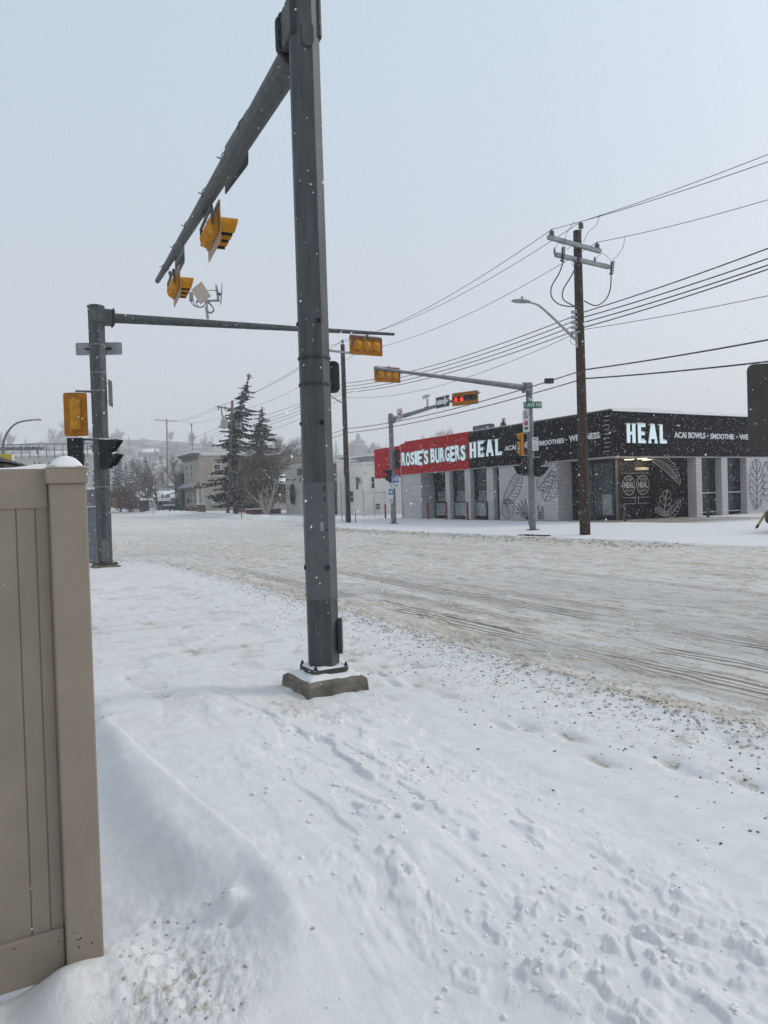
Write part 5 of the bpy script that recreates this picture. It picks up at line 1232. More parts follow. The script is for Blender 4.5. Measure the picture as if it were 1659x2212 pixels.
# ---------------------------------------------------------------- utility poles and lines
insul = mat('insulator_grey', (.13, .15, .155), .35)
def curve_pts(P_, k=4):
    P_ = [Vector(p) for p in P_]; sm = []
    for i in range(len(P_) - 1):
        p0 = P_[max(i - 1, 0)]; p1 = P_[i]; p2 = P_[i + 1]; p3 = P_[min(i + 2, len(P_) - 1)]
        for q in range(k):
            t = q / k; sm.append(0.5 * ((2 * p1) + (p2 - p0) * t + (2 * p0 - 5 * p1 + 4 * p2 - p3) * t * t + (3 * p1 - p0 - 3 * p2 + p3) * t ** 3))
    sm.append(P_[-1]); return sm
def upole(label, x, yb, ytop, r0, r1, m, z=None, xt=None, group=None):
    P = gp(x, yb, 0.0 if z is None else z)
    for _ in range(4): P = gp(x, yb, hground(P.x, P.y) + 0.0)
    P.z = hground(P.x, P.y); zt = zup(P, ytop)
    o = thing('utility_pole', label, 'utility pole', P, group=group)
    lean = Vector((0, 0, 0))
    if xt is not None:
        T = aty(xt, ytop, P.y); T = Matrix.Rotation(-TH, 4, 'Z') @ (T - P); lean = Vector((T.x, T.y, 0))
    H = zt - P.z
    pts = [Vector((0, 0, -.2))] + [lean * (i / 8) + Vector((0, 0, H * i / 8)) for i in range(1, 9)]
    MB().tube(pts, [r0 + (r1 - r0) * i / 8 for i in range(9)], 14).build('pole', m, o, smooth=True)
    return o, P, zt
def toL(P): return Matrix.Rotation(-TH, 4, 'Z') @ Matrix.Translation(-P)
def insulator(o, c, r=.085, h=.26):
    MB().lathe([(.02, -.05), (.02, 0), (r * .6, 0.0), (r, h * .12), (r * .5, h * .22), (r, h * .40), (r * .5, h * .5), (r * .95, h * .66), (r * .4, h * .78), (r * .4, h), (.01, h)], Matrix.Translation(c), 12).build('insulator', insul, o)
Q1, P1, zt1 = upole('tall dark wooden utility pole with two crossarms before the shop corner', 1264, 1155, 499, .20, .15, wood_pole)
W1 = toL(P1)
a1_ = A_(P1)
def on1(x, y, da=0.0):       # the crossarms lie across the road
    b, z = ona(x, y, a1_ + da); return W1 @ ab(a1_ + da, b, z)
arm_m = mat('crossarm_grey', (.27, .28, .28), .6, var=.15, vscale=3)
def crossarm(x0, y0, x1, y1, t=.12, o=Q1, f=on1, da=-.2, m=arm_m):
    p, q = f(x0, y0, da), f(x1, y1, da); d = (q - p).normalized(); n = Vector((0, 1, 0)); u = n.cross(d)
    M = Matrix((d, n, d.cross(n))).transposed(); MB().cbox((p + q) / 2, ((q - p).length, t, t), M).build('crossarm', m, o); return p, q
crossarm(1184, 512, 1297, 543, .14); crossarm(1200, 550, 1316, 577, .14)
ins_pts = {}
for k, (x, y, dy) in {'l': (1192, 512, 0), 'r': (1290, 539, 0)}.items(): c = on1(x, y, -.2); insulator(Q1, c, .11, .27); ins_pts[k] = c + Vector((0, 0, .27))
c = on1(1255, 494); MB().tube([on1(1255, 504), c], .03, 6).build('top_pin', galv_light, Q1); insulator(Q1, c, .11, .26); ins_pts['t'] = c + Vector((0, 0, .26))
for (x, y) in ((1198, 548), (1285, 567)): insulator(Q1, on1(x, y, -.25), .05, .22)
for (x, y0, y1, dx) in ((1216, 536, 561, 0), (1322, 566, 589, 2), (1250, 546, 572, 0)):
    m = MB(); m.tube([on1(x, y0, -.45), on1(x - 2, y1, -.45)], .03, 6).tube([on1(x + 5, y0 - 3, -.45), on1(x + 2, y1, -.45)], .018, 6)
    for i in range(6): c = on1(x - 2 * i / 6, y0 + (y1 - y0) * i / 6, -.45); m.lathe([(.06, 0), (.06, .015)], Matrix.Translation(c), 8)
    m.box(*[v for pr in zip(on1(x - 2, y1 + 2, -.45) - Vector((.05, .04, .03)), on1(x - 2, y1 + 2, -.45) + Vector((.07, .04, .03))) for v in pr]); m.build('fuse_cutout', blacksteel, Q1)
# looping cables below the cutouts
for pts in (((1218, 562), (1208, 590), (1192, 618), (1191, 640), (1204, 655), (1222, 661), (1246, 663)), ((1247, 570), (1232, 600), (1217, 625), (1216, 645), (1230, 656), (1250, 664)), ((1320, 592), (1319, 620), (1312, 642), (1298, 656), (1284, 660), (1262, 650))):
    MB().tube(curve_pts([on1(x, y, -.3) for x, y in pts]), .022, 6).build('riser_cable', wire_mat, Q1)
for pts in (((1200, 535), (1206, 526), (1214, 527), (1218, 536)), ((1286, 561), (1294, 551), (1305, 549), (1319, 562)), ((1225, 539), (1235, 532), (1247, 536)), ((1260, 521), (1262, 520), (1272, 500), (1288, 486), (1296, 464)), ((1220, 532), (1222, 510), (1234, 488), (1241, 478)), ((1322, 562), (1338, 548), (1347, 530), (1349, 511)), ((1236, 718), (1232, 735), (1238, 744), (1248, 741)), ((1240, 560), (1236, 570), (1240, 575), (1247, 568))):
    MB().tube(curve_pts([on1(x, y, -.3) for x, y in pts]), .009, 5).build('jumper_wire', wire_mat, Q1)
m = MB().tube([on1(1246, 1150, -.26), on1(1243.5, 1010, -.26)], .03, 6)
br = MB()
for y in (675, 686, 697, 708, 719): br.box(*[v for pr in zip(on1(1246, y, 0) - Vector((.24, .06, .05)), on1(1246, y, 0) + Vector((.05, .06, .05))) for v in pr])
br.build('line_bracket', galv_light, Q1)
# street lamp on the pole
lm = mat('lamp_arm', (.33, .33, .31), .5, .2)
def lamp(label, P, f, pts, head, o_=None, s=1.0):
    base = P.copy(); o = thing('street_lamp', label, 'street lamp', base)
    L = curve_pts([f(x, y) for x, y in pts], 6); MB().tube(L, [.055 * s - .02 * s * i / len(L) for i in range(len(L))], 8).build('lamp_arm', lm, o, smooth=True)
    h0, h1 = f(*head[0]), f(*head[1]); d = (h1 - h0); n = d.normalized(); sd = n.cross(Vector((0, 0, 1))).normalized(); up = sd.cross(n)
    m = MB(); vs = []; K = 8; N_ = 10; wd = .15 * s
    for i in range(K + 1):
        t = i / K; r = wd * (0.35 + 1.0 * math.sin(math.pi * min(1, .12 + t * .8)) ** .7)
        for j in range(N_):
            an = 2 * math.pi * j / N_; z = math.sin(an); vs.append(h0 + d * t + sd * r * math.cos(an) + up * (r * (.42 * z if z > 0 else .16 * z)))
    fs = [(i * N_ + j, i * N_ + (j + 1) % N_, (i + 1) * N_ + (j + 1) % N_, (i + 1) * N_ + j) for i in range(K) for j in range(N_)] + [tuple(range(N_)), tuple(K * N_ + j for j in range(N_))]
    m.add(vs, fs).build('lamp_head', mat('lamp_head', (.26, .27, .26), .5), o, smooth=True)
    return o
def on1b(x, y): 
    b, z = ona(x, y, a1_); return W1 @ ab(a1_, b, z)
l1 = lamp('street lamp on a curved arm fixed to the tall utility pole', P1, on1b, ((1250, 740), (1225, 716), (1195, 687), (1172, 666), (1158, 657), (1142, 653)), ((1142, 653), (1108, 650)))
c = on1b(1249, 737); MB().cbox(c + Vector((0, 0, 0)), (.14, .1, .5)).build('clamp_plate', galv_light, l1); c = on1b(1128, 646); MB().lathe([(.04, 0), (.04, .08), (.02, .1)], Matrix.Translation(c), 8).build('photocell', galv_light, l1)

# second pole, further along
Q2, P2, zt2 = upole('brown wooden utility pole behind the thick near signal pole', 752, 1128.5, 744, .21, .15, wood_pole, xt=740)
W2 = toL(P2); a2_ = A_(P2)
def on2(x, y, da=0.0):
    b, z = ona(x, y, a2_ + da); return W2 @ ab(a2_ + da, b, z)
crossarm(700, 756, 777, 765, .14, Q2, on2); c = on2(740, 741); insulator(Q2, c, .11, .26); i2t = c + Vector((0, 0, .2))
i2l = on2(708, 753, -.2); i2r = on2(772, 762, -.2); insulator(Q2, i2l, .1, .2)
MB().tube([on2(747, 1128, -.3), on2(744, 1028, -.3)], .05, 8).build('cable_guard', galv_light, Q2)
MB().tube(curve_pts([on2(742, 871), on2(728, 864), on2(700, 845), on2(680, 838)]), .05, 6).build('lamp_arm', lm, Q2)
# third pole with transformers
Q3, P3b, zt3 = upole('grey brown utility pole with two grey transformers in front of the spruce', 492, 1119, 866, .19, .15, mat('pole_mid', (.14, .105, .08), .85, var=.3, vscale=5, stretch=(6, 6, .4)), xt=502)
W3b = toL(P3b); a3_ = A_(P3b)
def on3(x, y, da=0.0):
    b, z = ona(x, y, a3_ + da); return W3b @ ab(a3_ + da, b, z)
crossarm(468, 878, 527, 888, .16, Q3, on3); tg = mat('transformer_grey', (.30, .32, .33), .5)
for (x, y0, y1, r) in ((484, 907, 925, .42), (514, 911, 928, .38)):
    p = on3(x, y1, -.1); q = on3(x, y0, -.1); t = MB().lathe([(r, 0), (r, q.z - p.z), (r * .7, q.z - p.z + .06)], Matrix.Translation((p.x, p.y - .2, p.z)), 14).build('transformer', tg, Q3)
    for dx in (-.15, .15): MB().lathe([(.05, 0), (.09, .1), (.05, .2), (.08, .3), (.03, .5)], Matrix.Translation((p.x + dx, p.y - .2, q.z + .05)), 8).build('bushing', blacksteel, t)
for (x, y) in ((478, 884), (472, 884), (487, 884), (479, 894)): MB().tube([on3(x, y - 6, -.35), on3(x, y + 3, -.35)], .06, 6).build('fuse_cutout', blacksteel, Q3)
MB().tube(curve_pts([on3(480, 886, -.4), on3(481, 898, -.4), on3(490, 906, -.4)]), .03, 5).build('jumper_wire', wire_mat, Q3)
i3 = [on3(470, 877), on3(498, 868), on3(524, 885)]
# fourth pole, tan
Q4, P4b, zt4 = upole('tan utility pole with a plain top bar beyond the shops', 364, 1108, 905, .20, .16, wood_tan, xt=360)
W4b = toL(P4b); a4_ = A_(P4b)
def on4(x, y, da=0.0):
    b, z = ona(x, y, a4_ + da); return W4b @ ab(a4_ + da, b, z)
crossarm(333, 907, 385, 910, .18, Q4, on4)
def on4b(x, y): b, z = ona(x, y, a4_); return W4b @ ab(a4_, b, z)
lamp('small street lamp reaching left from the tan utility pole', P4b, on4b, ((358, 978), (345, 969), (332, 960), (322, 952), (316, 950)), ((317, 950), (303, 948)), s=1.6)
Q5, P5, zt5 = upole('faint far utility pole left of the tan one', 264, 1105, 952, .20, .18, wood_tan)
Q6, P6, zt6 = upole('short distant pole with a stack of brackets above the house roofs', 306, 1104, 975, .12, .10, blacksteel)
# the lines: each a catenary between world points
def G(W, p): return W.inverted() @ Vector(p)
def line(label, P, Q, sag=.35, r=.012, n=26, ext=None, group='lines between the utility poles', name='power_line'):
    pts = []
    for i in range(n + 1):
        t = i / n; p = P.lerp(Q, t); pts.append(p + Vector((0, 0, -4 * sag * t * (1 - t))))
    mid = P.lerp(Q, .5); o = MB().tube([p - mid for p in pts], r, 5, cap=True).build(name, wire_mat, None, loc=mid); tag(o, label, 'power line', group); return o
def beyond(x, y, P, over=2.6):
    """end of a wire beyond the right edge: on the street plane through P, passing pixel x,y at the frame edge"""
    Pz = P.copy(); Qd = P - D1 * 10 - D2 * .7
    e = online(x, y, Pz, Qd); return P + (e - P) * over
n1l, n1t, n1r = G(W1, ins_pts['l']), G(W1, ins_pts['t']), G(W1, ins_pts['r'])
line('upper wire from the left end insulator to the right edge', n1l, beyond(1659, 309, n1l), .5, .011)
line('topmost wire from the pole top insulator to the right edge', n1t, beyond(1659, 304, n1t), .4, .011)
line('wire from the right end insulator to the right edge', n1r, beyond(1659, 396, n1r), .5, .011)
line('wire from the left end insulator back to the second pole', n1l, G(W2, i2l) + Vector((0, 0, .2)), .7, .012)
line('wire from the pole top back to the second pole top', n1t, G(W2, i2t), .7, .012)
line('wire from the right end insulator back to the second pole', n1r, G(W2, i2r) + Vector((0, 0, .1)), .7, .012)
F = [(661, 676, 828, 511), (672, 687, 835, 533), (683, 698, 842, 547), (694.5, 709, 848, 556)]
nm = ['uppermost', 'second', 'third', 'fourth']
for k, (yr, yl, y2, ye) in enumerate(F):
    A = G(W1, on1(1259, yl - 1, 0)); line(f'{nm[k]} of the four thick parallel lines, right of the tall pole', A, beyond(1659, ye, A), .35, .021)
    B = G(W2, on2(744, y2)); line(f'{nm[k]} of the four thick parallel lines, left of the tall pole', A, B, .45, .019)
    Cc = G(W3b, on3(497, (912, 921, 929, 937)[k])); line(f'{nm[k]} of the four parallel lines between the brown pole and the spruce', B, Cc, .5, .016)
    Dd = G(W4b, on4(361, (963, 970, 977, 984)[k])); line(f'{nm[k]} of the four faint lines above the beige house', Cc, Dd, .4, .014)
A = G(W1, on1(1260, 712)); line('thin single line below the four, right of the tall pole', A, beyond(1659, 617, A), .3, .011)
B = G(W2, on2(746, 858)); line('thin single line below the four, left of the tall pole', A, B, .8, .011); line('thin single line from the brown pole to the spruce', B, G(W3b, on3(497, 950)), .5, .012)
A = G(W1, on1(1261, 799)); line('upper of the two low heavy cables, right of the tall pole', A, beyond(1659, 716, A), .25, .026, name='cable')
B = G(W2, on2(748, 926)); line('upper of the two low heavy cables, left of the tall pole', A, B, .35, .022, name='cable'); line('upper low cable from the brown pole to the far trees', B, G(W3b, on3(497, 985)), .4, .02, name='cable')
A = G(W1, on1(1261, 818)); line('lower of the two low heavy cables, right of the tall pole', A, beyond(1659, 763, A), .25, .026, name='cable')
B = G(W2, on2(748, 935)); line('lower of the two low heavy cables, left of the tall pole', A, B, .3, .022, name='cable'); line('lower low cable from the brown pole to the far trees', B, G(W3b, on3(497, 1000)), .4, .02, name='cable')
pp = [G(W2, i2l), G(W2, i2t), G(W2, i2r)]
for k in range(3):
    line(('left', 'top', 'right')[k] + ' upper wire between the brown pole and the transformer pole', pp[k], G(W3b, i3[k]), .5, .014)
    line(('left', 'middle', 'right')[k] + ' wire from the transformer pole to the tan pole', G(W3b, i3[k]), G(W4b, on4((336, 360, 383)[k], 908)), 1.0, .016)
line('faint drop wire from the tan pole towards the left', G(W4b, on4(359, 922)), P5 + Vector((0, 0, zt5 - P5.z - .5)), 1.2, .014)
for k in range(3): line(('upper', 'middle', 'lower')[k] + ' of the dim lines left of the tan pole', G(W4b, on4(360, 985 + 8 * k)), G(toL(P6), toL(P6) @ Vector((P6.x, P6.y, zt6 - .6 - .8 * k))), .5, .02)
# splice box hanging on the low cable by the pole
p = G(W1, on1(1186, 823, -.3)); tag(MB().box(-.16, .16, -.06, .06, -.09, .09).build('splice_box', blacksteel, None, loc=p), 'small dark splice box hanging on the low cable left of the tall pole', 'cable box')
# ---------------------------------------------------------------- buildings beyond
stucco_w = mat('white_stucco', (.72, .70, .65), .8, var=.05, vscale=.7); stucco_b = mat('beige_stucco', (.34, .30, .25), .85, var=.08, vscale=.6)
trim_w = mat('white_trim', (.66, .65, .62), .7); dark_trim = mat('dark_trim', (.10, .092, .085), .7); far_glass = mat('far_glass', (.045, .045, .045), .25, var=.4, vscale=1.2)
dark_wall = mat('dark_siding', (.035, .036, .038), .7); taupe = mat('taupe_panel', (.13, .105, .09), .7); red_brick = mat('red_brick', (.15, .055, .042), .85, var=.2, vscale=3)
brown_wood = mat('fence_wood', (.13, .095, .072), .85, var=.3, vscale=1.5, stretch=(5, 5, .3)); roof_dark = mat('roof_dark', (.09, .09, .095), .8)
def win_w(o, x, y0, y1, z0, z1, m=None, fr=.07, bars=True):
    """window on a face looking -x at local x"""
    w = MB().box(x - .05, x - .001, y0, y1, z0, z0 + fr).box(x - .05, x - .001, y0, y1, z1 - fr, z1).box(x - .05, x - .001, y0, y0 + fr, z0 + fr, z1 - fr).box(x - .05, x - .001, y1 - fr, y1, z0 + fr, z1 - fr)
    if bars: w.box(x - .045, x - .001, y0 + fr, y1 - fr, (z0 + z1) / 2 - .03, (z0 + z1) / 2 + .03)
    f = w.build('window', m or trim_w, o); MB().box(x - .03, x - .002, y0 + fr, y1 - fr, z0 + fr, z1 - fr).build('pane', far_glass, f); return f
def win_s(o, y, x0, x1, z0, z1, m=None, fr=.07, bars=True, sill=True):
    w = MB().box(x0, x1, y - .05, y - .001, z0, z0 + fr).box(x0, x1, y - .05, y - .001, z1 - fr, z1).box(x0, x0 + fr, y - .05, y - .001, z0 + fr, z1 - fr).box(x1 - fr, x1, y - .05, y - .001, z0 + fr, z1 - fr)
    if bars: w.box(x0 + fr, x1 - fr, y - .045, y - .001, (z0 + z1) / 2 - .03, (z0 + z1) / 2 + .03)
    f = w.build('window', m or trim_w, o); MB().box(x0 + fr, x1 - fr, y - .03, y - .002, z0 + fr, z1 - fr).build('pane', far_glass, f)
    if sill: MB().box(x0 - .06, x1 + .06, y - .14, y - .051, z0 - .03, z0 + .03).build('sill_snow', snow_plain, f)
    return f
# white restaurant: low front block with sign, taller block behind
bw = 32.4; aw1 = onb(617, 1050, bw)[0]; aw0 = onb(729, 1050, bw)[0]; zg = gza(aw0) - .3
ztop = onb(617, 1013, bw)[1]
o = thing('white_restaurant', 'low white stucco restaurant front with brush lettering and a wreath', 'building', ab(aw0, bw, 0))
Lw = aw1 - aw0
MB().box(0, 6, 0, Lw, zg, ztop).build('wall', stucco_w, o); MB().box(-.06, 6.02, -.05, Lw + .06, ztop + .001, ztop + .16).build('parapet_cap', trim_w, o); MB().box(-.04, 5.9, -.04, Lw + .04, ztop + .162, ztop + .24).build('roof_snow', snow_plain, o)
def fy(px): return onb(px, 1050, bw)[0] - aw0
def fz(px, py): return onb(px, py, bw)[1]
text('sign_lettering', 'CANELA', 1.05, mat('dark_letter', (.03, .035, .03), .6), o, FWEST((-.02, fy(655), fz(650, 1020))), .05, .02, .75)
MB().tube([FWEST((-.02, fy(650), fz(650, 1031))) @ Vector((math.cos(t) * .25, math.sin(t) * .12, 0)) for t in (3.3, 3.8, 4.3, 4.7, 5.2, 5.7, 6.1)], .04, 5).build('sign_swash', dark_trim, o)
for px in (625, 640, 655):
    MB().box(-.35, -.02, fy(px) - .05, fy(px) + .05, fz(px, 1037), fz(px, 1037) + .1).lathe([(.10, -.18), (.05, 0)], Matrix.Translation((-.35, fy(px), fz(px, 1037))), 8).build('wall_lamp', dark_trim, o)
# wreath: ring of small leaf tufts
m = MB(); rnd = random.Random(6); cy, cz = fy(634), fz(634, 1068)
for i in range(700):
    an = rnd.random() * 6.283; rr = .25 + .35 * rnd.random(); c = Vector((-.1 - .15 * rnd.random(), cy + 1.0 * rr * math.cos(an) * 1.1, cz + 2.0 * rr * math.sin(an) * .95)); d = Vector((rnd.gauss(0, .3), rnd.gauss(0, 1), rnd.gauss(0, 1))).normalized() * .22; s = d.orthogonal().normalized() * .05
    m.add([c - s, c + s, c + d], [(0, 1, 2)])
m.build('wreath', mat('wreath_green', (.025, .04, .022), .8), o)
MB().box(-.12, -.01, fy(672), fy(664), zg + .2, 3.2).build('door', mat('glass_green', (.10, .14, .13), .3), o); MB().box(-.25, -.02, fy(676), fy(660), 3.25, 3.6).build('door_hood', trim_w, o)
MB().box(-1.2, -.02, fy(729) + .1, fy(729) + 1.6, onb(737, 1065, bw)[1], onb(737, 1000, bw)[1]).build('taupe_hoarding', taupe, o)
MB().box(-1.0, -.05, fy(729) + .2, fy(729) + 1.5, zg, onb(737, 1065, bw)[1] - .002).build('porch_wall', mat('green_door', (.02, .04, .03), .5), o)
# tall block
bB = 33.4; aB = onb(786, 1050, bB)[0]; aB1 = onb(730, 1050, bB)[0]
zt = onb(786, 1002.5, bB)[1]; zg = gza(aB) - .3
o = thing('white_house', 'two storey cream stucco block with small windows right of the brown pole', 'building', ab(aB, bB, 0)); Lb = aB1 - aB
MB().box(0, 14, 0, Lb, zg, zt).build('wall', stucco_w, o); MB().box(-.08, 14.05, -.08, Lb + .02, zt + .001, zt + .22).build('parapet_cap', trim_w, o)
MB().box(1.5, 13, 1.5, Lb, zt + .222, zt + .9).build('roof_box', mat('grey_box', (.25, .26, .28), .7), o); MB().box(1.4, 13.1, 1.4, Lb + .1, zt + .902, zt + 1.05).build('roof_snow', snow_plain, o)
m = MB()
for i in range(6): m.tube([(1.5 + i * 2, 1.45, zt + .95), (1.5 + i * 2, 1.45, zt + 1.7)], .04, 5)
m.tube([(1.5, 1.45, zt + 1.7), (12, 1.45, zt + 1.7)], .04, 5).build('roof_railing', galv_light, o)
py = lambda px: onb(px, 1050, bB)[0] - aB
pz = lambda px, y: onb(px, y, bB)[1]
qx = lambda px: ona(px, 1050, aB)[0] - bB
qz = lambda px, y: ona(px, y, aB)[1]
win_w(o, 0, py(775.5), py(769), pz(772, 1058.5), pz(772, 1029)); win_w(o, 0, py(764), py(752), pz(757, 1086), pz(757, 1060))
win_s(o, 0, qx(801), qx(810), qz(805, 1056), qz(805, 1029)); win_s(o, 0, qx(808), qx(820), qz(812, 1102), qz(812, 1087))
MB().box(qx(791.5) - .15, qx(791.5) + .15, -.2, -.01, qz(791, 1021), qz(791, 1017.5)).build('wall_box', trim_w, o)
MB().lathe([(.16, -.3), (.16, .1), (.06, .2)], Matrix.Translation((-.25, py(779), pz(779, 1037))), 8).build('wall_lamp', dark_trim, o)
MB().tube([(-.04, py(766), pz(766, 1010)), (-.04, py(766), pz(766, 1030)), (-.04, py(748), pz(748, 1033))], .04, 5).build('conduit', trim_w, o)
# vent stack & snowy roof between the two
p = onb(739, 1000, 39); c = ab(p[0], 39, p[1]); 
o = thing('roof_vent', 'dark metal roof vent on the white restaurant roof', 'vent', Vector((c.x, c.y, ztop + .2))); MB().tube([(0, 0, -.3), (0, 0, .7)], .3, 10).build('stack', dark_trim, o); MB().lathe([(.5, .7), (.5, .85), (.3, 1.0)], None, 10).build('cowl', dark_trim, o)
# chain link fence and sign post
f0 = ab(*[onb(786, 1100, 29.0)[0], 29.0, 0]); 
a_ = onb(786, 1100, 31.0)[0]; o = thing('chain_link_fence', 'chain link fence between the cream block and the red wing', 'fence', ab(a_, 31.0, gza(a_) - .1))
Lf = onb(786, 1100, 31)[0] - onb(833, 1100, 31.0)[0]; Hf = 2.2
for k in range(3): MB().tube([(0, -k * Lf / 2, -.2), (0, -k * Lf / 2, Hf + (.35 if k == 0 else 0))], .05 if k == 0 else .035, 6).build('post', galv_light, o)
MB().tube([(0, 0, Hf), (0, -Lf, Hf)], .03, 5).build('top_rail', galv_light, o)
m = MB(); n = int(Lf / .22)
for i in range(n):
    y = -i * .22
    for s in (-1, 1):
        y0, z0, y1, z1 = y, 0, y - s * Hf, Hf
        if y1 > 0: z1 = Hf * (y0 - 0) / (y0 - y1); y1 = 0
        if y1 < -Lf: z1 = Hf * (y0 + Lf) / (y0 - y1); y1 = -Lf
        if abs(z1) > .1: m.tube([(0, y0, z0), (0, y1, z1)], .008, 3)
m.build('wire_mesh', galv_light, o)
def at_dist(x, Y): P = aty(x, 1090, Y); return Vector((P.x, P.y, hground(P.x, P.y)))
def post_thing(label, x, yb, yt, r, m, name='sign_post', cat='post', plate=None, xt=None, Y=None):
    P = gp(x, yb, 0) if Y is None else at_dist(x, Y)
    if Y is None:
        for _ in range(5): P = gp(x, yb, hground(P.x, P.y))
    o = thing(name, label, cat, P); h = zup(P, yt) - P.z; tx = 0 if xt is None else (xt - x) * P.y / FD
    MB().tube([(0, 0, -.2), (tx, 0, h)], r, 8).build('post', m, o); return o, P, h
post_thing('thin bare sign post left of the brown utility pole', 739, 1127, 1040, .035, galv_light)
post_thing('short bent stake in the snow right of the brown pole', 767.5, 1129, 1110, .03, dark_trim, cat='stake', name='stake', xt=768.5)
post_thing('leaning thin post beside the brick planter', 521.5, 1120, 1096, .04, dark_trim, xt=520.5, Y=70)
post_thing('thin roadside post left of the tan utility pole', 331, 1107, 1062, .05, galv_light, Y=96)
# beige two storey house with cornice
bb_ = 30.0; ac = onb(431, 1050, bb_)[0]; af = onb(398.5, 1050, bb_)[0]; zt = onb(431, 978, bb_)[1]; zg = gza(ac) - .3
o = thing('beige_house', 'beige two storey building with a dark cornice beside the big spruce', 'building', ab(ac, bb_, 0)); Lh = af - ac
hz_y = lambda px: onb(px, 1050, bb_)[0] - ac
hz_z = lambda px, y: onb(px, y, bb_)[1]
sx_ = lambda px: ona(px, 1050, ac)[0] - bb_
sz_ = lambda px, y: ona(px, y, ac)[1]
MB().box(0, 13, 0, Lh, zg, zt).build('wall', stucco_b, o)
MB().box(-.25, 0.0, -.02, Lh, sz_(431, 1104), sz_(431, 1095)).build('plinth', red_brick, o)
c = MB(); zc = hz_z(431, 991)
c.prism([(-.15, zc), (-.25, zc + .35), (-1.0, zt - .15), (-1.0, zt + .05), (0, zt + .05), (0, zc)], frame((0, -.15, 0), (1, 0, 0), (0, 0, 1)).copy() if False else frame((0, Lh + .1, 0), (1, 0, 0), (0, 0, 1)), Lh + .25); c.build('cornice', dark_trim, o)
MB().box(-1.02, 0.3, -.15, Lh + .1, zt + .052, zt + .22).box(.3, 13, -.05, Lh, zt + .002, zt + .12).build('roof_snow', snow_plain, o)
MB().box(0.31, 13, -.1, -.001, zt - .35, zt - .02).build('parapet_cap', trim_w, o)
zp = hz_z(420, 1056); c = MB().prism([(-1.1, zp), (-1.1, zp + .2), (0, zp + 1.0), (0, zp)], frame((0, Lh + .05, 0), (1, 0, 0), (0, 0, 1)), Lh + .2); c.build('pent_roof', dark_trim, o)
MB().add([(-1.12, -.15, zp + .22), (-.1, -.15, zp + .97), (-.1, Lh + .05, zp + .97), (-1.12, Lh + .05, zp + .22)], [(0, 1, 2, 3)]).build('roof_snow', mat('thin_snow', (.16, .155, .15), .8, col2=(.5, .5, .5), vscale=1.5), o)
for px0, px1 in ((403, 408), (412.5, 418)): win_w(o, 0, hz_y(px1), hz_y(px0), hz_z(410, 1031), hz_z(410, 1003))
win_w(o, 0, hz_y(415), hz_y(402), hz_z(408, 1089), hz_z(408, 1066), bars=False); win_w(o, 0, hz_y(424), hz_y(419), hz_z(420, 1089), hz_z(420, 1065), bars=False)
MB().box(-.2, -.01, hz_y(429) - .2, hz_y(429) + .5, zg, zp).build('corner_column', trim_w, o)
win_s(o, 0, sx_(462), sx_(478), sz_(470, 1028), sz_(470, 1002), fr=.1); win_s(o, 0, sx_(457), sx_(477), sz_(466, 1086), sz_(466, 1066), fr=.12)
MB().tube([(sx_(437), -.06, sz_(437, 1092)), (sx_(437), -.06, sz_(437, 1054))], .06, 6).build('drain_pipe', trim_w, o)
o2 = thing('mast', 'thin dark mast standing on the roof of the beige house', 'mast', ab(ac, bb_, 0) + Matrix.Rotation(TH, 3, 'Z') @ Vector((-.2 + .5, Lh * .5, zt + .2)))
Pm = o2.location.copy(); hM = zup(Pm, 917) - Pm.z; MB().tube([(0, 0, 0), (0, 0, hM)], .06, 6).build('pole', dark_trim, o2); MB().lathe([(.12, hM - .1), (.16, hM), (.08, hM + .15)], None, 8).build('finial', dark_trim, o2)
# brown brick bin store
post = None
P = at_dist(434.5, 92); o = thing('litter_bin', 'brown litter bin with snow on top in front of the beige house', 'litter bin', Vector((P.x, P.y, hground(P.x, P.y)))); MB().box(-.45, .45, -.4, .4, -.1, 1.0).build('body', mat('bin_brown', (.10, .085, .075), .7), o, bevel=.04); MB().box(-.45, .45, -.4, .4, 1.002, 1.12).build('snow_cap', snow_plain, o, bevel=.05)
# small dark building with snowy side roof
bd = 29.6; ad = af + .3; ad1 = onb(377, 1050, bd)[0]; zt = onb(403, 1022, bd)[1] ; zg = gza(ad) - .3
o = thing('dark_shop', 'small near black shop front left of the beige house', 'building', ab(ad, bd, 0)); Ld = ad1 - ad
MB().box(0, .8, 0, Ld, zg, zt).box(.8, 9, 0, Ld, zg, zt - 1.8).build('wall', dark_wall, o)
MB().box(-.2, .85, -.2, Ld + .1, zt + .002, zt + .12).build('parapet_cap', dark_trim, o)
MB().add([(.82, -.1, zt - .3), (.82, Ld, zt - .3), (5, Ld, zt - 2.2), (5, -.1, zt - 2.2)], [(0, 1, 2, 3)]).build('roof_snow', snow_plain, o)
win_w(o, 0, .8, 2.0, zg + 1.4, zg + 3.6, frame_m); win_w(o, 0, 2.6, 4.2, zg + 1.2, zg + 3.2, frame_m, bars=False); MB().box(-1.0, -.02, .2, Ld * .8, zg + 3.9, zg + 4.3).build('awning', mat('awning_grey', (.2, .2, .21), .7), o)
MB().box(-.9, -.3, 1, 2.2, zg, zg + 2.2).build('planter_box', dark_wall, o)
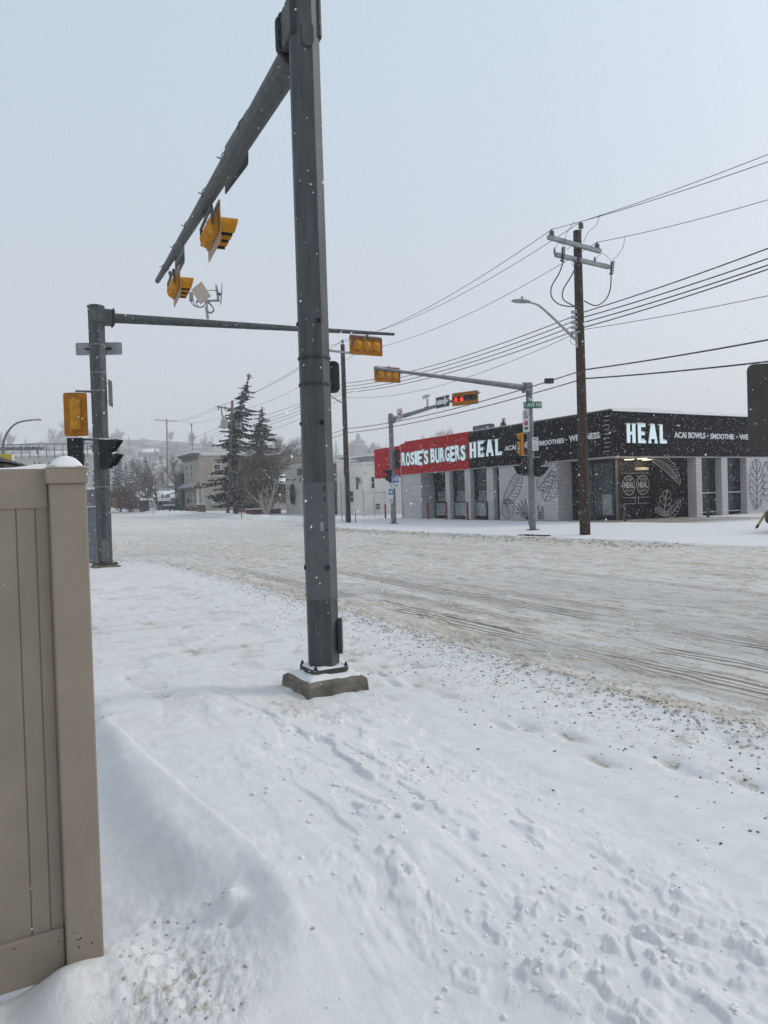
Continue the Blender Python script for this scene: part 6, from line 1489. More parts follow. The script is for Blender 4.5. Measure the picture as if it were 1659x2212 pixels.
# bungalows with snowy gable roofs
def bungalow(label, x0, x1, yb, ye, yr, b, wallm, gable='w', dz=0, d=8):
    a1 = onb(x0, 1050, b)[0]; a0 = onb(x1, 1050, b)[0]; z0 = gza((a0 + a1) / 2) - .3; ze = onb((x0 + x1) / 2, ye, b)[1]; zr = onb((x0 + x1) / 2, yr, b)[1]; L = a1 - a0
    o = thing('bungalow', label, 'house', ab(a0, b, 0), group='bungalows along the far side of the street')
    MB().box(0, d, 0, L, z0, ze).build('wall', wallm, o)
    if gable == 'w':       # gable end faces the road
        for s in (0, 1):
            y0 = -.5 if s == 0 else L + .5
            MB().add([(-.9, y0, ze - .25), (-.9, L / 2, zr), (d, L / 2, zr), (d, y0, ze - .25), (-.9, y0, ze - .5), (-.9, L / 2, zr - .25), (d, L / 2, zr - .25), (d, y0, ze - .5)], [(0, 1, 2, 3), (4, 5, 1, 0), (7, 6, 5, 4)]).build('roof', snow_plain, o)
        MB().add([(-.02, 0, ze), (-.02, L, ze), (-.02, L / 2, zr - .3)], [(0, 1, 2)]).build('gable_wall', dark_trim, o)
        MB().tube([(-.92, -.5, ze - .4), (-.92, L / 2, zr - .15), (-.92, L + .5, ze - .4)], .12, 4).build('barge_board', trim_w, o)
    else:
        MB().add([(-.8, -.5, ze - .2), (-.8, L + .5, ze - .2), (d / 2, L + .5, zr), (d / 2, -.5, zr)], [(0, 1, 2, 3)]).build('roof', snow_plain, o)
        MB().add([(0, 0, ze), (d, 0, ze), (d / 2, 0, zr)], [(0, 1, 2)]).build('gable_wall', wallm, o); MB().box(-.85, -.75, -.5, L + .5, ze - .45, ze - .21).build('fascia', trim_w, o)
    win_w(o, 0, L * .2, L * .45, z0 + 1.4, z0 + 3.0); win_w(o, 0, L * .6, L * .8, z0 + 1.4, z0 + 3.0); MB().box(-.03, -.002, L * .48, L * .57, z0 + .3, z0 + 2.8).build('door', dark_trim, o)
    for y in (L * .1, L * .9): MB().box(-1.0, -.7, y - .15, y + .15, z0, ze - .5).build('porch_column', trim_w, o)
    return o
bungalow('dim brown bungalow with a steep snowy gable, leftmost of the row', 270, 296, 1104, 1082, 1062, 31, mat('brown_siding', (.12, .10, .085), .85), 'w')
bungalow('bungalow with a broad snowy roof behind the tan pole', 302, 336, 1104, 1078, 1061, 33, mat('tan_siding', (.22, .20, .17), .85), 's', d=10)
bungalow('pale bungalow with a snowy porch roof next to the dark shop', 341, 374, 1104, 1076, 1062, 31, mat('grey_siding', (.28, .27, .25), .85), 's', d=8)
# low walls, bins, parked car in front of the bungalows
def wall_seg(label, x0, x1, yt, b, m, name='brick_wall', thick=.3, sn=True, cat='wall', dz=0):
    a1 = onb(x0, 1100, b)[0]; a0 = onb(x1, 1100, b)[0]; z0 = gza((a0 + a1) / 2) - .3; zt = onb((x0 + x1) / 2, yt, b)[1]
    o = thing(name, label, cat, ab(a0, b, z0)); MB().box(0, thick, 0, a1 - a0, 0, zt - z0).build('body', m, o)
    if sn: MB().box(-.03, thick + .03, -.03, a1 - a0 + .03, zt - z0 + .001, zt - z0 + .12).build('snow_cap', snow_plain, o, bevel=.04)
    return o
wall_seg('long low red wall in front of the leftmost bungalow', 265, 303, 1092, 26.2, red_brick)
P = aty(310, 1104, 118); P = at_dist(311, 112); o = thing('litter_bin', 'dark round bin with snow on its lid by the red wall', 'litter bin', Vector((P.x, P.y, hground(P.x, P.y)))); MB().lathe([(.7, -.1), (.75, 1.5), (.7, 1.6)], None, 14).build('body', dark_wall, o); MB().lathe([(.7, 1.601), (.6, 1.8), (.3, 1.88)], None, 14).build('snow_cap', snow_plain, o, smooth=True)
# brick planter and wooden fence under the spruce
bp_ = 26.6; a0 = onb(607, 1105, bp_)[0]; a1 = onb(545, 1105, bp_)[0]
a0 = A_(gp(576, 1111, .3)); bl = ona(544, 1105, a0)[0]; br_ = ona(607, 1105, a0)[0]; zt = ona(576, 1100, a0)[1]; zb = gza(a0)
o = thing('brick_planter', 'low red brick planter with snow under the birch', 'planter', ab(a0, bl, zb)); MB().box(0, br_ - bl, 0, 2, -.3, zt - zb).build('body', red_brick, o); MB().box(-.05, br_ - bl + .05, -.05, 2.05, zt - zb + .002, zt - zb + .14).build('snow_cap', snow_plain, o, bevel=.04)
aF = a0 + 12; bl = ona(505, 1080, aF)[0]; br_ = ona(594, 1080, aF)[0]; zt = ona(550, 1066, aF)[1]; zb = gza(aF) - .2
o = thing('wooden_fence', 'brown board fence behind the spruce and birch', 'fence', ab(aF, bl, zb)); m = MB(); n = int((br_ - bl) / .2)
for i in range(n): m.box(i * .2 + .006, i * .2 + .194, -.02 - .01 * (i % 2), .02, 0, zt - zb - .02 * (i % 3))
m.build('board_panel', brown_wood, o); MB().box(0, br_ - bl, -.06, .06, zt - zb + .001, zt - zb + .12).build('snow_cap', snow_plain, o); MB().box(0, br_ - bl, .021, .08, .4, .5).box(0, br_ - bl, .021, .08, zt - zb - .4, zt - zb - .3).build('rail', brown_wood, o)
# brown porch house and flat roofed beige building behind the trees
aP = a0 + 16; bl = ona(583, 1050, aP)[0]; br_ = ona(640, 1050, aP)[0]; zt = ona(610, 1040, aP)[1]; zb = gza(aP) - .3
o = thing('porch_house', 'brown porch with snowy roof and two small lit bulbs behind the birch', 'house', ab(aP, bl, 0))
MB().box(0, br_ - bl, 0, 8, zb, zt).build('wall', mat('brown_house', (.14, .11, .08), .85), o); MB().add([(-.4, -1.2, zt - .5), (br_ - bl, -1.2, zt - .5), (br_ - bl, 2.5, zt + 1.1), (-.4, 2.5, zt + 1.1)], [(0, 1, 2, 3)]).build('roof', snow_plain, o)
for px, py_ in ((589, 1051), (605, 1046)):
    bq, zq = ona(px, py_, aP - 1); MB().lathe([(.02, -.14), (.13, 0), (.02, .14)], Matrix.Translation((bq - bl, -1, zq)), 10).build('lit_bulb', mat('bulb_warm', (1, .8, .5), .5, emit=(1, .85, .55), estr=1.6), o)
for k in range(4): MB().box(-1.5, 1.6, -2.2 + k * .3, -1.9 + k * .3, zb, zb + .5 + .25 * k).build('step', mat('step_grey', (.4, .39, .38), .8), o)
aQ = a0 + 26; bl = ona(600, 1000, aQ)[0]; br_ = ona(668, 1000, aQ)[0]; zt = ona(640, 985, aQ)[1]
o = thing('flat_roof_building', 'tan flat roofed building rising behind the white restaurant', 'building', ab(aQ, bl, 0)); MB().box(0, br_ - bl, 0, 10, gza(aQ) - .5, zt).build('wall', mat('tan_stucco', (.33, .28, .21), .85), o); MB().box(-.1, br_ - bl + .1, -.1, 10.1, zt + .001, zt + .25).build('parapet_cap', dark_trim, o)
# parked car with snowy roof
P = at_dist(350, 108); cz = gza(A_(P)); o = thing('parked_car', 'dark parked car with a snow covered roof behind the tan pole', 'car', Vector((P.x, P.y + 2, gza(A_(P)))), TH + math.pi / 2)
carm = mat('car_paint', (.02, .021, .025), .25, spec=.6)
prof = [(-2.3, .35), (-2.3, .85), (-1.5, 1.0), (-.9, 1.0), (1.9, 1.0), (2.25, .8), (2.25, .35)]
MB().prism(prof, frame((0, .9, 0), (1, 0, 0), (0, 0, 1)), 1.8).build('body', carm, o, bevel=.08)
MB().prism([(-1.2, 1.0), (-.5, 1.55), (1.3, 1.6), (1.9, 1.0)], frame((0, .8, 0), (1, 0, 0), (0, 0, 1)), 1.6).build('cabin', glass, o, bevel=.06)
MB().box(-.55, 1.35, -.78, .78, 1.59, 1.74).build('roof_snow', snow_plain, o, bevel=.06); MB().box(-2.25, -1.3, -.8, .8, .93, 1.06).build('bonnet_snow', snow_plain, o, bevel=.05)
for x in (-1.45, 1.45):
    for y in (-.88, .88): MB().lathe([(.33, -.1), (.33, .1)], frame((x, y, .33), (1, 0, 0), (0, 0, 1)), 16).build('wheel', blacksteel, o)
# dark car nose at the right edge of the picture
P = gp(1650, 1150, 0.0); o = thing('dark_car', 'nose of a black car just entering at the right edge', 'car', Vector((P.x + .03, P.y, hground(P.x, P.y))), TH + R(2))
def carbody(o):
    prof = [(0, .30), (-.06, .50), (0.0, .72), (.18, .84), (1.2, 1.02), (1.3, 1.05), (4.4, 1.0), (4.5, .4), (4.3, .28)]
    MB().prism(prof, frame((0, 0, 0), (1, 0, 0), (0, 0, 1)), 1.8).build('body', carm, o, bevel=.10)
    MB().prism([(1.1, 1.0), (1.9, 1.5), (3.6, 1.52), (4.3, 1.02)], frame((0, -.1, 0), (1, 0, 0), (0, 0, 1)), 1.6).build('cabin', glass, o, bevel=.08)
    MB().box(-.04, .02, -1.4, -.35, .36, .46).box(-.065, .0, -1.3, -.5, .55, .64).build('grille', blacksteel, o)
    for y in (-.4, -1.68): MB().box(.02, .10, y, y + .28, .62, .76).build('headlight', galv_light, o, bevel=.02)
    for x in (.85, 3.6):
        for y in (.0, -1.8): MB().lathe([(.34, -.11), (.34, .11)], frame((x, y, .34), (1, 0, 0), (0, 0, 1)), 18).build('wheel', blacksteel, o)
    MB().box(.02, .75, -1.7, -.1, .86, .93).build('bonnet_snow', snow_plain, o, bevel=.03)
carbody(o)
# ---------------------------------------------------------------- left background: terraced building, lamp, yellow sign
def pl(x, y, Y): return aty(x, y, Y)
Yb = 95.0; cream = mat('cream_panel', (.50, .48, .45), .8); greyp = mat('grey_panel', (.16, .17, .18), .7)
x0 = pl(-120, 1000, Yb).x; x1 = pl(262, 1000, Yb + 30).x * .9
o = thing('terraced_building', 'long pale modern building with roof railings behind the fence', 'building', Vector((pl(0, 1000, Yb).x, Yb, 0)), R(8))
def bz(x, y): p = pl(x, y, Yb); return p.x - o.location.x, p.z
zt = bz(60, 985)[1]; W_ = bz(200, 1000)[0]
MB().box(-12, W_, 0, 6, -1, zt).build('wall', cream, o); MB().box(-12.1, W_ + .1, -.1, 6, zt + .002, zt + .3).build('roof_snow', snow_plain, o)
zt2 = bz(60, 962)[1]; MB().box(-12, W_ * .95, 3, 6, zt + .302, zt2 - .9).build('upper_storey', mat('pale_storey', (.40, .40, .41), .8), o)
m = MB()
for i in range(24): x = -11.5 + i * (W_ + 11.5) / 23; m.tube([(x, -.3, zt - .3), (x, -.3, zt + 1.5)], .05, 4)
m.tube([(-11.5, -.3, zt + 1.5), (W_, -.3, zt + 1.5)], .06, 4).tube([(-11.5, -.3, zt + .8), (W_, -.3, zt + .8)], .03, 4); m.build('roof_railing', dark_trim, o)
m = MB()
for (a_, b_) in ((-30, 75), (182, 225)):
    xa, z = bz(a_, 958); xb, _ = bz(b_, 958)
    m.box(xa, xb, 1.0, 1.15, zt2 - .3, zt2 - .12).box(xa, xb, 2.6, 2.75, zt2 - .3, zt2 - .12)
    k = 9
    for i in range(k): x = xa + (xb - xa) * i / (k - 1); m.box(x - .06, x + .06, .6, 3.2, zt2 - .11, zt2)
    for x in (xa + .3, xb - .3): m.box(x - .08, x + .08, 1, 1.15, zt, zt2 - .3)
m.build('pergola', dark_trim, o)
for (a_, b_, c_, d_, dark) in ((66, 86, 997, 1022, 0), (100, 149, 998, 1030, 1), (162, 186, 1000, 1026, 0), (191, 210, 1014, 1060, 1), (20, 50, 1000, 1030, 0)):
    xa, z1 = bz(a_, c_); xb, z0 = bz(b_, d_)
    f = MB().box(xa, xb, -.08, -.01, z0, z1).build('window', greyp if dark else trim_w, o)
    if not dark:
        g = MB()
        for i in range(2):
            for j in range(3): g.box(xa + .12 + i * (xb - xa) / 2, xa - .06 + (i + 1) * (xb - xa) / 2, -.1, -.081, z0 + .12 + j * (z1 - z0) / 3, z0 - .02 + (j + 1) * (z1 - z0) / 3)
        g.build('pane', mat('pale_glass', (.22, .24, .26), .2), f)
    else: MB().box(xa, xb, -.3, -.081, z0 + (z1 - z0) * .35, z0 + (z1 - z0) * .42).build('balcony_rail', trim_w, f)
xa, z1 = bz(191, 1058); xb, z0 = bz(216, 1100); MB().box(xa - 2, xb + .6, -1.2, -.09, -1, z0 + 2.6).build('grey_annex', mat('annex_grey', (.10, .10, .11), .8), o); MB().box(xa - 2.1, xb + .7, -1.3, 0, z0 + 2.602, z0 + 2.85).build('annex_snow', snow_plain, o)
P = pl(6, 985, 60); Pg = Vector((P.x, 60, gza(A_(P))))
def lf(x, y): p = pl(x, y, 60); return Vector((p.x - Pg.x, 0, p.z - Pg.z))
o = thing('street_lamp', 'tall curved street lamp at the left edge above the fence', 'street lamp', Pg, 0)
L = curve_pts([Vector((lf(6, 985).x, 0, -.3)), lf(6, 985), lf(7, 960), lf(14, 938), (lf(28, 920)), lf(45, 911), lf(72, 907)], 6); MB().tube(L, [.11 - .05 * i / len(L) for i in range(len(L))], 8).build('pole', mat('lamp_pole_dark', (.12, .13, .14), .5, .3), o, smooth=True)
h = lf(72, 907); k = lf(87, 908); MB().lathe([(.02, 0), (.12, .1), (.16, .45), (.1, .62), (.02, .66)], frame(h, (0, 1, 0), (0, 0, 1)) if False else Matrix.Translation(h) @ Matrix.Rotation(R(90), 4, 'Y') @ Matrix.Diagonal((.55, 1.3, 1, 1)), 10).build('lamp_head', MATS['lamp_head'], o, smooth=True)
Y_ = 14.0; p = pl(2, 992, Y_); o = thing('yellow_sign', 'plain yellow board just above the fence at the left edge', 'sign', Vector((pl(12, 992, Y_).x, Y_, 0)), R(6))
z1 = pl(12, 981, Y_).z; MB().box(-.5, .115, 0, .05, z1 - .5, z1).build('board', mat('board_bright_yellow', (.50, .36, .02), .5), o); MB().tube([(-.4, .08, 0), (-.4, .08, z1)], .04, 6).build('post', galv_dark, o)
MB().box(.115, .13, -.01, .06, z1 - .5, z1).build('edge_trim', white_sign, o)
Y_ = 9.0; x1 = pl(31, 1000, Y_).x; o = thing('shingled_hut', 'dark shingled little roof with snow at the left edge above the fence', 'hut', Vector((x1 - .5, Y_, 0)), R(12))
z1 = pl(16, 981, Y_).z; zr = pl(10, 981, Y_).z; ze = pl(31, 1001, Y_).z; ww = .5
MB().box(-ww + .03, ww - .03, -ww + .03, ww - .03, 0, ze - .02).build('wall', mat('hut_wood', (.035, .03, .028), .8), o)
MB().add([(-ww, -ww, ze), (ww, -ww, ze), (ww, ww, ze), (-ww, ww, ze), (-ww * .45, -ww * .45, zr), (ww * .45, -ww * .45, zr), (ww * .45, ww * .45, zr), (-ww * .45, ww * .45, zr)], [(0, 1, 5, 4), (1, 2, 6, 5), (2, 3, 7, 6), (3, 0, 4, 7), (4, 5, 6, 7), (0, 3, 2, 1)]).build('roof', mat('shingle', (.05, .042, .038), .85, var=.3, vscale=12), o)
m = MB(); rnd = random.Random(9)
for i in range(16):
    t = rnd.random(); s = 1 - .55 * t; x = rnd.uniform(-ww * s, ww * s); m.cbox((x, -ww * s - .004, ze + (zr - ze) * t), (.05 + .12 * rnd.random(), .01, .02))
m.box(-ww * .44, ww * .44, -ww * .44, ww * .44, zr + .001, zr + .02); m.build('roof_snow', snow_plain, o)
# church on the hill
Yc = 830.0; p = pl(775.5, 1000, Yc); o = thing('domed_church', 'hazy domed church on the hill behind the brown pole', 'church', Vector((p.x, Yc, 0)), 0); stone = mat('church_stone', (.20, .19, .185), .8)
def cz_(y): return pl(775, y, Yc).z
rd = 17 * Yc / FD; zb = cz_(962); h = cz_(947.5) - zb
MB().lathe([(rd * 1.05, -2), (rd * 1.05, zb - 2.6), (rd * 1.1, zb - 2.2), (rd * 1.1, zb)], None, 28).build('drum', stone, o)
d = MB().lathe([(rd * math.cos(t * math.pi / 20), zb + .01 + h * math.sin(t * math.pi / 20)) for t in range(10)] + [(1.5, zb + h)], None, 28).build('dome', mat('dome_copper', (.10, .12, .12), .7), o, smooth=True)
MB().lathe([(2.4, zb + h - .3), (2.4, zb + h + 3.6), (1.6, zb + h + 5), (.05, zb + h + 7)], None, 10).build('lantern', stone, d)
MB().lathe([(rd * 1.03, zb + .2), (rd * 1.0, zb + .6)], None, 28).build('dome_snow', snow_plain, d)
MB().box(-rd * 1.5, rd * 1.9, -15, 25, -2, cz_(985)).build('nave', stone, o); 
xs_ = (807 - 775.5) * Yc / FD; z2 = cz_(966.5)
MB().lathe([(3.3, -2), (3.3, z2 - .2)], Matrix.Translation((xs_, -5, 0)), 12).build('turret', stone, o); MB().lathe([(3.1 * math.cos(t * math.pi / 12), z2 + 3.8 * math.sin(t * math.pi / 12)) for t in range(6)] + [(.05, z2 + 6.9)], Matrix.Translation((xs_, -5, 0)), 12).build('turret_dome', MATS['dome_copper'], o, smooth=True)

# ---------------------------------------------------------------- trees
bark = mat('bark_grey', (.125, .105, .09), .9, var=.25, vscale=4); twig_m = mat('twig_frosted', (.17, .14, .125), .9, spec=.1); birch_bark = mat('birch_bark', (.46, .43, .39), .8, col2=(.14, .125, .11), vscale=8, lo=.3, hi=.5, stretch=(1, 1, 3))
spruce_m = mat('spruce_needles', (.030, .036, .032), .8, spec=.1); snow_twig = mat('snow_on_branch', (.62, .63, .66), .9, spec=.1)
def bare_tree(label, P, H, seed, levels=5, spread=.6, weep=0.0, trunk_r=None, bm=None, tm=None, group=None, name='bare_tree', stems=1, nb=(3, 4), tw=.012, cat='tree', start=.28):
    rnd = random.Random(seed); o = thing(name, label, cat, P, 0, group=group); tr = MB(); cr = MB(); r0 = trunk_r or H * .022
    def br(p, d, L, r, lv):
        n = 4 if lv < 3 else 3; pts = [p]; q = p; dd = d.copy()
        for i in range(n):
            dd = (dd + Vector((rnd.gauss(0, .16), rnd.gauss(0, .16), rnd.gauss(0.05, .10) - (weep * lv * .10)))).normalized(); q = q + dd * (L / n); pts.append(q)
        r1 = r * .55; rs = [r + (r1 - r) * i / n for i in range(n + 1)]
        (tr if lv < 2 else cr).tube(pts, rs, 6 if lv < 2 else 3, cap=False)
        if lv >= levels: return
        k = rnd.randint(*nb) + (1 if lv == 0 else 0)
        for i in range(k):
            t = (start if lv == 0 else .2) + (1 - (start if lv == 0 else .2)) * (i + rnd.random() * .6) / k; idx = min(n - 1, int(t * n)); f = t * n - idx
            b = pts[idx].lerp(pts[idx + 1], min(1, f)); ax = Vector((rnd.gauss(0, 1), rnd.gauss(0, 1), rnd.gauss(0, .4) + .15)); ax = (ax - dd * ax.dot(dd)).normalized()
            nd = (dd * (1 - spread * .55) + ax * spread + Vector((0, 0, .22 - weep * .3))).normalized()
            br(b, nd, L * rnd.uniform(.55, .78), max(tw, rs[idx] * .60), lv + 1)
        br(pts[-1], (dd + Vector((rnd.gauss(0, .2), rnd.gauss(0, .2), .05))).normalized(), L * .62, max(tw, r1), lv + 1)
    for s in range(stems):
        an = rnd.random() * 6.28; d = Vector((math.cos(an) * .28 * (stems > 1), math.sin(an) * .28 * (stems > 1), 1)).normalized()
        br(Vector((0, 0, -.3)), d, H * .42, r0 * (1 if stems == 1 else .8), 0)
    tr.build('trunk', bm or bark, o); cr.build('crown', tm or twig_m, o); return o
def spruce(label, P, H, Rb, seed, lean=(0, 0), dense=1.0, group=None, bare=.12, irregular=.35, simple=False, name='spruce_tree', snowy=.33, hook=0.0):
    rnd = random.Random(seed); o = thing(name, label, 'tree', P, 0, group=group)
    ax = lambda z: Vector((lean[0] * ((z / H) ** 2 + hook * max(0, z / H - .85) * 5 + .25 * math.sin(z * .55) * (hook > 0) * (z / H)), lean[1] * (z / H) ** 2, z))
    MB().tube([ax(H * i / 6) for i in range(7)], [max(.03, H * .018 * (1 - i / 6.2)) for i in range(7)], 6).build('trunk', bark, o)
    nd = MB(); sn = MB(); wd = MB(); z = H * bare; lay = 0
    while z < H * .995:
        t = (z - H * bare) / (H * (1 - bare)); rad = Rb * (1 - t) ** .8 * (1 - .35 * (t < .08)) + .12
        k = int((9 if not simple else 6) * dense * (1 - .4 * t)) + 2; 
        lop = rnd.random() * 6.283; gap = 1 - irregular * .9 * (rnd.random() < .4)
        for i in range(k):
            an = 6.283 * (i + rnd.random()) / k; L = gap * rad * rnd.uniform(1 - irregular, 1.15) * (1 + .35 * irregular * math.cos(an - lop)); c0 = ax(z + rnd.uniform(-.2, .2)); hd = Vector((math.cos(an), math.sin(an), 0)); droop = .32 * L
            steps = max(3, int(L / (.20 if not simple else .55)))
            if not simple: wd.tube([c0, c0 + hd * L * .5 + Vector((0, 0, -droop * .6)), c0 + hd * L + Vector((0, 0, -droop * .75))], [.04, .02, .01], 3, cap=False)
            for j in range(steps):
                u = (j + rnd.random()) / steps
                if u < .12: continue
                c = c0 + hd * (L * u) + Vector((0, 0, -droop * (1.6 * u - .85 * u * u)))
                side = Vector((-hd.y, hd.x, 0)); wl = (.55 * (1 - u) + .22) * min(1.0, L * .55) 
                for s in (-1, 1):
                    for q in range(2 if not simple else 1):
                        d = (hd * rnd.uniform(.3, 1.0) + side * s * rnd.uniform(.4, 1.2) + Vector((0, 0, rnd.uniform(-.85, -.1)))).normalized() * wl * rnd.uniform(.6, 1.2)
                        w = d.cross(Vector((rnd.gauss(0, 1), rnd.gauss(0, 1), rnd.gauss(0, 1)))).normalized() * (.085 if not simple else .22)
                        nd.add([c - w * .6, c + w * .6, c + d * .55 + w * 1.2, c + d, c + d * .55 - w * 1.2], [(0, 1, 2, 3, 4)])
                        if rnd.random() < snowy * .75:
                            up = Vector((0, 0, .05)); hw = side * .05 * s
                            sn.add([c - hw + up, c + hw + up, c + d * .8 + hw * .6 + up, c + d * .8 - hw * .6 + up], [(0, 1, 2, 3)])
        z += (.36 if not simple else .9) * (1 - .3 * t) * (1.0 if H < 16 else 1.15)
    nd.build('crown', spruce_m, o)
    if wd.v: wd.build('branches', bark, o)
    if sn.v: sn.build('branch_snow', snow_twig, o)
    return o
def foot(x, y, z=0):
    P = gp(x, y, .3)
    for _ in range(6): P = gp(x, y, gza(A_(P)))
    P.z = gza(A_(P)); return P
def at_d(x, Y, dz=0): P = aty(x, 1090, Y); return Vector((P.x, P.y, gza(A_(P)) + dz))
P = at_d(508, 86); H = zup(P, 806) - P.z
spruce('tall dark leaning spruce dusted with snow beside the beige house', P, H, 4.5, 21, lean=(1.5, 0), dense=1.2, irregular=.68, bare=.10, hook=.5)
P = at_d(566, 92); H = zup(P, 880) - P.z
spruce('shorter dark spruce standing behind the birch', P, H, 4.0, 22, dense=1.15, irregular=.5, bare=.2, lean=(.3, 0), hook=.2)
P = at_d(578, 79); H = zup(P, 945) - P.z
bare_tree('pale barked birch with drooping twigs growing out of the brick planter', P, H * 1.08, 33, 5, .58, .42, .26, birch_bark, mat('birch_twig', (.13, .105, .09), .9), name='birch_tree', stems=3, nb=(3, 4), tw=.010, start=.35)
for k, (x, Y, yt, sd, lab) in enumerate(((392, 125, 948, 41, 'broad bare tree rising behind the beige house, seen left of the roof'), (440, 122, 962, 42, 'bare tree branches above the beige house roof'), (470, 130, 958, 43, 'bare tree between the roof mast and the spruce'), (345, 118, 985, 44, 'bare tree behind the tan utility pole'), (306, 128, 1010, 45, 'small bare tree over the bungalow roofs'), (322, 135, 975, 46, 'faint bare tree left of the tan pole'), (420, 140, 985, 49, 'low bare tree crown behind the beige house'))):
    P = at_d(x, Y); bare_tree(lab, P, (zup(P, yt) - P.z) * .95, sd, 5, .62, .12, None, group='bare trees behind the far houses', nb=(2, 4), tw=.016)
for k, (x, Y, yt, sd, lab) in enumerate(((982, 74, 905, 51, 'largest bare tree showing above the red fascia'), (930, 78, 926, 52, 'bare tree top behind the middle of the red fascia'), (897, 82, 930, 53, 'bare tree top above the left end of the red fascia'), (955, 80, 922, 54, 'thin bare tree top between its two larger neighbours'))):
    P = at_d(x, Y); bare_tree(lab, P, (zup(P, yt) - P.z) * .93, sd, 5, .55, .0, None, group='bare trees behind the shop', nb=(3, 5), tw=.016, tm=mat('twig_tan', (.20, .15, .12), .9), start=.45)
P = at_d(1092, 62); H = zup(P, 906) - P.z; spruce('tip of a small spruce poking above the black fascia', P, H, 2.0, 61, dense=1.6, bare=.3)
for k, (x, Y, yt, sd) in enumerate(((626, 150, 935, 71), (650, 150, 960, 72), (655, 118, 975, 73))):
    P = at_d(x, Y); (bare_tree(('hazy bare tree left of the thick pole', 'second hazy bare tree at the thick pole edge', '')[k], P, (zup(P, yt) - P.z) * .95, sd, 5, .5, 0, None, group='hazy trees beyond the restaurant', tw=.03) if k < 2 else spruce('hazy spruce just left of the thick pole', P, zup(P, yt) - P.z, 3, sd, simple=True))
P = at_d(768, 110); bare_tree('small bare tree top over the cream block roof', P, (zup(P, 985) - P.z), 74, 4, .6, 0, tw=.02)
# shrubs by the bungalows
P = at_d(258, 118); bare_tree('reddish bare shrub mass beside the far pole', P, 5.0, 75, 5, .9, 0, tm=mat('twig_red', (.13, .075, .06), .9), stems=4, nb=(3, 4), tw=.014, name='bare_shrub', cat='shrub', start=.1)
P = at_d(283, 116); bare_tree('low bare shrub in front of the leftmost bungalow', P, 3.4, 76, 4, .9, 0, tm=MATS['twig_red'], stems=4, nb=(3, 4), tw=.014, name='bare_shrub', cat='shrub', start=.1)
P = gp(245, 1104, 1.0); 
for k, x in enumerate((243.5, 246, 249, 252)):
    P = at_d(x, 112); o = thing('reflector_stake', ('leftmost', 'second', 'third', 'rightmost')[k] + ' of the orange stakes beside the far road', 'stake', P, 0, group='orange stakes by the far road'); MB().tube([(0, 0, -.2), ((k % 2) * .1, 0, 2.2 - .2 * (k % 3))], .035, 6).build('stake', mat('stake_orange', (.45, .25, .10), .7), o)
# conifers and bare trees on the hillside
proto_c = None; rnd = random.Random(88)
hl = 'dim conifer on the hazy hillside'
spots = [(32, 290, 952), (62, 300, 938), (88, 280, 960), (100, 270, 972), (120, 300, 968), (137, 290, 960), (160, 285, 968), (176, 270, 940), (186, 280, 958), (205, 300, 965), (258, 230, 965), (272, 225, 958), (285, 215, 955), (262, 200, 985), (290, 195, 990), (275, 185, 1000), (300, 190, 1005), (318, 200, 985), (330, 260, 975), (240, 260, 985), (252, 180, 1010), (20, 320, 962), (4, 300, 955), (48, 320, 960), (766, 320, 975), (797, 322, 972), (819, 325, 976), (640, 330, 985), (700, 330, 980), (820, 320, 985), (745, 325, 985), (735, 300, 992)]
def hill_spot(x, yt, want):
    best = None
    for Y in range(510, 900, 10):
        P = aty(x, 1090, Y); z = float(hill_h(np.array(P.x), np.array(float(Y)))); H = zup(P, yt) - z; e = abs(H - want)
        if best is None or e < best[0]: best = (e, Vector((P.x, P.y, z - .5)), H)
    return best[1], best[2]
for i, (x, Y, yt) in enumerate(spots):
    if Y < 260 and yt > 960: P = at_d(x, Y * .95); P.z -= .3; H = zup(P, yt) - P.z
    else: P, H = hill_spot(x, yt, 17 + 6 * rnd.random()); 
    H = max(H, 7.0)
    if proto_c is None: proto_c = spruce(hl, P, 14.0, 3.6, 90, simple=True, group='conifers on the hillside', snowy=.25, bare=.05); o = proto_c
    else: o = copy_tree(proto_c)
    o.location = P; s = H / 14.0; o.scale = (max(.8, s) * rnd.uniform(.9, 1.3), max(.8, s), s); o.rotation_euler = (0, 0, rnd.random() * 6)
proto_b = None
for i in range(46):
    x = rnd.choice((rnd.uniform(0, 215), rnd.uniform(215, 450), rnd.uniform(600, 850))); Y = rnd.uniform(540, 860); P = aty(x, 1090, Y); P.z = float(hill_h(np.array(P.x), np.array(Y))) - .5
    if proto_b is None: o = proto_b = bare_tree('dim leafless tree on the hazy hillside', P, 13, 91, 4, .7, 0, group='leafless trees on the hillside', tw=.09, nb=(4, 5), start=.15)
    else: o = copy_tree(proto_b)
    o.location = P; s = rnd.uniform(1.0, 1.6); o.scale = (s * 1.3, s, s); o.rotation_euler = (0, 0, rnd.random() * 6)
for i in range(85):
    x = rnd.uniform(-5, 470) if i % 4 else rnd.uniform(600, 850); Y = rnd.uniform(520, 890); P = aty(x, 1090, Y); P.z = float(hill_h(np.array(P.x), np.array(Y))) - .5
    o = copy_tree(proto_c if i % 5 else proto_b); o.location = P; s = rnd.uniform(.7, 1.35) * (1.0 if i % 5 else 1.4); o.scale = (s * rnd.uniform(1, 1.5), s, s); o.rotation_euler = (0, 0, rnd.random() * 6)
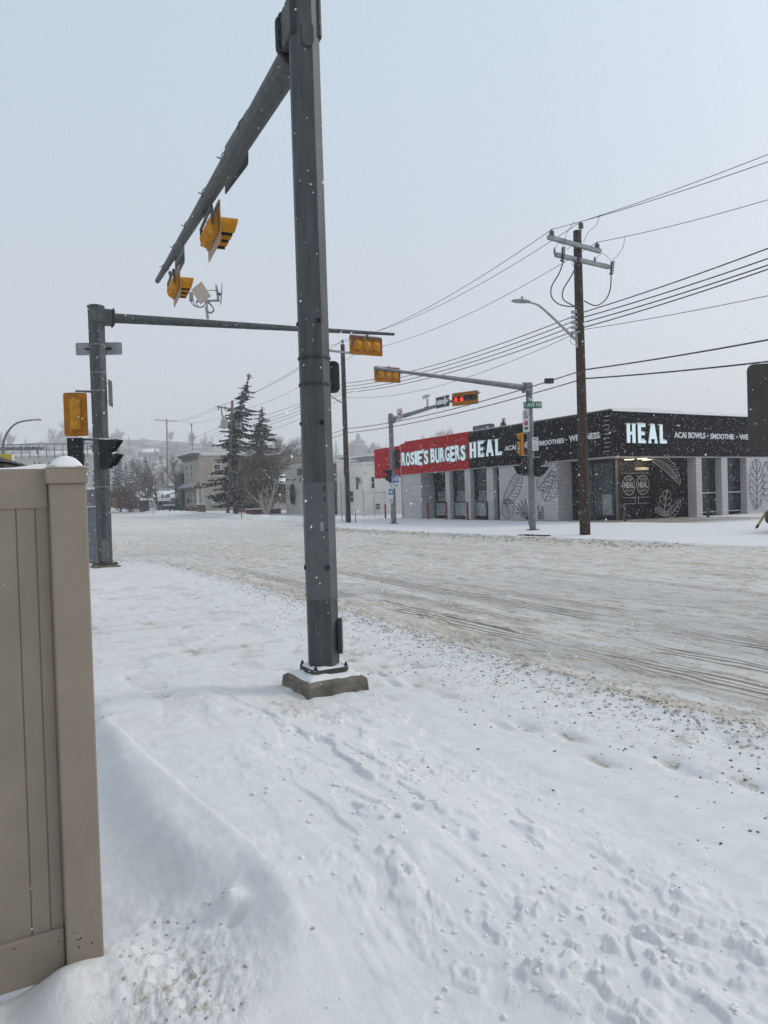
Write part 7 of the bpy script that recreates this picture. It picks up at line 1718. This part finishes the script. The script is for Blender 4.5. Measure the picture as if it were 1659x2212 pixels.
# houses on the hillside
for k, (x, Y, y0, w, h) in enumerate(((70, 285, 972, 15, 6), (118, 300, 968, 20, 6), (152, 290, 972, 14, 6), (200, 280, 968, 14, 7), (236, 255, 975, 16, 9), (330, 300, 960, 14, 8), (300, 250, 985, 16, 6))):
    h *= 1.2; w *= 1.1; P, _ = hill_spot(x, y0, h); Y = P.y; zg_ = P.z; o = thing('hillside_house', ('far left', 'second', 'third', 'fourth', 'fifth', 'flat topped', 'lowest')[k] + ' of the faint houses on the hill, counted from the left' if k < 5 else ('faint flat topped house on the hill above the tan pole', 'faint low house on the hill behind the bungalows')[k - 5], 'house', Vector((P.x, Y, zg_)), R(10 * (k % 3)), group='houses on the hillside')
    MB().box(-w / 2, w / 2, 0, 9, -2, h * .6).build('wall', (stucco_b, cream, greyp)[k % 3], o)
    MB().add([(-w / 2 - .6, -.6, h * .6), (w / 2 + .6, -.6, h * .6), (w / 2 + .6, 9.6, h * .6), (-w / 2 - .6, 9.6, h * .6), (-w / 2, 4.5, h), (w / 2, 4.5, h)], [(0, 1, 5, 4), (2, 3, 4, 5), (1, 2, 5), (3, 0, 4)]).build('roof', snow_plain, o)
    for i in range(3): MB().box(-w / 2 + w * (.15 + .3 * i), -w / 2 + w * (.3 + .3 * i), -.05, -.005, h * .2, h * .42).build('window', far_glass, o)
# ---------------------------------------------------------------- falling snow and the snowy air
def falling():
    rnd = random.Random(5); m = MB()
    for i in range(95000):
        Y = 2.2 + 45 * rnd.random() ** 0.8; X = (rnd.random() - 0.5) * (1.25 * Y + 4); Z = 0.1 + rnd.random() * min(15, 1.9 + Y * 0.72)
        s = 0.0012 + 0.0034 * rnd.random() ** 3 + 0.00011 * Y * (0.5 + 1.0 * rnd.random())
        vs = []
        for d in ((1, 0, 0), (-1, 0, 0), (0, 1, 0), (0, -1, 0), (0, 0, 1), (0, 0, -1)):
            k = s * (0.5 + rnd.random()); vs.append((X + d[0] * k + 0.3 * d[2] * s, Y + d[1] * k, Z + d[2] * k * 1.5))
        m.add(vs, [(0, 2, 4), (2, 1, 4), (1, 3, 4), (3, 0, 4), (2, 0, 5), (1, 2, 5), (3, 1, 5), (0, 3, 5)])
    tag(m.build('falling_snow', mat('flake', (0.95, 0.95, 0.97), 0.8, spec=0.1)), 'small white snowflakes falling through the air', 'snow', kind='stuff')
falling()
def haze():
    m = MB().box(-900, 800, -40, 1300, -3.0, 110); o = m.build('haze', mat('haze_air', (1, 1, 1)))
    mt = o.data.materials[0]; nt = mt.node_tree; nt.nodes.clear()
    out = nt.nodes.new('ShaderNodeOutputMaterial'); pv = nt.nodes.new('ShaderNodeVolumePrincipled')
    pv.inputs['Color'].default_value = (0.96, 0.96, 0.985, 1); pv.inputs['Density'].default_value = 0.0008
    pv.inputs['Density Attribute'].default_value = ''; pv.inputs['Temperature Attribute'].default_value = ''
    nt.links.new(pv.outputs[0], out.inputs['Volume'])
    tag(o, 'pale snowy air that fades the distance', 'haze', kind='stuff')
haze()
